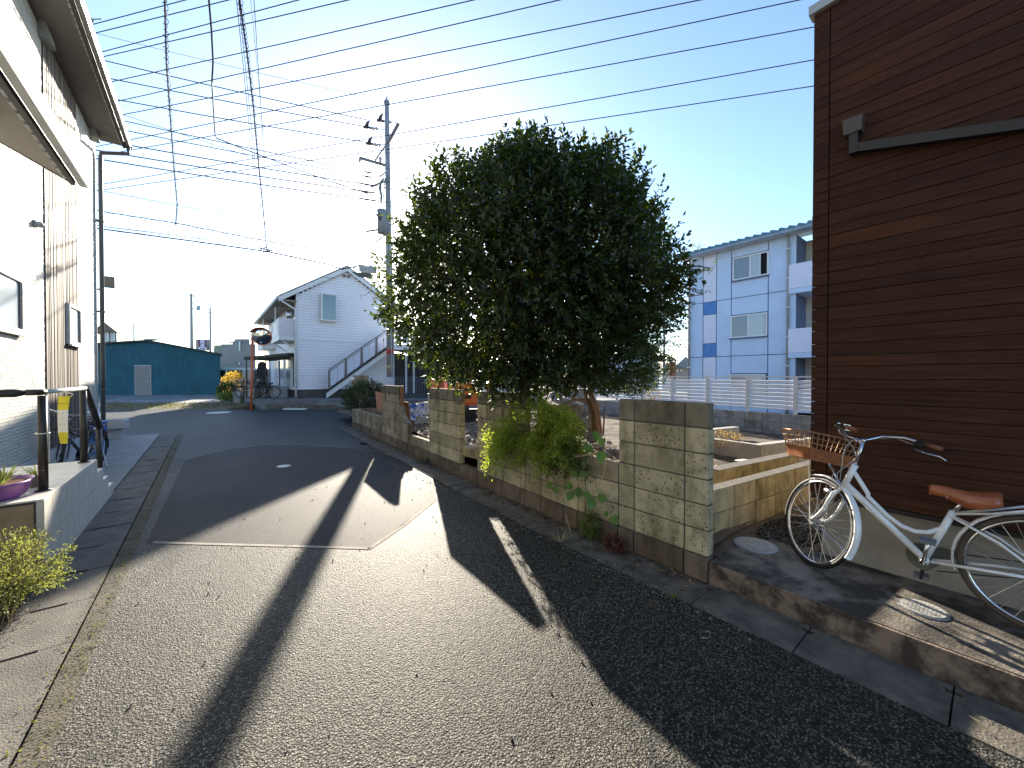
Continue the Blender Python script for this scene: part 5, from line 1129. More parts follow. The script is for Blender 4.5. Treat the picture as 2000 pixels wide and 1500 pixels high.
b = MB(); b.fbox(FBL, -.52, aE + 6, .46, .58, zTop - .02, zTop + .1); b.build('gutter', mat('blue_grey_gutter', (.25, .30, .36), .4), ba)
# recessed end with balconies
b = MB(); b.box(BX + 1.4, BX + 9, BY - aE - 6, BY - aE + .02, 0, zTop); b.build('recess_wall', CRM, ba)
for zs, in ((zl2,), (zl1,), (0.0,)):
    if zs > 0:
        b = MB(); b.fbox(FBL, aE - .25, aE + 6, -1.38, .12, zs - .18, zs + .02); b.build('balcony_slab', PB, ba)
        b = MB(); b.fbox(FBL, aE - .25, aE + .62, .02, .12, zs + .03, zs + 1.05); b.build('balcony_panel', PP, ba)
        b = MB(); b.fbox(FBL, aE + .62, aE + 6, .06, .10, zs + 1.01, zs + 1.05); k = aE + .75
        while k < aE + 5.9: b.fbox(FBL, k, k + .03, .065, .09, zs + .05, zs + 1.01); k += .16
        b.build('balcony_rail', WHITE, ba)
    else:
        b = MB(); b.fbox(FBL, aE, aE + 6, .02, .12, .1, 1.0); b.build('balcony_panel', PP, ba)
    b = MB(); b.fbox(FBL, aE + 2.0, aE + 3.6, -1.39, -1.36, zs + .1, zs + 2.0); o = b.build('window', WHITE, ba); b = MB(); b.fbox(FBL, aE + 2.06, aE + 3.54, -1.359, -1.355, zs + .16, zs + 1.94); b.build('pane', GB, o)

# ================================================================ GREY BLOCK WALL AND WHITE SLATTED FENCE
FF = Frame((10.29, 4.24), (.59, 4.17), (-1, .14)); zT = .77
gw = thing('grey_block_wall', 'plain grey block wall along the far side of the lot under the white fence', 'wall', FF.P(4, 0, 0))
a00, a01 = -2.6, 13.6
b = MB(); b.fbox(FF, a00, a01, -.11, -.012, 0, zT - .01); b.build('mortar_core', mat('pale_mortar', (.26, .26, .26), .9), gw)
b = MB(); b.fbox(FF, a00, a01, -.12, 0, 0, .168); b.build('footing', BLK_G, gw)
jo = FF.pix(1488.4, 830)[0]; jo = jo - .4 * round((jo - a00) / .4)
ang = math.atan2(FF.e.y, FF.e.x); me = block_mesh(.388, .12, .19, BLK_G, .006)
for r_ in range(3):
    a = jo
    while a < a01 - .3: place(me, 'block', gw, FF.P(a + .2, -.06, .17 + r_ * .2) + FF.n * rnd.uniform(-.002, .002), ang); a += .4
wf = thing('slatted_fence', 'white slatted aluminium fence on posts above the grey block wall', 'fence', FF.P(4, 0, zT))
FW = mat('white_aluminium', (.66, .66, .66), .35, .06, 4, .03, 60)
pp = sorted([FF.pix(p, 770)[0] for p in (1251, 1310, 1379, 1457, 1551)]); sp = (pp[-1] - pp[0]) / 4; print('fence posts', pp, sp)
ps = [pp[0] - sp * k for k in (2, 1)] + pp + [pp[-1] + sp * k for k in (1, 2, 3, 4)]; ps = sorted(p for p in ps if a00 - .1 < p < a01)
slat = {}
for i, p in enumerate(ps):
    b = MB(); b.fbox(FF, p - .03, p + .03, -.09, -.03, zT - .01, 1.585); b.build('post', FW, wf)
for i in range(len(ps) - 1):
    for k in range(7):
        z = .90 + k * .092
        b = MB(); b.hexa([FF.P(ps[i] + .032, -.075, z + .02), FF.P(ps[i + 1] - .032, -.075, z + .02), FF.P(ps[i + 1] - .032, -.035, z), FF.P(ps[i] + .032, -.035, z), FF.P(ps[i] + .032, -.075, z + .07), FF.P(ps[i + 1] - .032, -.075, z + .07), FF.P(ps[i + 1] - .032, -.055, z + .062), FF.P(ps[i] + .032, -.055, z + .062)]); b.build('slat', FW, wf)
b = MB(); b.fbox(FF, ps[0], ps[-1], -.095, -.025, 1.586, 1.615); b.build('top_rail', FW, wf)
b = MB(); b.fbox(FF, ps[0], ps[-1], -.09, -.03, .862, .885); b.build('bottom_rail', FW, wf)
# low concrete kerb + paving beyond the fence
b = MB(); b.slab([(10.6, -3), (19.3, -3), (19.3, 14), (11.6, 14)], -.1, -.02); structure('car_park', b, mat('car_park_asphalt', (.06, .06, .065), .9, .2, 3, .3, 60))

# ================================================================ FAR THINGS ON THE SKYLINE
def far_box_house(name, label, pl, pr, ptop, D, depth, wm, roof=None, rh=0, cat='house', wins=(), z0=-.1):
    X0, X1 = (pl - 1000) / FPX * D, (pr - 1000) / FPX * D; zt = 1.6 + (736 - ptop) / FPX * D
    t = thing(name, label, cat, CF((X0 + X1) / 2, D, 0)); bk_ = Vector((0, depth, 0)) if pl < 700 else _cF0 * depth; b = MB(); b.slab([CF(X0, D), CF(X1, D), CF(X1, D) + bk_, CF(X0, D) + bk_], z0, zt); b.build('wall', wm, t)
    if roof:
        Xm = (X0 + X1) / 2; o_ = .5
        b = MB(); b.prism([CF(X0 - o_, D - .5, zt - .1), CF(X1 + o_, D - .5, zt - .1), CF(Xm, D - .5, zt + rh)], bk_ * 1.05); b.build('roof', roof, t)
    for (a, c, ya, yb) in wins:
        xa, xc = (a - 1000) / FPX * D, (c - 1000) / FPX * D; z0_, z1_ = 1.6 + (736 - yb) / FPX * D, 1.6 + (736 - ya) / FPX * D
        b = MB(); b.slab([CF(xa, D - .06), CF(xc, D - .06), CF(xc, D - .005), CF(xa, D - .005)], z0_, z1_); o = b.build('window', mat('far_frame', (.10, .12, .14), .5), t)
        b = MB(); g_ = (xc - xa) * .15; b.slab([CF(xa + g_, D - .08), CF(xc - g_, D - .08), CF(xc - g_, D - .061), CF(xa + g_, D - .061)], z0_ + g_, z1_ - g_); b.build('pane', glass('far_pane', (.45, .50, .52), .1), o)
    return t
FARW = mat('far_white', (.60, .60, .58), .7, .05, 1, .05, 20); FARG = mat('far_grey', (.25, .24, .235), .8, .1, .6, .05, 20); FARR = mat('far_roof', (.15, .12, .10), .7)
far_box_house('far_house', 'two-storey house with brown hipped roof seen past the left downpipe', 200, 229, 647, 40, 9, FARW, FARR, .9, wins=((210, 216, 644, 668), (223, 228, 648, 670)))
far_box_house('grey_building', 'grey flat-roofed building with narrow window left of the mirror', 433, 500, 672, 42, 12, FARG, wins=((467, 471.5, 667, 686), (466, 471, 706, 714)), cat='building')
far_box_house('stair_tower', 'taller grey block standing on the flat-roofed grey building', 460, 488, 662, 42.3, 6, FARG, wins=((466.8, 471.8, 665.5, 686),), cat='building')
far_box_house('yellowish_building', 'small yellowish block at the left end of the grey building', 419, 434, 674, 43, 6, mat('far_yellow', (.30, .29, .22), .8, .15, 1, .05, 20), cat='building')
b = MB()
for (a, c) in ((437, 443), (449, 458)): b.tube([CF((a - 1000) / FPX * 42, 43, zz(672, 42)), CF((a - 1000) / FPX * 42, 43, zz(666, 42)), CF((c - 1000) / FPX * 42, 43, zz(667, 42)), CF((c - 1000) / FPX * 42, 43, zz(672, 42))], .05, 4)
b.tube([CF((436 - 1000) / FPX * 42, 43, zz(668, 42)), CF((461 - 1000) / FPX * 42, 43, zz(666, 42))], .05, 4)
tag(b.build('roof_railing', FARG), 'thin pipe railing on the flat roof of the grey building', 'railing')
# parked white van beyond the shelter
vn = thing('parked_van', 'white van parked beyond the yellow bush, mostly hidden', 'van', CF(-20.5, 29.5, .3)); VC = CF(-20.6, 29.5, .3); vF = Frame(tuple(VC)[:2], _cR[:2], (-_cF0)[:2])
b = MB(); b.prism([vF.P(-2.2, .85, .65), vF.P(2.2, .85, .65), vF.P(2.2, .85, 1.35), vF.P(1.7, .8, 2.25), vF.P(-2.0, .8, 2.35), vF.P(-2.2, .85, 2.1)], vF.n * -1.7); b.build('body', WHITE, vn)
for x in (-1.9, -.6, .7): b = MB(); b.fbox(vF, x, x + 1.1, .851, .87, 1.5, 2.1); b.build('window', glass('van_glass', (.03, .04, .05)), vn)
for x in (-1.4, 1.4):
    for d in (.7, -.75): b = MB(); p = vF.P(x, d, .62); b.cyl(p, p + vF.n * .18, .32, seg=16); b.build('wheel', BLACKM, vn)
# poster sign on a post
sn = thing('roadside_sign', 'small purple and white roadside sign standing above the teal shed roof', 'sign', CF(-27, 48, 0)); D = 44
X0, X1 = (383 - 1000) / FPX * D, (405 - 1000) / FPX * D; z0_, z1_ = zz(684, D), zz(663, D)
b = MB(); b.slab([CF(X0, D), CF(X1, D), CF(X1, D + .35), CF(X0, D + .35)], z0_, z1_); b.build('sign_box', mat('sign_grey', (.25, .25, .22), .6), sn)
b = MB(); b.cyl(CF((X0 + X1) / 2, D + .2, 0), CF((X0 + X1) / 2, D + .2, z0_), .12, seg=8); b.build('post', GALV, sn)
def sq_(x0, x1, y0, y1, m, nm, o=.0):
    b = MB(); xa, xb = X0 + (X1 - X0) * x0, X0 + (X1 - X0) * x1; b.slab([CF(xa, D - .03 - o), CF(xb, D - .03 - o), CF(xb, D - .005 - o), CF(xa, D - .005 - o)], z0_ + (z1_ - z0_) * y0, z0_ + (z1_ - z0_) * y1); b.build(nm, m, sn)
PUR = mat('sign_purple', (.16, .05, .13), .5); SW = mat('sign_white', (.62, .60, .74), .5)
sq_(.24, .98, .03, .97, SW, 'sign_face'); sq_(.26, .42, .3, .95, PUR, 'sign_mark', .03); sq_(.80, .97, .25, .95, PUR, 'sign_mark', .03); sq_(.45, .60, .12, .2, PUR, 'sign_mark', .03); sq_(.66, .78, .12, .22, PUR, 'sign_mark', .03); sq_(.5, .72, .62, .68, PUR, 'sign_mark', .03)
# far poles
def far_pole(label, px, ytop, D, arms, r=.16):
    X = (px - 1000) / FPX * D; zt = zz(ytop, D); t = thing('utility_pole', label, 'utility pole', CF(X, D, 0)); b = MB(); b.cyl(CF(X, D, -.1), CF(X, D, zt), r, r * .6, 8); b.build('pole', mat('far_pole_grey', (.27, .29, .28), .8), t)
    for (dx0, dx1, y) in arms: b = MB(); b.tube([CF(X + dx0, D, zz(y, D)), CF(X + dx1, D, zz(y, D))], .06, 4); b.build('cross_arm', GALV, t)
    return t
far_pole('pale utility pole with several side arms above the teal shed', 375, 574, 46, ((-.6, .8, 578), (0, 1.0, 592), (0, 1.0, 603), (.9, .9, 598)), .2)
b = MB()
for dx in (.7, .85, 1.0): X = (375 - 1000) / FPX * 46 + dx; b.tube([CF(X, 46, zz(597, 46)), CF(X, 46, zz(607, 46))], .07, 5)
tag(b.build('insulator_set', mat('pale_teal_insulator', (.25, .38, .38), .5)), 'row of three pale insulators hung from the side arm of the far pole', 'insulators')
far_pole('thinner utility pole right of the roadside sign', 411.5, 600, 52, ((-1.0, .4, 611),), .17)
far_pole('small distant utility pole over the left slope of the shed roof', 262.5, 632, 80, ((-.6, .8, 641),), .18)
far_pole('distant utility pole between the tree and the blue apartment', 1297, 560, 48, ((-.7, .9, 665), (-.3, .3, 660)), .17)
# right skyline: gabled white house, rusty tank, small roofs
D = 30; X0, X1 = (1225 - 1000) / FPX * D, (1287 - 1000) / FPX * D
t = thing('far_house', 'white gabled house with dark sloping lean-to right of the tree', 'house', CF((X0 + X1) / 2, D, 0))
zA_, zP = zz(722, D), zz(672, D)
b = MB(); b.prism([CF(X0 - 3, D, -.1), CF(X1, D, -.1), CF(X1, D, zz(705, D)), CF(X0 + .6, D, zP), CF(X0 - 3, D, zA_)], _cF0 * 8); b.build('wall', mat('far_pale_blue', (.50, .56, .62), .7), t)
b = MB(); b.prism([CF(X0 + .3, D - .4, zP + .12), CF(X1 + .4, D - .4, zz(702, D)), CF(X1 + .4, D - .4, zz(706, D)), CF(X0 + .3, D - .4, zP - .05)], _cF0 * 8.6); b.build('roof', mat('grey_roof_far', (.2, .22, .24), .7), t)
b = MB(); b.prism([CF((1250 - 1000) / FPX * D, D - .05, zz(733, D)), CF((1267 - 1000) / FPX * D, D - .05, zz(732, D)), CF((1276 - 1000) / FPX * D, D - .05, zz(703, D)), CF((1270 - 1000) / FPX * D, D - .05, zz(706, D))], _cF0 * .04); b.build('lean_to_roof', mat('dark_slate_far', (.05, .08, .10), .6), t)
far_box_house('far_house', 'small white house with gable right of the distant pole', 1293, 1322, 722, 50, 8, FARW, mat('far_roof_pale', (.35, .30, .28), .7), 1.2)
far_box_house('far_house', 'small brown-walled house with grey roof touching the blue block', 1320, 1352, 717, 48, 8, mat('far_tan', (.32, .27, .23), .8), mat('far_slate', (.18, .2, .22), .7), 1.3, wins=((1321, 1325, 721, 728), (1328, 1331, 720, 727)))
D = 36; c = CF((1313 - 1000) / FPX * D, D, 0); t = thing('rusty_tank', 'rust-brown cylindrical tank standing behind the white fence', 'tank', c)
b = MB(); b.cyl(c, c + Vector((0, 0, zz(707, D))), .30, .30, 14); b.build('shell', mat('rust_brown', (.25, .11, .06), .8, .4, 3, .3, 30), t)
b = MB()
for k in range(4): b.cyl(c + Vector((0, 0, .5 + k * .75)), c + Vector((0, 0, .55 + k * .75)), .33, .33, 14)
b.build('hoop', DARK, t)
# white sided house behind the lot (seen under the crown)
far_box_house('far_house', 'white sided low house seen through the gap under the big tree crown', 905, 1000, 712, 21, 5, SID, None, 0)
# ================================================================ UTILITY POLE, LAMP, MIRROR
DP = 16.5; q = lambda x, y, D=DP: PT(x, y, D=D)
up = thing('utility_pole', 'tall grey concrete utility pole with red band, cross arms and cable gear', 'utility pole', CF(-5.2, DP, 0))
p0 = PT(764, 812, D=DP); p1 = q(755.5, 203); PC = mat('pole_concrete', (.30, .30, .31), .85, .12, 4, .3, 60, streak=.7)
b = MB(); b.tube([Vector((p0.x, p0.y, -.1)), p1], [.175, .088], 18); b.build('pole', PC, up, True)
def on(y): t = (812 - y) / (812 - 203); return p0.lerp(p1, t), .175 + (.088 - .175) * t
def band(y0, y1, m, nm, k=.006): a, ra = on(y0); c, rc = on(y1); b = MB(); b.tube([a, c], [ra + k, rc + k], 18); b.build(nm, m, up, True)
band(690, 682, mat('red_band', (.50, .03, .02), .6), 'red_band'); band(668, 666.5, GALV, 'steel_band'); band(722, 712, mat('faded_sticker', (.36, .32, .18), .6), 'sticker')
for y in (205, 222, 262, 283, 299, 330, 368, 395, 402, 430, 455): band(y, y - 2.2, GALV, 'steel_band', .012)
c, r_ = on(202); b = MB(); b.cyl(c, c + Vector((0, 0, .12)), .13, .10, 12); b.tube([c + Vector((0, 0, .1)), c + Vector((0, 0, .3))], .03, 6); b.build('pole_cap', GALV, up)
def bar(nm, a, c, r, m=GALV): b = MB(); b.tube([a, c], r, 4 if r > .03 else 6); return b.build(nm, m, up)
ARM = mat('arm_steel', (.20, .19, .18), .6, .15, 6, .1, 50)
bar('cross_arm', q(757, 280, DP - .1), q(778.5, 241, DP - .3), .075, ARM); bar('cross_arm', q(702, 308, DP - .2), q(757, 324, DP), .06, ARM); bar('brace', q(733, 313, DP - .2), q(754, 283, DP), .045, ARM)
bar('cross_arm', q(724, 365, DP - .1), q(757, 352), .045, ARM); bar('step_bolt', q(757, 345, DP - .2), q(775, 352, DP - .3), .02); bar('cross_arm', q(715, 452), q(757, 446), .04, ARM); bar('brace', q(733, 474, DP - .1), q(757, 455), .03, ARM)
bar('bracket', q(741, 346, DP - .2), q(757, 333), .03, ARM)
INS = mat('dark_insulator', (.05, .05, .055), .4); INW = mat('pale_insulator', (.42, .42, .42), .3)
for (x, y, s) in ((742, 234, 1), (716, 247, 1), (721, 279, 1)):
    b = MB(); b.tube([q(x - 6, y + 1), q(x + 8, y + 3)], .055, 8); b.tube([q(x, y), q(x + 2, y - 7), q(x + 6, y - 12)], [.085, .06, .02], 8); b.build('cable_clamp', INS, up, True)
    b = MB()
    for k in range(4): c = q(x + 8 + k * 4, y + 3 + k * .5); b.ball(c, .075 if k % 2 else .05, 8, 6, 1, .6, 1)
    b.build('insulator', INW if s else INS, up, True)
b = MB(); b.tube([q(x, y) for x, y in ((754, 239), (770, 238), (778, 241))], .02, 6); b.tube([q(740, 251), (q(752, 254))], .02, 6); b.tube([q(742, 281), q(752, 283)], .02, 6); b.build('tie_rod', GALV, up)
b = MB(); b.cyl(q(703, 311, DP - .2), q(702, 317, DP - .2), .06, .03, 8); b.cyl(q(743, 319, DP - .1), q(743, 308, DP - .1), .05, .07, 8); b.build('insulator', INW, up, True)
b = MB(); c = q(746.5, 456, DP - .35); c2 = q(746, 412, DP - .35); b.cyl(c, c2, .19, .19, 16); b.cyl(c2, c2 + Vector((0, 0, .05)), .21, .16, 16); b.build('cable_box', PC, up, True)
b = MB(); b.tube([q(737, 412, DP - .4), q(743, 422, DP - .6), q(752, 434, DP - .3)], .03, 6); b.tube([q(734, 417, DP - .4), q(742, 428, DP - .6), q(751, 436, DP - .3)], .03, 6); b.tube([q(741, 428, DP - .6), q(756, 418, DP - .3)], .02, 6); b.build('coiled_cable', INS, up, True)
b = MB(); b.tube([q(*p, DP - .25) for p in ((750, 348), (744, 356), (742, 368), (745, 382), (744, 396))], [.03, .05, .06, .05, .04], 8); b.tube([q(*p, DP - .25) for p in ((757, 340), (752, 350), (750, 372), (748, 400))], .02, 6); b.tube([q(*p, DP - .22) for p in ((754, 350), (761, 357))], .04, 6); b.build('cable_joint', mat('joint_grey', (.14, .17, .15), .6), up, True)
b = MB(); b.tube([q(763, 400, DP - .2), q(762, 560, DP - .25), q(767, 800, DP - .22)], .022, 6); b.build('conduit', mat('pale_conduit', (.45, .47, .48), .5), up, True)
b = MB(); b.tube([q(768.5, 690, DP - .1), q(770, 800, DP - .1)], .02, 6); b.build('conduit', mat('pale_conduit', (.45, .47, .48), .5), up, True)
c = q(759, 746, DP - .3); b = MB(); b.slab([c + _cR * x + _cF0 * y for x, y in ((-.22, -.06), (.22, -.06), (.22, .08), (-.22, .08))], c.z - .18, c.z + .2); b.build('meter_box', mat('pale_box', (.5, .52, .6), .5), up)
# street lamp on the cable span
sl = thing('street_lamp', 'grey box street lamp hanging left of the utility pole above the gable roof', 'street lamp', q(712, 530, DP - .6))
b = MB(); c = q(716, 526, DP - .6); R_ = _cR; Fv = _cF0; b.hexa([c + R_ * x + Fv * y + Vector((0, 0, z)) for x, y, z in ((-.27, -.12, -.10), (.36, -.12, -.14), (.36, .14, -.14), (-.27, .14, -.10), (-.27, -.12, .12), (.36, -.12, .09), (.36, .14, .09), (-.27, .14, .12))]); b.build('housing', mat('lamp_housing', (.36, .38, .38), .5), sl)
b = MB(); c = q(708, 535, DP - .6); b.hexa([c + R_ * x + Fv * y + Vector((0, 0, z)) for x, y, z in ((-.2, -.12, -.09), (.34, -.12, -.16), (.34, .14, -.16), (-.2, .14, -.09), (-.42, -.15, .05), (.40, -.15, -.015), (.40, .17, -.015), (-.42, .17, .05))]); b.build('shade', mat('lamp_shade_dark', (.08, .10, .10), .5), sl)
b = MB(); b.tube([q(690, 524, DP - .6), q(700, 518, DP - .6), q(720, 518, DP - .6), q(744, 525, DP - .4), q(757, 532, DP)], .02, 6); b.build('bracket', DARK, sl)
# convex road mirror
mp_ = thing('road_mirror', 'round convex road mirror on a tall orange post at the street corner', 'mirror', CF(-12.3, 18.2, 0)); Dm = 18.2
ORG_ = mat('orange_paint', (.55, .13, .05), .5, .15, 3, .1, 40); P0 = PT(490.5, 804, D=Dm); P1 = PT(493, 664, D=Dm)
b = MB(); b.tube([P0 - Vector((0, 0, .1)), P1], .055, 12); b.build('post', ORG_, mp_, True)
b = MB(); C = PT(511, 657, D=Dm - .1); nrm = (-_cF0 + _cR * .25 + Vector((0, 0, -.35))).normalized(); uu = Vector((0, 0, 1)).cross(nrm).normalized(); vv_ = nrm.cross(uu); n1, n2 = 10, 32; vs = [C + nrm * .13]
for i in range(1, n1 + 1):
    a = i / n1; vs += [C + nrm * .13 * (1 - a * a) + (uu * math.cos(t) + vv_ * math.sin(t)) * a * .41 for t in np.linspace(0, 2 * math.pi, n2, endpoint=False)]
fs = [(0, 1 + k, 1 + (k + 1) % n2) for k in range(n2)] + [(1 + (i - 1) * n2 + k, 1 + i * n2 + k, 1 + i * n2 + (k + 1) % n2, 1 + (i - 1) * n2 + (k + 1) % n2) for i in range(1, n1) for k in range(n2)]
b.add(vs, fs); b.build('mirror_glass', mat('mirror_silver', (.75, .8, .85), .04, 0, 1, 0, 1, metal=1.0), mp_, True)
b = MB(); b.tube([C + (uu * math.cos(t) + vv_ * math.sin(t)) * .42 for t in np.linspace(0, 2 * math.pi, 33)[:-1]], .02, 6, closed=True); b.cyl(C - nrm * .05, C - nrm * .0, .2, .42, 24); b.build('mirror_frame', ORG_, mp_, True)
b = MB(); n = 14; vs = []
for t in np.linspace(R(25), R(155), n): d = uu * math.cos(t) + vv_ * math.sin(t); vs += [C + d * .43, C + d * .46 + nrm * .2, C + d * .475 + nrm * .2, C + d * .445]
b.add(vs, [(i * 4 + k, i * 4 + (k + 1) % 4, i * 4 + 4 + (k + 1) % 4, i * 4 + 4 + k) for i in range(n - 1) for k in range(4)]); b.build('hood', mat('hood_orange', (.45, .14, .07), .5), mp_, True)
b = MB(); b.tube([P1, P1 + Vector((0, 0, .12))], .07, 10); b.tube([P1 - Vector((0, 0, .2)), C - nrm * .04], .025, 8); b.build('bracket', GALV, mp_, True)

# ================================================================ CABLES
CB_ = mat('black_cable', (.025, .025, .03), .5, .1, 5, 0, 10)
def sag_curve(A, B_, sag, n=14): return [A.lerp(B_, t) - Vector((0, 0, sag * 4 * t * (1 - t))) for t in np.linspace(0, 1, n)]
def cable(label, pts, r, group=None, seg=5, m=None, cat='cable', name='cable'):
    b = MB(); b.tube(pts, r, seg); return tag(b.build(name, m or CB_, None), label, cat, group)
# the high lines crossing from the left to the upper right, level and parallel
A_ = [((153, 30), (273, 0), 11.6, 'highest of the thin lines rising out of the upper left corner'), ((180, 40), (350, 0), 11.3, 'second thin line rising out of the upper left corner'),
      ((170, 82), (470, 6), 11.0, 'third rising line, meets the insulator by the left eave'), ((177, 89), (500, 18), 10.8, 'fourth rising line just under the third'),
      ((192, 137), (820, 0), 10.6, 'rising line that leaves the top edge left of the middle'), ((205, 175), (990, 0), 10.4, 'rising line that leaves the top edge at the middle'),
      ((215, 200), (1250, 0), 10.2, 'rising line that leaves the top edge right of the middle'), ((233, 250), (1450, 0), 10.0, 'rising line that leaves the top edge nearest the brown house'),
      ((242, 268), (1600, 28), 9.8, 'rising line passing behind the brown house, highest of three'), ((212, 332), (1600, 93), 9.2, 'rising line passing behind the brown house, middle of three'), ((212, 343), (1600, 145), 8.8, 'rising line passing behind the brown house, lowest of three')]
for (a, c, z, lab) in A_:
    P, Q = PT(*a, z=z), PT(*c, z=z); d = (Q - P).normalized(); cable(lab, sag_curve(P - d * 55, Q + d * 14, .5, 24), .0115, 'high lines rising to the upper right')
# lines coming from the upper left to the utility pole
B_ = [((165, 50), (740, 195), 18, 'thin earth wire from the upper left to the top of the utility pole', .010), ((177, 100), (716, 234), 14, 'insulated line to the topmost clamp of the pole', .019), ((192, 137), (718, 248), 14, 'insulated line to the second clamp of the pole', .019),
      ((207, 179), (722, 279), 14, 'insulated line to the third clamp of the pole', .019), ((216, 204), (745, 386), 14, 'thin line running down to the middle of the pole', .010), ((222, 220), (728, 338), 14, 'upper of two lines ending at small insulators by the pole', .017),
      ((230, 240), (726, 346), 14, 'lower of two lines ending at small insulators by the pole', .017), ((240, 270), (735, 363), 14, 'taped line to the pole, highest of three', .021), ((250, 292), (735, 377), 14, 'taped line to the pole, middle of three', .021), ((252, 309), (735, 392), 14, 'taped line to the pole, lowest of three', .021),
      ((210, 443), (655, 545), 15, 'thin slack wire under the thick bundle', .008), ((205, 455), (560, 525), 15, 'lowest thin wire over the shed roof', .007), ((205, 432), (500, 478), 15, 'faint wire between the two cable bundles', .007)]
for (a, c, DL, lab, r) in B_:
    P, Q = PT(*a, D=DL), PT(*c, D=DP - .1); d = (Q - P); L_ = d.length; P2 = P - d.normalized() * 12; cable(lab, sag_curve(P2, Q, .22, 24), r, 'lines from the left to the utility pole')
    if 230 < c[1] < 400 and r > .012:
        b = MB(); E = (Q - P2).normalized(); Ls = .75 if c[1] > 350 else .35; b.tube([Q - E * Ls * t + Vector((0, 0, -.02 * math.sin(t * 3))) for t in (0, .15, .3, .5, .7, 1)], [.02, .035, .028, .042, .03, .018], 6); b.tube([Q, Q.lerp(on(c[1] + 3)[0], .5) - Vector((0, 0, .05)), on(c[1] + 3)[0]], .012, 5)
        if c[1] > 330: tag(b.build('line_sleeve', INS), 'dark taped sleeve ending ' + lab, 'cable sleeve', 'taped sleeves beside the utility pole')
def spiral_bundle(label, pts, r, turns, rs, group, wire=.006):
    pts = [Vector(p) for p in pts]; n = len(pts); b = MB(); b.tube(pts, r, 6); N_ = turns * 8; sp_ = []
    for i in range(N_ + 1):
        t = i / N_ * (n - 1); k = min(int(t), n - 2); p = pts[k].lerp(pts[k + 1], t - k); d = (pts[k + 1] - pts[k]).normalized(); u = d.cross(Vector((0, 0, 1))); u = u.normalized() if u.length > .1 else Vector((1, 0, 0)); v_ = d.cross(u); a = i / 8 * 2 * math.pi
        sp_.append(p + (u * math.cos(a) + v_ * math.sin(a)) * rs * (1 + .25 * math.sin(i * .37)))
    b.tube(sp_, wire, 4); return tag(b.build('spiral_cable', CB_), label, 'cable', group)
def through(pxs): return [PT(x, y, D=D) for x, y, D in pxs]
spiral_bundle('wavy wire lashed to its carrier, highest of the low spans', through([(120, 358, 14.5), (212, 375, 14.7), (350, 402, 15), (500, 432, 15.5), (650, 462, 16.2)]), .009, 26, .045, 'lashed cables at mid height', .005)
spiral_bundle('lashed cable meeting the first hanging spiral wire', through([(110, 396, 14.3), (212, 415, 14.5), (345, 436, 15), (500, 467, 15.5), (640, 491, 16), (705, 499, 16.4)]), .016, 16, .028, 'lashed cables at mid height')
spiral_bundle('thick twisted cable bundle passing under the middle hanging wires', through([(110, 434, 14.3), (212, 449, 14.5), (370, 470, 15), (520, 491, 15.5), (640, 516, 16), (668, 526, 16.2), (700, 519, 16.3), (757, 532, 16.5)]), .024, 14, .02, 'lashed cables at mid height', .012)
cable('upper strand over the thick twisted bundle', through([(110, 428, 14.3), (212, 444, 14.5), (370, 463, 15), (520, 488, 15.5), (650, 508, 16), (740, 512, 16.5)]), .012, 'lashed cables at mid height')
b = MB()
for i in range(12): c = PT(520 + rnd.uniform(-12, 12), 490 + rnd.uniform(-4, 4), D=15.5 + rnd.uniform(-.1, .1)); b.tube([c, c + Vector((rnd.uniform(-.15, .15), rnd.uniform(-.15, .15), rnd.uniform(-.1, .1)))], .02, 5)
tag(b.build('cable_knot', CB_), 'tangle of clamps where the middle hanging wires join the thick bundle', 'cable joint')
# hanging wires coming from overhead
def over(p_near, Dn, pts, ext=6):
    P = through(pts); d = (P[0] - P[1]).normalized(); return [P[0] + d * ext] + P
spiral_bundle('left hanging spiral wire dropping from the top edge', over(0, 0, [(322, 0, 6.5), (325, 120, 7.6), (332, 220, 9), (340, 330, 11.5), (346, 400, 13.8), (343, 439, 15)]), .015, 60, .035, 'hanging wires from overhead', .005)
cable('second hanging cable bending right towards the utility pole', over(0, 0, [(408, 0, 6.5), (413, 60, 7), (416, 120, 7.6), (414, 160, 8), (420, 262, 10), (423, 270, 10.2), (500, 300, 11.5), (600, 338, 13.6), (700, 372, 15.6), (746, 389, 16.4)]), .016, 'hanging wires from overhead', 6)
spiral_bundle('third hanging spiral wire dropping to the thick bundle', over(0, 0, [(468, 0, 6.5), (482, 100, 7.4), (494, 200, 8.7), (503, 300, 10.6), (513, 400, 13), (521, 488, 15.5)]), .016, 64, .038, 'hanging wires from overhead', .005)
for i, (a, c) in enumerate((((462, 0), (511, 486)), ((466, 0), (514, 470)), ((490, 0), (518, 300)), ((496, 0), (524, 436)))):
    cable(['thin straight wire left of the third hanging wire', 'thin wire just left of the third hanging wire', 'thin wire just right of the third hanging wire', 'outermost thin wire right of the third hanging wire'][i], over(0, 0, [(a[0], a[1], 6.5), (c[0], c[1], 15.4)]), .006, 'hanging wires from overhead')
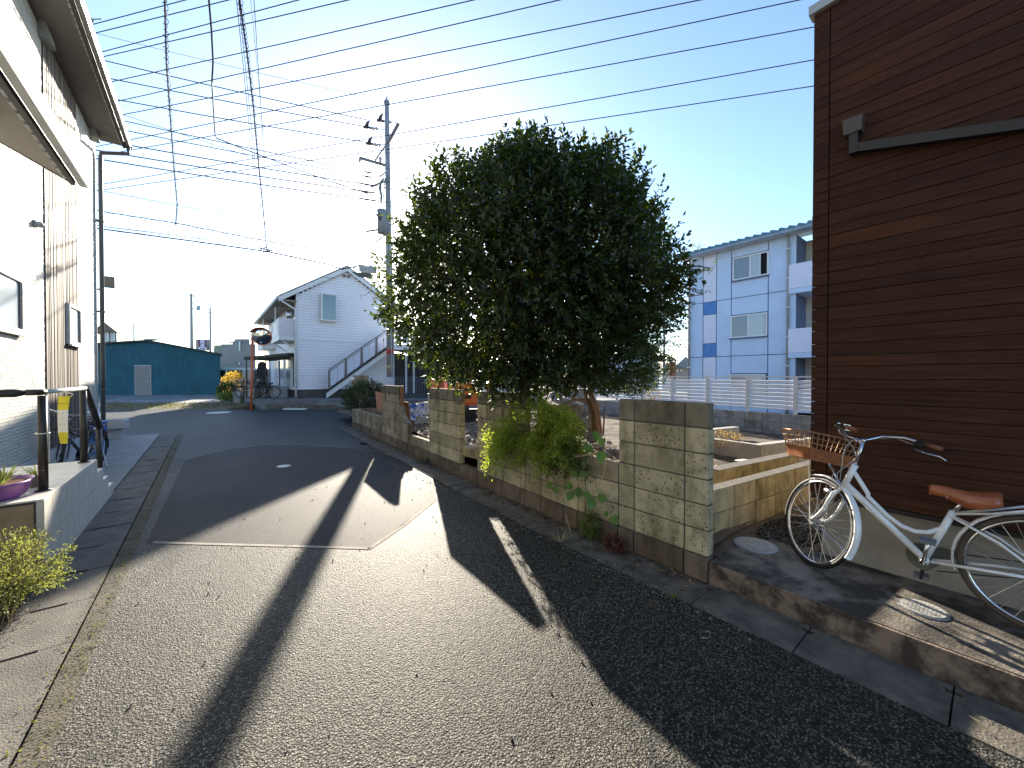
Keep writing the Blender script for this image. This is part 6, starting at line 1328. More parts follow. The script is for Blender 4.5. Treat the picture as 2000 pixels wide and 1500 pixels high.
# slack drop from the thick line to the gable corner, drop wires right of the pole
cable('slack drop wire hanging beside the utility pole insulators', through([(690, 232, 16.2), (694, 262, 16.1), (698, 300, 16.1), (701, 312, 16.3)]), .007, 'slack drop wires')
cable('loose looping wire on the right wall of the gable', through([(727, 557, 21), (722, 570, 21), (712, 578, 21.2), (703, 575, 21.4), (707, 583, 21.2)]), .012, 'slack drop wires')
for i, (a, c) in enumerate((((765, 372, 16.4), (820, 395, 14)), ((765, 386, 16.4), (830, 415, 14)), ((766, 402, 16.4), (840, 432, 14)))): cable('drop wire running right from the pole into the crown, %s' % ['highest of three', 'middle of three', 'lowest of three'][i], through([a, c]), .012, 'drop wires into the tree')
cable('thin wire sloping down right from the diagonal arm', through([(768, 262, 16.3), (764, 290, 16.3), (775, 338, 16.3), (790, 420, 16.3)]), .006, 'slack drop wires')
cable('curved line leading right from the far pole above the shed', through([(362, 577, 46), (375, 578, 46), (395, 583, 46.5), (430, 592, 47), (475, 596, 48), (560, 596, 49)]), .04, 'far lines over the shed')
cable('faint sagging line from the far pole to the right', through([(376, 604, 46), (411, 616, 52), (470, 622, 56), (560, 620, 60)]), .02, 'far lines over the shed')
cable('faint line crossing between the far poles', through([(265, 640, 80), (330, 650, 70), (375, 640, 48)]), .02, 'far lines over the shed')
cable('faint level line through the distant pole by the blue block', through([(1240, 669, 50), (1297, 671, 48), (1345, 674, 45)]), .02, 'far lines beside the blue block')
cable('faint upper line beside the blue block', through([(1240, 625, 50), (1297, 632, 48), (1345, 638, 45)]), .015, 'far lines beside the blue block')
t = thing('line_insulators', 'green-grey line insulators and bracket peeking out above the left eave', 'insulators', PT(168, 42, D=22))
b = MB(); b.tube([PT(150, 32, D=22), PT(158, 42, D=22), PT(172, 60, D=22)], .05, 6); b.tube([PT(158, 40, D=22), PT(180, 38, D=22), PT(198, 37, D=22)], .03, 6)
for x in (163, 168, 174, 179): b.ball(PT(x, 39, D=22), .1, 8, 6)
b.tube([PT(182, 42, D=22), PT(178, 52, D=22), PT(164, 62, D=22)], .015, 5); b.build('insulator', mat('green_insulator', (.10, .17, .16), .5), t)

# ================================================================ EXCAVATOR BEHIND THE WALL
D = 10.2; ex = thing('excavator', 'small orange excavator standing among the rubble behind the block wall', 'excavator', CF(-1.3, 10.6, .3))
FE = Frame(tuple(CF(-1.45, D))[:2], _cR[:2], (-_cF0)[:2]); xa = lambda px: (px - 1000) / FPX * D + 1.45; ze_ = lambda py: zz(py, D)
ORA = mat('excavator_orange', (.62, .115, .012), .4, .1, 5, .08, 60, coat=.3); ORR = mat('excavator_red_orange', (.58, .10, .045), .45, .1, 5, .08, 60)
b = MB(); b.fbox(FE, xa(838), xa(933), -1.2, -.02, ze_(792), ze_(787)); b.build('deck', ORR, ex)
P_ = [(xa(897), ze_(786.5)), (xa(930), ze_(786.5)), (xa(934), ze_(772)), (xa(926), ze_(752)), (xa(920), ze_(748)), (xa(897), ze_(748))]
b = MB(); b.prism([FE.P(a, 0, z) for a, z in P_], FE.n * -.9); b.build('counterweight', ORA, ex)
for (y0, y1) in ((764, 758), (779, 772)):
    b = MB(); b.fbox(FE, xa(897) + .01, xa(920.5), -.01, .004, ze_(y0), ze_(y1)); o = b.build('vent', BLACKM, ex)
    b = MB()
    for k in range(5): zz0 = ze_(y0) + .01 + k * .016; b.fbox(FE, xa(897) + .02, xa(920), .0045, .008, zz0, zz0 + .005)
    b.build('vent_slat', DARK, o, kind='stuff')
P_ = [(xa(838), ze_(768)), (xa(868), ze_(768)), (xa(868), ze_(740)), (xa(862), ze_(737)), (xa(843), ze_(737)), (xa(839), ze_(745))]
b = MB(); b.prism([FE.P(a, .06, z) for a, z in P_], FE.n * -.5); b.build('side_cover', ORR, ex)
Me = Matrix(((FE.e.x, 0, FE.n.x, 0), (FE.e.y, 0, FE.n.y, 0), (0, 1, 0, 0), (0, 0, 0, 1)))
text_mesh('HITACHI', .062, Matrix.Translation(FE.P(xa(848.5), .063, ze_(749.5))) @ Me, WHITE, 'lettering', ex, .0015)
b = MB(); b.fbox(FE, xa(836), xa(868), -.6, .05, ze_(786.8), ze_(768.5)); b.build('tank_guard', mat('machine_grey', (.25, .25, .27), .5, .1, 6, .1, 50), ex)
YL = mat('excavator_yellow', (.70, .30, .02), .45, .15, 5, .08, 60)
b = MB()
for (x, y, h) in ((880, 755, 10), (891, 750, 16)): c = FE.P(xa(x), -.2, ze_(787)); b.cyl(c, FE.P(xa(x), -.2, ze_(y)), .07, .055, 12); b.ball(FE.P(xa(x), -.2, ze_(y)), .055, 10, 6)
b.build('hydraulic_cover', YL, ex, True)
b = MB(); b.prism([FE.P(xa(870), -.1, ze_(787)), FE.P(xa(897), -.1, ze_(787)), FE.P(xa(897), -.1, ze_(762)), FE.P(xa(870), -.1, ze_(768))], FE.n * -.7); b.build('engine_cover', ORA, ex)
b = MB()   # cab posts and roof, mostly behind leaves
for (x, d) in ((846, -.35), (870, -.35), (846, -1.1), (870, -1.1)): b.tube([FE.P(xa(x), d, ze_(740)), FE.P(xa(x), d, 2.2)], .03, 6)
b.fbox(FE, xa(840), xa(876), -1.2, -.25, 2.2, 2.27); b.build('cab', DARK, ex)
b = MB(); b.tube([FE.P(xa(905), -.7, 1.35), FE.P(xa(925), -1.6, 2.2), FE.P(xa(935), -2.6, 1.9)], [.10, .12, .09], 6); b.build('boom', ORA, ex)
b = MB(); b.tube([FE.P(xa(935), -2.6, 1.9), FE.P(xa(940), -3.0, 1.0)], [.09, .06], 6); b.build('arm', ORA, ex)
b = MB(); b.prism([FE.P(xa(935) - .15, -2.8, .9), FE.P(xa(935) + .3, -2.8, .9), FE.P(xa(935) + .3, -3.2, .5), FE.P(xa(935) - .15, -3.1, .4)], FE.n * -.3); b.build('bucket', DARK, ex)
for d in (-.02, -.95):
    b = MB(); b.prism([FE.P(xa(838), d - .02, .50), FE.P(xa(846), d - .02, .38), FE.P(xa(925), d - .02, .38), FE.P(xa(934), d - .02, .52), FE.P(xa(928), d - .02, .66), FE.P(xa(843), d - .02, .66)], FE.n * -.22); b.build('track', BLACKM, ex)
b = MB(); c = FE.P(xa(886), -.6, .66); b.cyl(c, Vector((c.x, c.y, ze_(792) - .002)), .35, .35, 18); b.build('slew_ring', DARK, ex)
b = MB(); b.fbox(FE, xa(870), xa(905), -.9, -.3, .42, .66); b.build('undercarriage', DARK, ex)
# ================================================================ RUBBLE IN THE LOT
def crumple(name, c, ex_, ey_, amp, m, seed, sc_=2.2, n=22, fold=(0, 0, 0), lab=None, cat='tarpaulin', group=None):
    """crumpled sheet: ex_, ey_ span vectors"""
    vs = []; c = Vector(c); ex_ = Vector(ex_); ey_ = Vector(ey_); nn = ex_.cross(ey_).normalized()
    for j in range(n + 1):
        for i in range(n + 1):
            u, v_ = i / n - .5, j / n - .5; p = c + ex_ * u + ey_ * v_; k = Vector((u * sc_ * 2 + seed * 3.1, v_ * sc_ * 2 - seed, seed))
            h = 1 - abs(2 * mnoise.noise(k)) * 1.1 + .45 * mnoise.noise(k * 2.7) + .2 * mnoise.noise(k * 6); w = Vector((mnoise.noise(k + Vector((5, 0, 0))), mnoise.noise(k + Vector((0, 5, 0))), mnoise.noise(k + Vector((0, 0, 5)))))
            vs.append(p + nn * amp * h + w * amp * .7)
    fs = [(j * (n + 1) + i, j * (n + 1) + i + 1, (j + 1) * (n + 1) + i + 1, (j + 1) * (n + 1) + i) for j in range(n) for i in range(n)]
    b = MB(); b.add(vs, fs); o = b.build(name, m, None, True); return tag(o, lab, cat, group)
TB = mat('blue_white_sheet', (.55, .60, .72), .35, .1, 6, .2, 30, col2=(.03, .10, .36), fac=(.45, .52)); TG = mat('grey_sheet', (.36, .35, .33), .5, .3, 5, .3, 30); TBR = mat('brown_sheet', (.22, .13, .07), .6, .4, 5, .3, 30); TW_ = mat('dirty_white_sheet', (.62, .60, .55), .6, .2, 6, .2, 30, col2=(.35, .32, .28)); BLU = mat('blue_sheet', (.03, .11, .42), .4, .2, 9, .2, 40)
Dr = 8.6
def cz(px, py, D): return PT(px, py, D=D)
def sh(name, px, py, D, w, h, dep, m, s, lab, amp=.07): crumple(name, cz(px, py, D), _cR * w, Vector((0, 0, h)) + _cF0 * dep, amp, m, s, 2.2, 22, lab=lab)
sh('tarpaulin', 812, 808, 9.3, .36, .42, .25, TB, 1, 'crumpled blue and white sheet heaped behind the gap by the second wall stub')
sh('tarpaulin', 826, 832, 8.9, .34, .42, .2, TG, 2, 'crumpled grey sheet lower in the heap behind the wall gap')
sh('tarpaulin', 806, 838, 9.1, .30, .34, .15, TBR, 3, 'tan torn sheet at the left of the heap behind the wall gap')
sh('tarpaulin', 822, 855, 8.3, .32, .14, .3, BLU, 4, 'bright blue plastic scrap at the foot of the heap in the gap', .035)
sh('tarpaulin', 836, 800, 9.8, .55, .28, .3, TW_, 6, 'dirty white sheet at the top right of the heap', .06)
b = MB(); q0, q1, q2, q3 = cz(790, 862, 9.0), cz(806, 862, 9.0), cz(797, 786, 9.1), cz(788, 784, 9.1); b.prism([q0, q1, q2, q3], _cF0 * .03); tag(b.build('leaning_board', mat('dark_rust_board', (.10, .045, .02), .8, .4, 6, .4, 40)), 'dark brown board leaning behind the gap left of the heap', 'board')
b = MB(); o_ = W2.P(aP1l, 0, 0); b.fbox(W2, aS2l - .06, aS2l - .012, -TH - .0, -.03, .6, 1.4); tag(b.build('rusty_channel', mat('rusty_steel', (.24, .10, .045), .7, .4, 6, .4, 60)), 'rusty steel channel standing against the end of the first wall stub', 'steel channel')
b = MB(); q = [cz(733, 764, 12.0), cz(747, 768, 12.0), cz(746, 803, 12.0), cz(736, 801, 12.0)]; b.prism(q, _cF0 * .02); tag(b.build('pink_board', mat('salmon_board', (.42, .22, .15), .7, .15, 4, .2, 40)), 'salmon coloured board standing beside the dark shrub', 'board')
# sacks, boulders, chunks
SK_ = mat('rubble_concrete', (.27, .24, .21), .9, .4, 5, 1, 30, vdetail=10, dist=.03); SK2 = mat('sack_cloth', (.50, .46, .38), .85, .2, 10, .4, 80)
for i, (px, py, D, r, sq_) in enumerate(((818, 794, 10.2, .16, (1.5, 1, .5)), (834, 790, 10.4, .15, (1.6, 1, .45)), (836, 804, 10.0, .16, (1.5, 1, .5)))):
    b = MB(); b.rock(cz(px, py, D), r, sq_, i + 2, .2); tag(b.build('sandbag', SK2, None, True), 'pale sack lying on the heap behind the wall, %s' % ['left of the top pair', 'right of the top pair', 'below the top pair'][i], 'sack', 'sacks on the rubble heap')
chunks = [((1100, 800), 6.9, .34, (1.5, 1, .75), 'big rounded concrete lump seen under the small tree'), ((1112, 792), 7.6, .42, (1.7, .8, .6), 'broad flat concrete slab piece behind the big lump'), ((1150, 838), 5.9, .15, (1, .9, 1.25), 'upright broken concrete piece at the foot of the small tree'),
          ((1068, 780), 8.2, .34, (1.6, 1, .6), 'grey lump of broken concrete at the left of the pile'), ((1100, 836), 6.4, .22, (1.5, 1, .7), 'low broken lump in front of the big one'), ((1128, 818), 6.8, .2, (1.2, 1, .8), 'small pinkish lump between the larger ones')]
for i, (p_, D, r, s_, lab) in enumerate(chunks):
    P = cz(*p_, D); b = MB(); b.rock(P, r, s_, i + 11, .55, 14, 10); tag(b.build('concrete_lump', SK_, None), lab, 'rubble', 'concrete lumps in the lot')
# crossing curved slab over a dark hollow
b = MB(); b.tube([cz(1072, 792, 7.2), cz(1092, 784, 7.1), cz(1112, 790, 6.9), cz(1122, 812, 6.7), cz(1124, 830, 6.7)], [.10, .12, .12, .11, .10], 8); tag(b.build('broken_pipe', SK_, None, True), 'curved piece of broken concrete pipe arching in the rubble', 'pipe')
t = thing('plank', 'pale slanting stick leaning in the gap between the second and third stubs', 'stick', cz(905, 850, 7.4)); b = MB(); b.tube([cz(898, 832, 7.2), cz(921, 880, 6.8)], .011, 6); b.build('stick', mat('pale_wood', (.45, .38, .28), .8), t)
b = MB(); b.slab([(3.25, 4.95), (3.55, 5.1), (3.5, 5.5), (3.22, 5.4)], lot_h(3.4, 5.2) - .1, lot_h(3.4, 5.2) + .03); tag(b.build('stone_slab', BLK_Y), 'pale stone slab lying on soil in the gap between the stubs', 'slab')
P = PT(1455, 902, z=.40); b = MB(); b.rock(P, .12, (1.3, 1, .25), 21, .4); tag(b.build('plaster_piece', mat('white_plaster', (.6, .57, .5), .9)), 'pale flat plaster piece on the dirt before the foundation ring', 'rubble')
# dead leaves, twigs and small debris on the lot
n = 2600; rs = np.random.RandomState(4); P = np.zeros((n, 3)); 
for i in range(n):
    y = rs.uniform(1.9, 11); x = gx(y) + .15 + abs(rs.normal(0, 1.3)); P[i] = (x, y, lot_h(x, y) + .01)
Dn = rs.normal(size=(n, 3)); Dn[:, 2] *= .35; N_ = rs.normal(size=(n, 3)) * .4; N_[:, 2] += 1
v, f = leaf_cloud(P, Dn, N_, rs.uniform(.03, .07, n), rs.uniform(.015, .035, n)); DEAD = leaf_mat('dead_leaf', (.06, .03, .015), (.34, .20, .09), .2, .7, (.4, .2, .05))
o = mesh_np('leaf_litter', v, f, DEAD, None, kind='stuff')
b = MB(); r7 = random.Random(7)
for i in range(420):
    y = r7.uniform(2.0, 10.5); x = gx(y) + .2 + abs(r7.gauss(0, 1.5)); r = r7.uniform(.015, .06); b.rock((x, y, lot_h(x, y) + r * .2), r, (r7.uniform(.7, 1.5), 1, r7.uniform(.4, .9)), i, .5, 6, 4)
b.build('rubble', SK_, None, kind='stuff')
b = MB()
for i in range(160):
    y = r7.uniform(2.2, 10); x = gx(y) + .2 + abs(r7.gauss(0, 1.2)); a = r7.uniform(0, 6.3); L_ = r7.uniform(.08, .35); p = Vector((x, y, lot_h(x, y) + .02)); b.tube([p, p + Vector((math.cos(a) * L_, math.sin(a) * L_, r7.uniform(.0, .1)))], .004, 4)
b.build('twigs', BARK, None, kind='stuff')
# dry weeds on the far kerb of the lot
def clump(name, label, c, rad, h, n, lm, seed, L_=(.03, .06), W_=(.008, .016), up=.6, cat='plant', group=None, stems=8, flat_=1.0):
    rs = np.random.RandomState(seed); t = thing(name, label, cat, c, group); c = Vector(c)
    d = rs.normal(size=(n, 3)); d /= np.linalg.norm(d, axis=1, keepdims=True); rr = rs.uniform(.35, 1, n) ** .6; P = np.array(c) + np.stack([d[:, 0] * rr * rad[0], d[:, 1] * rr * rad[1], h / 2 + d[:, 2] * rr * h / 2], 1)
    Dr = d * .6 + rs.normal(size=(n, 3)) * .5; Dr[:, 2] += up; N_ = rs.normal(size=(n, 3)) * .5; N_[:, 2] += .7
    v, f = leaf_cloud(P, Dr, N_, rs.uniform(*L_, n), rs.uniform(*W_, n)); mesh_np('foliage', v, f, lm, t, kind='stuff')
    b = MB()
    for i in range(stems):
        a = rs.uniform(0, 6.28); e = c + Vector((math.cos(a) * rad[0] * .6, math.sin(a) * rad[1] * .6, h * rs.uniform(.6, .95))); b.tube([c, c.lerp(e, .5) + Vector((0, 0, h * .1)), e], [.006, .005, .003], 5)
    b.build('stem', BARK, t); return t
DRY = leaf_mat('dry_weed', (.20, .13, .05), (.50, .36, .14), .35, .7, (.5, .3, .05))
p = PT(1447, 848, x=6.9); clump('dry_weed', 'brown dried weeds heaped on the corner of the foundation ring', (6.7, 2.9, .42), (.5, .4), .28, 500, DRY, 3)
p = PT(1275, 775, D=10.4); clump('dry_weed', 'orange-brown dried weed poking above the near wall stub', (p.x, p.y, .9), (.25, .25), .35, 180, DRY, 8)
# ================================================================ TREES AND PLANTS
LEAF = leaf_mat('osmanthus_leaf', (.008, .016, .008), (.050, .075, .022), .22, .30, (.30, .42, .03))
# the big tree: outline of the crown in its own plane, depth round
TD = 5.05; tc = PT(1045, 512, D=TD); TX, TF = _cR, _cF0; kpx = TD / FPX
outl = [(1325, 560), (1315, 480), (1285, 398), (1245, 335), (1150, 288), (1010, 268), (900, 285), (822, 352), (778, 420), (757, 520), (752, 610), (775, 685), (815, 728), (880, 742), (950, 772), (1040, 784), (1120, 776), (1200, 752), (1272, 680), (1325, 620)]
an = np.array([math.atan2(-(y - 512), x - 1045) for x, y in outl]); rd = np.array([math.hypot(x - 1045, y - 512) * kpx * (.95 if y > 420 else (.90 if abs(x - 1000) > 170 else .82)) for x, y in outl]); o_ = np.argsort(an); an, rd = an[o_], rd[o_]
def crownR(t): return np.interp(t, np.concatenate([[an[-1] - 2 * math.pi], an, [an[0] + 2 * math.pi]]), np.concatenate([[rd[-1]], rd, [rd[0]]]))
bt = thing('evergreen_tree', 'big round dark evergreen tree rising behind the block wall', 'tree', CF((1022 - 1000) * kpx, TD, .5), None)
rs = np.random.RandomState(11); NS = 10000
d = rs.normal(size=(NS, 3)); d /= np.linalg.norm(d, axis=1, keepdims=True)     # crown-frame: right, forward, up
rho = np.where(rs.rand(NS) < .74, rs.uniform(.74, 1.0, NS), rs.uniform(.25, .78, NS))
lump = np.array([mnoise.noise(Vector((a * 2.2, b_ * 2.2, c_ * 2.2))) for a, b_, c_ in d]) * .17
lump2 = np.array([mnoise.noise(Vector((a * 6, b_ * 6, c_ * 6))) for a, b_, c_ in d]) * .08
rho = rho * (1 + lump + lump2); rho[:260] = np.where(d[:260, 2] > 0, rs.uniform(1.0, 1.05, 260), rho[:260]); Rm = crownR(np.arctan2(d[:, 2], d[:, 0]))
loc = np.stack([d[:, 0] * Rm * rho, d[:, 1] * 1.4 * rho, d[:, 2] * Rm * rho], 1)
keep = ~((loc[:, 2] < -1.0) & (np.abs(loc[:, 1]) > .9) & (rs.rand(NS) < .5)); loc = loc[keep]; d = d[keep]; rho = rho[keep]; NS = len(loc)
M3 = np.array([[TX.x, TF.x, 0], [TX.y, TF.y, 0], [0, 0, 1]]); sp = np.array(tc) + loc @ M3.T; dw = d @ M3.T
sd = dw * .75 + rs.normal(size=(NS, 3)) * .35; sd[:, 2] += np.where(d[:, 2] > -.25, .75, -.25); sd /= np.linalg.norm(sd, axis=1, keepdims=True)
PP_, DD_, NN_, LL_, WW_ = [], [], [], [], []
for k in range(9):
    t = k / 8.0; slen = rs.uniform(.10, .24, NS); ang_ = k * 2.4 + rs.uniform(0, 6.28, NS) * (k == 0) + rs.uniform(-.4, .4, NS)
    a1 = np.cross(sd, np.array([.3, .2, .93])); a1 /= np.linalg.norm(a1, axis=1, keepdims=True) + 1e-9; a2 = np.cross(sd, a1)
    rad = a1 * np.cos(ang_)[:, None] + a2 * np.sin(ang_)[:, None]; tilt = (.95 - .55 * t)
    PP_.append(sp + sd * (slen * (t - .4))[:, None]); DD_.append(sd * (1 - tilt * .6) + rad * tilt + rs.normal(size=(NS, 3)) * .12 + np.array([0, 0, -.12])); NN_.append(sd + rs.normal(size=(NS, 3)) * .25)
    LL_.append(rs.uniform(.055, .10, NS) * (1 - .25 * t)); WW_.append(rs.uniform(.024, .038, NS))
v, f = leaf_cloud(np.concatenate(PP_), np.concatenate(DD_), np.concatenate(NN_), np.concatenate(LL_), np.concatenate(WW_), .15)
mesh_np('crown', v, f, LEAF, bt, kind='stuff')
b = MB()
base_ = CF((1022 - 1000) * kpx, TD, .35); fork = CF((1024 - 1000) * kpx, TD, 1.35)
b.tube([base_, fork, CF(.22, TD, 1.9)], [.085, .07, .06], 10); b.build('trunk', BARK, bt, True)
r9 = random.Random(9)
for i in range(16):
    a = i * 2.4; e = tc + TX * math.cos(a) * r9.uniform(.9, 1.8) + TF * math.sin(a) * r9.uniform(.8, 1.5) + Vector((0, 0, r9.uniform(-.9, 1.5))); s_ = fork + Vector((0, 0, r9.uniform(0, .5))); m_ = s_.lerp(e, .5) + Vector((0, 0, r9.uniform(.0, .3))); b = MB(); b.tube([s_, s_.lerp(m_, .5), m_, m_.lerp(e, .6) + Vector((r9.uniform(-.1, .1), 0, .05)), e], [.035, .028, .022, .014, .006], 6); b.build('limb', BARK, bt, True)
b = MB()   # thin reddish twigs near the surface
for i in range(260):
    j = r9.randrange(NS); p = Vector(sp[j]); q_ = Vector(sd[j]); b.tube([p - q_ * .25, p, p + q_ * .12], [.004, .003, .002], 4)
b.build('twig', mat('red_brown_twig', (.10, .045, .025), .8), bt, kind='stuff')
# the small multi-stemmed tree in front of its right side
LEAF2 = leaf_mat('nandina_leaf', (.012, .035, .018), (.05, .10, .04), .32, .4, (.30, .42, .05)); BARK2 = mat('sun_tinted_bark', (.24, .13, .07), .85, .4, 14, .8, 80, dist=.008, stretch=(1, 1, .25))  # orange of the sunlight on the stems is put into this bark colour
ND = 4.55; nb = PT(1168, 848, D=ND); nb.z = lot_h(nb.x, nb.y) - .03; nt_ = thing('small_tree', 'slim small tree with orange-lit stems and fine layered leaves before the big one', 'tree', nb)
ends = []
for i, (pts) in enumerate([[(1168, 845), (1162, 800), (1150, 765), (1152, 700), (1180, 620)], [(1172, 845), (1168, 805), (1156, 770), (1165, 700), (1220, 640)], [(1164, 845), (1155, 805), (1145, 775), (1130, 700), (1100, 620)], [(1160, 845), (1157, 800), (1152, 768), (1190, 700), (1270, 600)], [(1155, 766), (1200, 640), (1240, 560)]]):
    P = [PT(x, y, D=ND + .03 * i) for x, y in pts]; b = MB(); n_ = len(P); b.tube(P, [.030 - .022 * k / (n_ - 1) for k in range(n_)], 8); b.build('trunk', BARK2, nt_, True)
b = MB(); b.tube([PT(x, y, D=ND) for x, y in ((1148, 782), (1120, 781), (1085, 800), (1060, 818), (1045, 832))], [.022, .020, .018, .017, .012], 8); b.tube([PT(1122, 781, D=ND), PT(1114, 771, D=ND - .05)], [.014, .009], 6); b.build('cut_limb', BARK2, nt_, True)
for k, (a, c) in enumerate((((1130, 700), (1060, 560)), ((1180, 620), (1170, 520)), ((1220, 640), (1330, 525)), ((1330, 525), (1392, 524)), ((1270, 600), (1375, 575)), ((1150, 765), (1230, 735)))):
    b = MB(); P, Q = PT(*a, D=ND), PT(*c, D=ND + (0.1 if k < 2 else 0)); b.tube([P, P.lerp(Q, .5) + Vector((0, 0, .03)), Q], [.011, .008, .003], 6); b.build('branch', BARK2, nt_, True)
rs = np.random.RandomState(21); spn = []
cl = [(1190, 620, 95, 70, 260), (1110, 560, 70, 40, 130), (1250, 560, 75, 45, 170), (1270, 640, 70, 60, 190), (1200, 700, 95, 48, 190), (1120, 690, 70, 45, 90), (1150, 520, 90, 24, 110), (1300, 520, 50, 40, 80), (1235, 742, 48, 28, 190), (1300, 600, 40, 50, 110), (1180, 750, 45, 22, 90), (1100, 738, 45, 20, 100), (1265, 705, 48, 34, 160), (1060, 742, 30, 16, 40), (1210, 660, 80, 40, 160)]
for (cx, cy, rx_, ry_, n) in cl:
    for i in range(n):
        a = rs.uniform(0, 6.28); r_ = math.sqrt(rs.rand()); spn.append(PT(cx + math.cos(a) * r_ * rx_, cy + math.sin(a) * r_ * ry_, D=ND + rs.normal(0, .28)))
for (x, y, s_) in ((1345, 525, 10), (1360, 524, 8), (1375, 524, 7), (1388, 524, 6), (1350, 572, 8), (1365, 575, 6), (1340, 555, 8), (1325, 545, 10), (1335, 600, 8), (1350, 535, 8)):
    for i in range(2): spn.append(PT(x + rs.uniform(-4, 4), y + rs.uniform(-s_, s_), D=ND + rs.uniform(-.05, .05)))
spn = np.array([tuple(p) for p in spn]); n = len(spn); PP_, DD_, NN_, LL_, WW_ = [], [], [], [], []
hd = rs.normal(size=(n, 3)); hd[:, 2] *= .25; hd /= np.linalg.norm(hd, axis=1, keepdims=True); side = np.cross(hd, np.array([0, 0, 1.0])); side /= np.linalg.norm(side, axis=1, keepdims=True)
for k in range(9):
    s = 1 if k % 2 else -1; t = k / 8; PP_.append(spn + hd * .17 * (t - .5) + rs.normal(size=(n, 3)) * .008); DD_.append(hd * .6 + side * s * (.9 if k < 8 else 0) + np.array([0, 0, -.35]) + rs.normal(size=(n, 3)) * .15); NN_.append(np.array([0, 0, 1.0]) + rs.normal(size=(n, 3)) * .3); LL_.append(rs.uniform(.035, .06, n)); WW_.append(rs.uniform(.013, .022, n))
v, f = leaf_cloud(np.concatenate(PP_), np.concatenate(DD_), np.concatenate(NN_), np.concatenate(LL_), np.concatenate(WW_), .12); mesh_np('crown', v, f, LEAF2, nt_, kind='stuff')
# drooping light green bush over the wall
BUSH = leaf_mat('lacy_leaf', (.10, .17, .03), (.40, .48, .08), .6, .5, (.62, .72, .06)); BUSHD = leaf_mat('lacy_leaf_dark', (.02, .045, .012), (.09, .15, .03), .4, .5)
def sprays(name, label, origin, tips, lm, nleaf, L_, W_, seed, jit=.03, cat='bush', droop=.15):
    rs = np.random.RandomState(seed); t = thing(name, label, cat, origin); b = MB(); P, Dd = [], []
    for e in tips:
        e = Vector(e); s_ = Vector(origin) + Vector(rs.normal(0, .03, 3)); m_ = s_.lerp(e, .55) + Vector((0, 0, droop * (e - s_).length)); pts = [s_, s_.lerp(m_, .6) + Vector((0, 0, .03)), m_, m_.lerp(e, .6) + Vector((0, 0, .01)), e]; b.tube(pts, [.006, .005, .004, .003, .0015], 4)
        for i in range(nleaf):
            u = rs.uniform(.35, 1) ** .7 * 4; k = min(int(u), 3); p = pts[k].lerp(pts[k + 1], u - k); P.append(np.array(p) + rs.normal(0, jit, 3)); dd = (pts[k + 1] - pts[k]).normalized(); Dd.append(np.array(dd) * .7 + rs.normal(0, .55, 3))
    b.build('stem', mat('green_brown_stem', (.12, .10, .05), .8), t); n = len(P); N_ = rs.normal(size=(n, 3)) * .5; N_[:, 2] += .6
    v, f = leaf_cloud(np.array(P), np.array(Dd), N_, rs.uniform(*L_, n), rs.uniform(*W_, n), .1); mesh_np('foliage', v, f, lm, t, kind='stuff'); return t
rs = np.random.RandomState(5); org = PT(1075, 850, x=3.2); tips = []
for i in range(120):
    a = rs.uniform(0, 6.28); r_ = math.sqrt(rs.rand()); tips.append(PT(1050 + math.cos(a) * r_ * 92, 852 + math.sin(a) * r_ * 78 + .12 * abs(math.cos(a)) * 60, x=rs.uniform(2.70, 3.30)))
for i in range(30): tips.append(PT(965 + rs.uniform(-22, 14), 850 + rs.uniform(-30, 75), x=rs.uniform(2.70, 2.92)))
sprays('lacy_bush', 'bright yellow-green feathery bush spilling over the low wall', org, tips, BUSH, 125, (.020, .046), (.007, .015), 6)
tips = [PT(1105 + rs.uniform(-45, 50), 895 + rs.uniform(-55, 40), x=rs.uniform(2.88, 3.2)) for i in range(60)]
sprays('dark_bush', 'dark green small-leaved bush under the right side of the bright bush', PT(1110, 880, x=3.15), tips, BUSHD, 75, (.02, .035), (.010, .018), 7)
# vine with big round leaves
vt = PT(1160, 900, x=2.98); vn_ = thing('broad_leaved_vine', 'climber with large round green leaves hanging on the low wall', 'vine', vt); VL = leaf_mat('broad_leaf', (.045, .12, .02), (.16, .28, .05), .45, .4, (.35, .55, .05)); STM = mat('pale_stem', (.40, .32, .20), .8)
for (pts, xx) in (([(1109, 890), (1160, 887), (1185, 893)], 2.97), ([(1160, 887), (1120, 893), (1098, 915), (1082, 940)], 2.93), ([(1186, 894), (1178, 930), (1165, 962)], 2.93), ([(1168, 960), (1140, 958)], 2.92), ([(1104, 925), (1076, 932), (1068, 945)], 2.92), ([(1148, 900), (1140, 915)], 2.94), ([(1105, 1005), (1110, 1025), (1115, 1043)], 2.93)):
    b = MB(); b.tube([PT(x, y, x=xx) for x, y in pts], .0045, 5); b.build('stem', STM, vn_)
rl = random.Random(2)
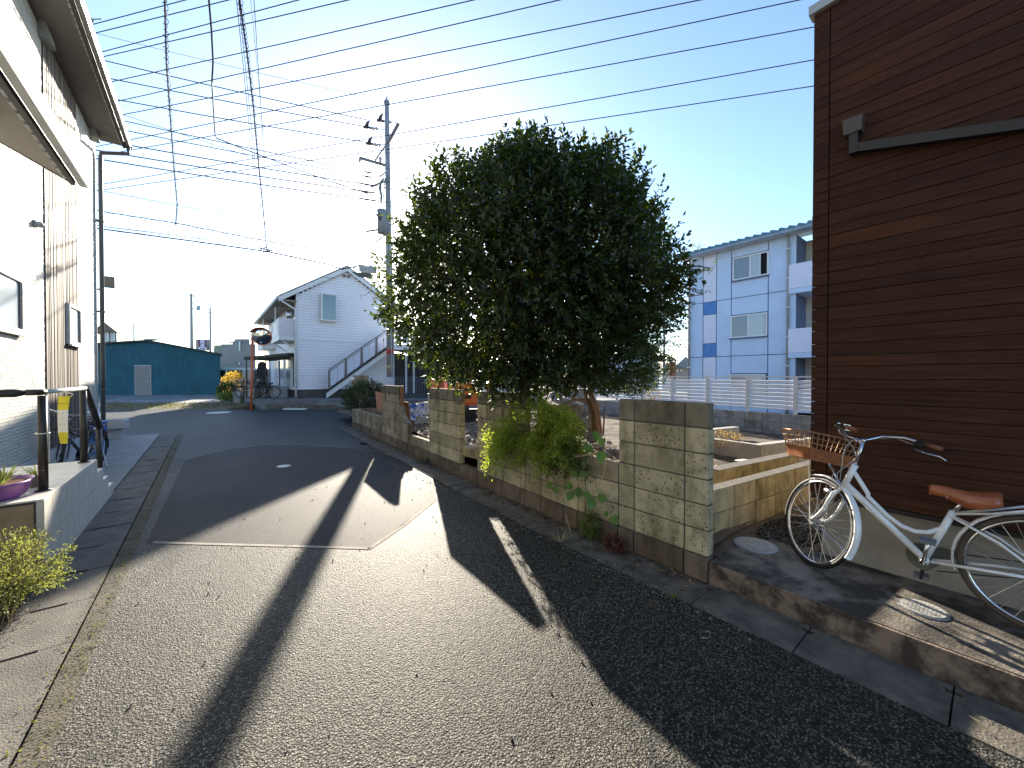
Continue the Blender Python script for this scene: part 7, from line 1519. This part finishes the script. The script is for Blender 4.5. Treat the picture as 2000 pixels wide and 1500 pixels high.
for (x, y, s_, an_) in ((1164, 852, .115, 95), (1176, 863, .085, 60), (1149, 876, .11, 175), (1174, 892, .12, -100), (1139, 905, .06, 100), (1121, 926, .085, 150), (1140, 925, .075, -20), (1112, 948, .09, 190), (1130, 962, .10, -95), (1114, 968, .11, -120), (1074, 948, .09, 100), (1086, 957, .085, -60), (1146, 966, .09, -10), (1155, 983, .12, -95), (1176, 972, .10, -25), (1199, 1015, .09, 60), (1184, 1003, .06, 30)):
    c = PT(x, y, x=2.90 + rl.uniform(-.03, .03)); a = R(an_); dx = -_cR * -math.cos(a) + Vector((0, 0, math.sin(a))); nn = (-_cF0 + Vector((0, 0, .5)) + _cR * rl.uniform(-.5, .5)).normalized(); dx = (dx - nn * dx.dot(nn)).normalized(); sy = nn.cross(dx); b = MB(); s_ *= 1.0
    P = [(-.5, 0), (-.42, .22), (-.2, .38), (.08, .40), (.32, .27), (.5, .06), (.56, 0), (.5, -.06), (.32, -.27), (.08, -.40), (-.2, -.38), (-.42, -.22)]; mid = [(-.5, 0), (-.2, 0), (.08, 0), (.32, 0), (.56, 0)]
    w3 = lambda u, v_: c + dx * u * s_ + sy * v_ * s_ + nn * (abs(v_) * .25 - u * u * .25) * s_
    b.add([w3(*p) for p in P] + [w3(-.2, 0), w3(.08, 0), w3(.32, 0)], [(0, 1, 2, 12), (12, 2, 3, 13), (13, 3, 4, 14), (14, 4, 5, 6), (0, 12, 10, 11), (12, 13, 9, 10), (13, 14, 8, 9), (14, 6, 7, 8)]); b.build('leaf', VL, vn_, True)
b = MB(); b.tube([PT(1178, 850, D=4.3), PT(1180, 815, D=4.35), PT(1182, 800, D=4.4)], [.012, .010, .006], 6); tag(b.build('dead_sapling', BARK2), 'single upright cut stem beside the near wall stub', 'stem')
# weeds at the foot of the wall
GRS = leaf_mat('weed_green', (.05, .10, .02), (.22, .30, .07), .4, .6); STR = leaf_mat('straw', (.30, .24, .12), (.62, .52, .30), .3, .7, (.6, .45, .15))
def weed(label, c, spread, h, n, m, seed, w=.004): t = thing('weed', label, 'weed', c); blades(n, c, spread, h, seed, w).build('blades', m, t, kind='stuff'); return t
c = PT(1158, 1050, z=.01); c.x = 2.93; weed('upright green weed growing at the foot of the wall under the vine', c, .14, .26, 60, GRS, 3)
clump('green_weed', 'leafy weed crowding the gutter below the vine', (2.93, c.y, .0), (.10, .12), .30, 420, leaf_mat('weed_leaf', (.04, .09, .02), (.16, .26, .06), .4, .5), 5, (.02, .04), (.006, .012))
c = PT(1095, 1058, z=.01); weed('straw-coloured dry grass tuft lying in the gutter', c, .20, .10, 26, STR, 4, .003)
c = PT(1205, 1075, z=.01); c.x = 2.90; clump('dead_creeper', 'ball of dark red dead leaves in the corner below the near stub', (2.90, c.y, 0), (.09, .11), .15, 320, leaf_mat('dark_red_dead', (.04, .012, .008), (.20, .07, .04), .25, .6, (.4, .1, .03)), 6, (.02, .035), (.01, .02), .2)
c = PT(833, 898, z=.01); weed('small green weed at the base of the second stub', c, .12, .20, 36, GRS, 6)
c = PT(826, 905, z=.01); clump('green_weed', 'low leafy weed beside the second stub', (c.x, c.y, 0), (.12, .14), .10, 160, LEAF2, 9, (.02, .04), (.01, .02))
c = PT(1316, 1165, z=.01); weed('tiny weed growing from the gutter edge below the near stub', c, .05, .06, 12, GRS, 7, .003)
# moss and grit along the joints, leaf litter in the gutter
rs = np.random.RandomState(8); n = 1400; P = np.zeros((n, 3))
for i in range(n):
    y = rs.uniform(1.4, 10.5); P[i] = (gx(y) - abs(rs.normal(0, .10)) - .01, y, .012)
k = rs.rand(n) < .10; P[k, 0] -= rs.rand(k.sum()) * .7; Dn = rs.normal(size=(n, 3)); Dn[:, 2] *= .3; N_ = rs.normal(size=(n, 3)) * .4; N_[:, 2] += 1
v, f = leaf_cloud(P, Dn, N_, rs.uniform(.015, .045, n), rs.uniform(.008, .022, n)); mesh_np('leaf_litter', v, f, DEAD, None, kind='stuff')
n = 1300; P = np.zeros((n, 3))
for i in range(n): y = rs.uniform(1.3, 12.5); P[i] = (-.56 + rs.normal(0, .022) - .09 * (rs.rand() < .4), y + .03 * math.sin(y * 9), .007)
k = np.array([mnoise.noise(Vector((0, p[1] * 1.7, 3))) > -.12 for p in P]); P = P[k]; n = len(P); Dn = rs.normal(size=(n, 3)); Dn[:, 2] = np.abs(Dn[:, 2]) * .6; N_ = rs.normal(size=(n, 3)); v, f = leaf_cloud(P, Dn, N_, rs.uniform(.006, .02, n), rs.uniform(.004, .010, n)); mesh_np('moss', v, f, leaf_mat('moss_green', (.05, .05, .015), (.22, .22, .06), .3, .8), None, kind='stuff')
b = MB(); r8 = random.Random(8)
for i in range(500): y = r8.uniform(.9, 9); s_ = r8.random(); x = (2.62 + r8.gauss(0, .05)) if s_ < .6 else r8.uniform(-.4, 2.6); r = r8.uniform(.003, .008); b.ball((x, y, .006 + r * .3), r, 5, 3)
b.build('grit', SK_, None, kind='stuff')
for i, (x, y) in enumerate(((1376, 1235), (1382, 1248), (1935, 1432), (1318, 1160))):
    p = PT(x, y, z=.012); v, f = leaf_cloud(np.array([tuple(p)]), np.array([[r8.uniform(-1, 1), r8.uniform(-1, 1), .1]]), np.array([[.1, .1, 1.0]]), np.array([.04 if i != 2 else .075]), np.array([.02])); tag(mesh_np('fallen_leaf', v, f, STR), ['yellowish leaf lying on the dark asphalt, upper of two', 'yellowish leaf lying on the dark asphalt, lower of two', 'long pale leaf in the gutter at the bottom right', 'small leaf in the gutter near the near wall stub'][i], 'leaf')
# light green bush in the lower left corner
FRN = leaf_mat('corner_bush_leaf', (.05, .065, .015), (.28, .30, .09), .45, .55, (.42, .46, .08)); rs = np.random.RandomState(31); tips = []
bc_ = Vector((-1.10, 4.12, .0))
for i in range(170):
    a = rs.uniform(0, 6.28); r_ = math.sqrt(rs.rand()); h = rs.uniform(.12, .62) * (1 - .35 * r_); tips.append(bc_ + Vector((math.cos(a) * r_ * .34, math.sin(a) * r_ * .48, h)))
sprays('corner_bush', 'bright yellow-green twiggy bush in the lower left corner before the porch', bc_, tips, FRN, 75, (.012, .026), (.004, .009), 33, .022, 'bush', .12)
b = MB()
for i in range(46): a = rs.uniform(0, 6.28); e = bc_ + Vector((math.cos(a) * rs.uniform(.1, .34), math.sin(a) * rs.uniform(.1, .48), rs.uniform(.3, .62))); s_ = bc_ + Vector((rs.uniform(-.2, .1), rs.uniform(-.3, .2), 0)); b.tube([s_, s_.lerp(e, .5) + Vector((0, 0, .05)), e], .0022, 4)
o = b.build('dry_stems', mat('dry_stem', (.30, .22, .12), .8), None, kind='stuff')
# dark shrub with cut branches behind the far low wall
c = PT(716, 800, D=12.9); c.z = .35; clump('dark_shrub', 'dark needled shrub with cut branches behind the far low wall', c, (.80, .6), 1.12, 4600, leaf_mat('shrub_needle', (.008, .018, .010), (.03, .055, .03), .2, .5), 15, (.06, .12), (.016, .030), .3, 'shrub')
b = MB(); 
for (p_, q_) in (((731, 775), (727, 741)), ((729, 757), (733, 745)), ((739, 778), (748, 752)), ((727, 745), (724, 738)), ((690, 770), (684, 762)), ((694, 776), (683, 774))): b.tube([PT(*p_, D=12.7), PT(*q_, D=12.7)], [.03, .026], 8)
tag(b.build('cut_branches', mat('grey_bark', (.13, .11, .10), .9)), 'bare cut branch stubs sticking out of the dark shrub', 'branches')
b = MB(); c = PT(703, 750, D=17); b.slab([c + _cR * x + _cF0 * y for x, y in ((-.32, 0), (.32, 0), (.32, .2), (-.32, .2))], .3, zz(733, 17)); tag(b.build('gate_pillar', BLK_D), 'grey block gate pillar below the outside stair', 'pillar')
b = MB(); b.slab([c + _cR * x + _cF0 * y for x, y in ((-.40, -.06), (-.24, -.06), (-.24, -.003), (-.40, -.003))], zz(742, 17), zz(736, 17)); tag(b.build('letter_box', WHITE), 'small white letter box on the grey gate pillar', 'letter box')
# plants between shed and shelter
def gp(px, D): return CF((px - 1000) / FPX * D, D, .2)
clump('bush', 'dark green bush at the right corner of the teal shed', gp(444, 22.6), (.55, .6), 1.1, 1500, LEAF2, 41, (.08, .16), (.03, .06), .3, 'bush')
clump('bush', 'sunlit yellow bush between the shed and the bicycle shelter', gp(459, 24.5), (.75, .7), 1.75, 1800, leaf_mat('yellow_leaf', (.30, .22, .04), (.75, .52, .12), .55, .6, (.9, .6, .08)), 42, (.08, .15), (.03, .06), .3, 'bush')
clump('bush', 'low olive weeds at the foot of the yellow bush', gp(452, 21.3), (.75, .5), .55, 900, GRS, 43, (.06, .14), (.015, .03), .5, 'bush')
b = MB(); c = gp(462, 21.0); c.z = 0; b.slab([c + _cR * x + _cF0 * y for x, y in ((-.22, 0), (.2, 0), (.2, .3), (-.22, .3))], 0, .78); tag(b.build('concrete_post', BLK_G), 'short thick concrete post beside the low weeds', 'post')
b = MB(); b.tube([CF(-15.3, 25.9, .4), CF(-15.0, 25.9, 2.3)], .03, 6); b.tube([CF(-15.1, 25.9, .4), CF(-14.7, 25.9, 2.0)], .03, 6); tag(b.build('leaning_poles', DARK), 'two dark poles leaning at the right end of the teal shed', 'poles')
n = 2600; P = np.zeros((n, 3)); 
for i in range(n): D = rs.uniform(19.0, 21.4); X = rs.uniform(-30, -13.9); p = CF(X, D, .0 + .15 * max(0, (D - 19)) / 2.2); P[i] = tuple(p)
Dn = rs.normal(size=(n, 3)) * .6; Dn[:, 2] = np.abs(Dn[:, 2]) + .2; v, f = leaf_cloud(P, Dn, rs.normal(size=(n, 3)), rs.uniform(.05, .14, n), rs.uniform(.015, .03, n)); mesh_np('verge_grass', v, f, leaf_mat('verge_leaf', (.10, .08, .03), (.30, .24, .10), .3, .8), None, kind='stuff')

t = clump('far_tree', 'pale wispy tree top showing beside the roof of the blue block', CF((1352 - 1000) / FPX * 34, 34, 11.2), (1.1, 1), 2.4, 420, leaf_mat('far_pale_leaf', (.12, .14, .12), (.30, .33, .28), .4, .7), 51, (.15, .3), (.04, .08), .3, 'tree')
b = MB(); c = CF((1352 - 1000) / FPX * 34, 34, 0); b.tube([c, c + Vector((0, 0, 11.5))], [.2, .05], 6); b.build('trunk', BARK, t)
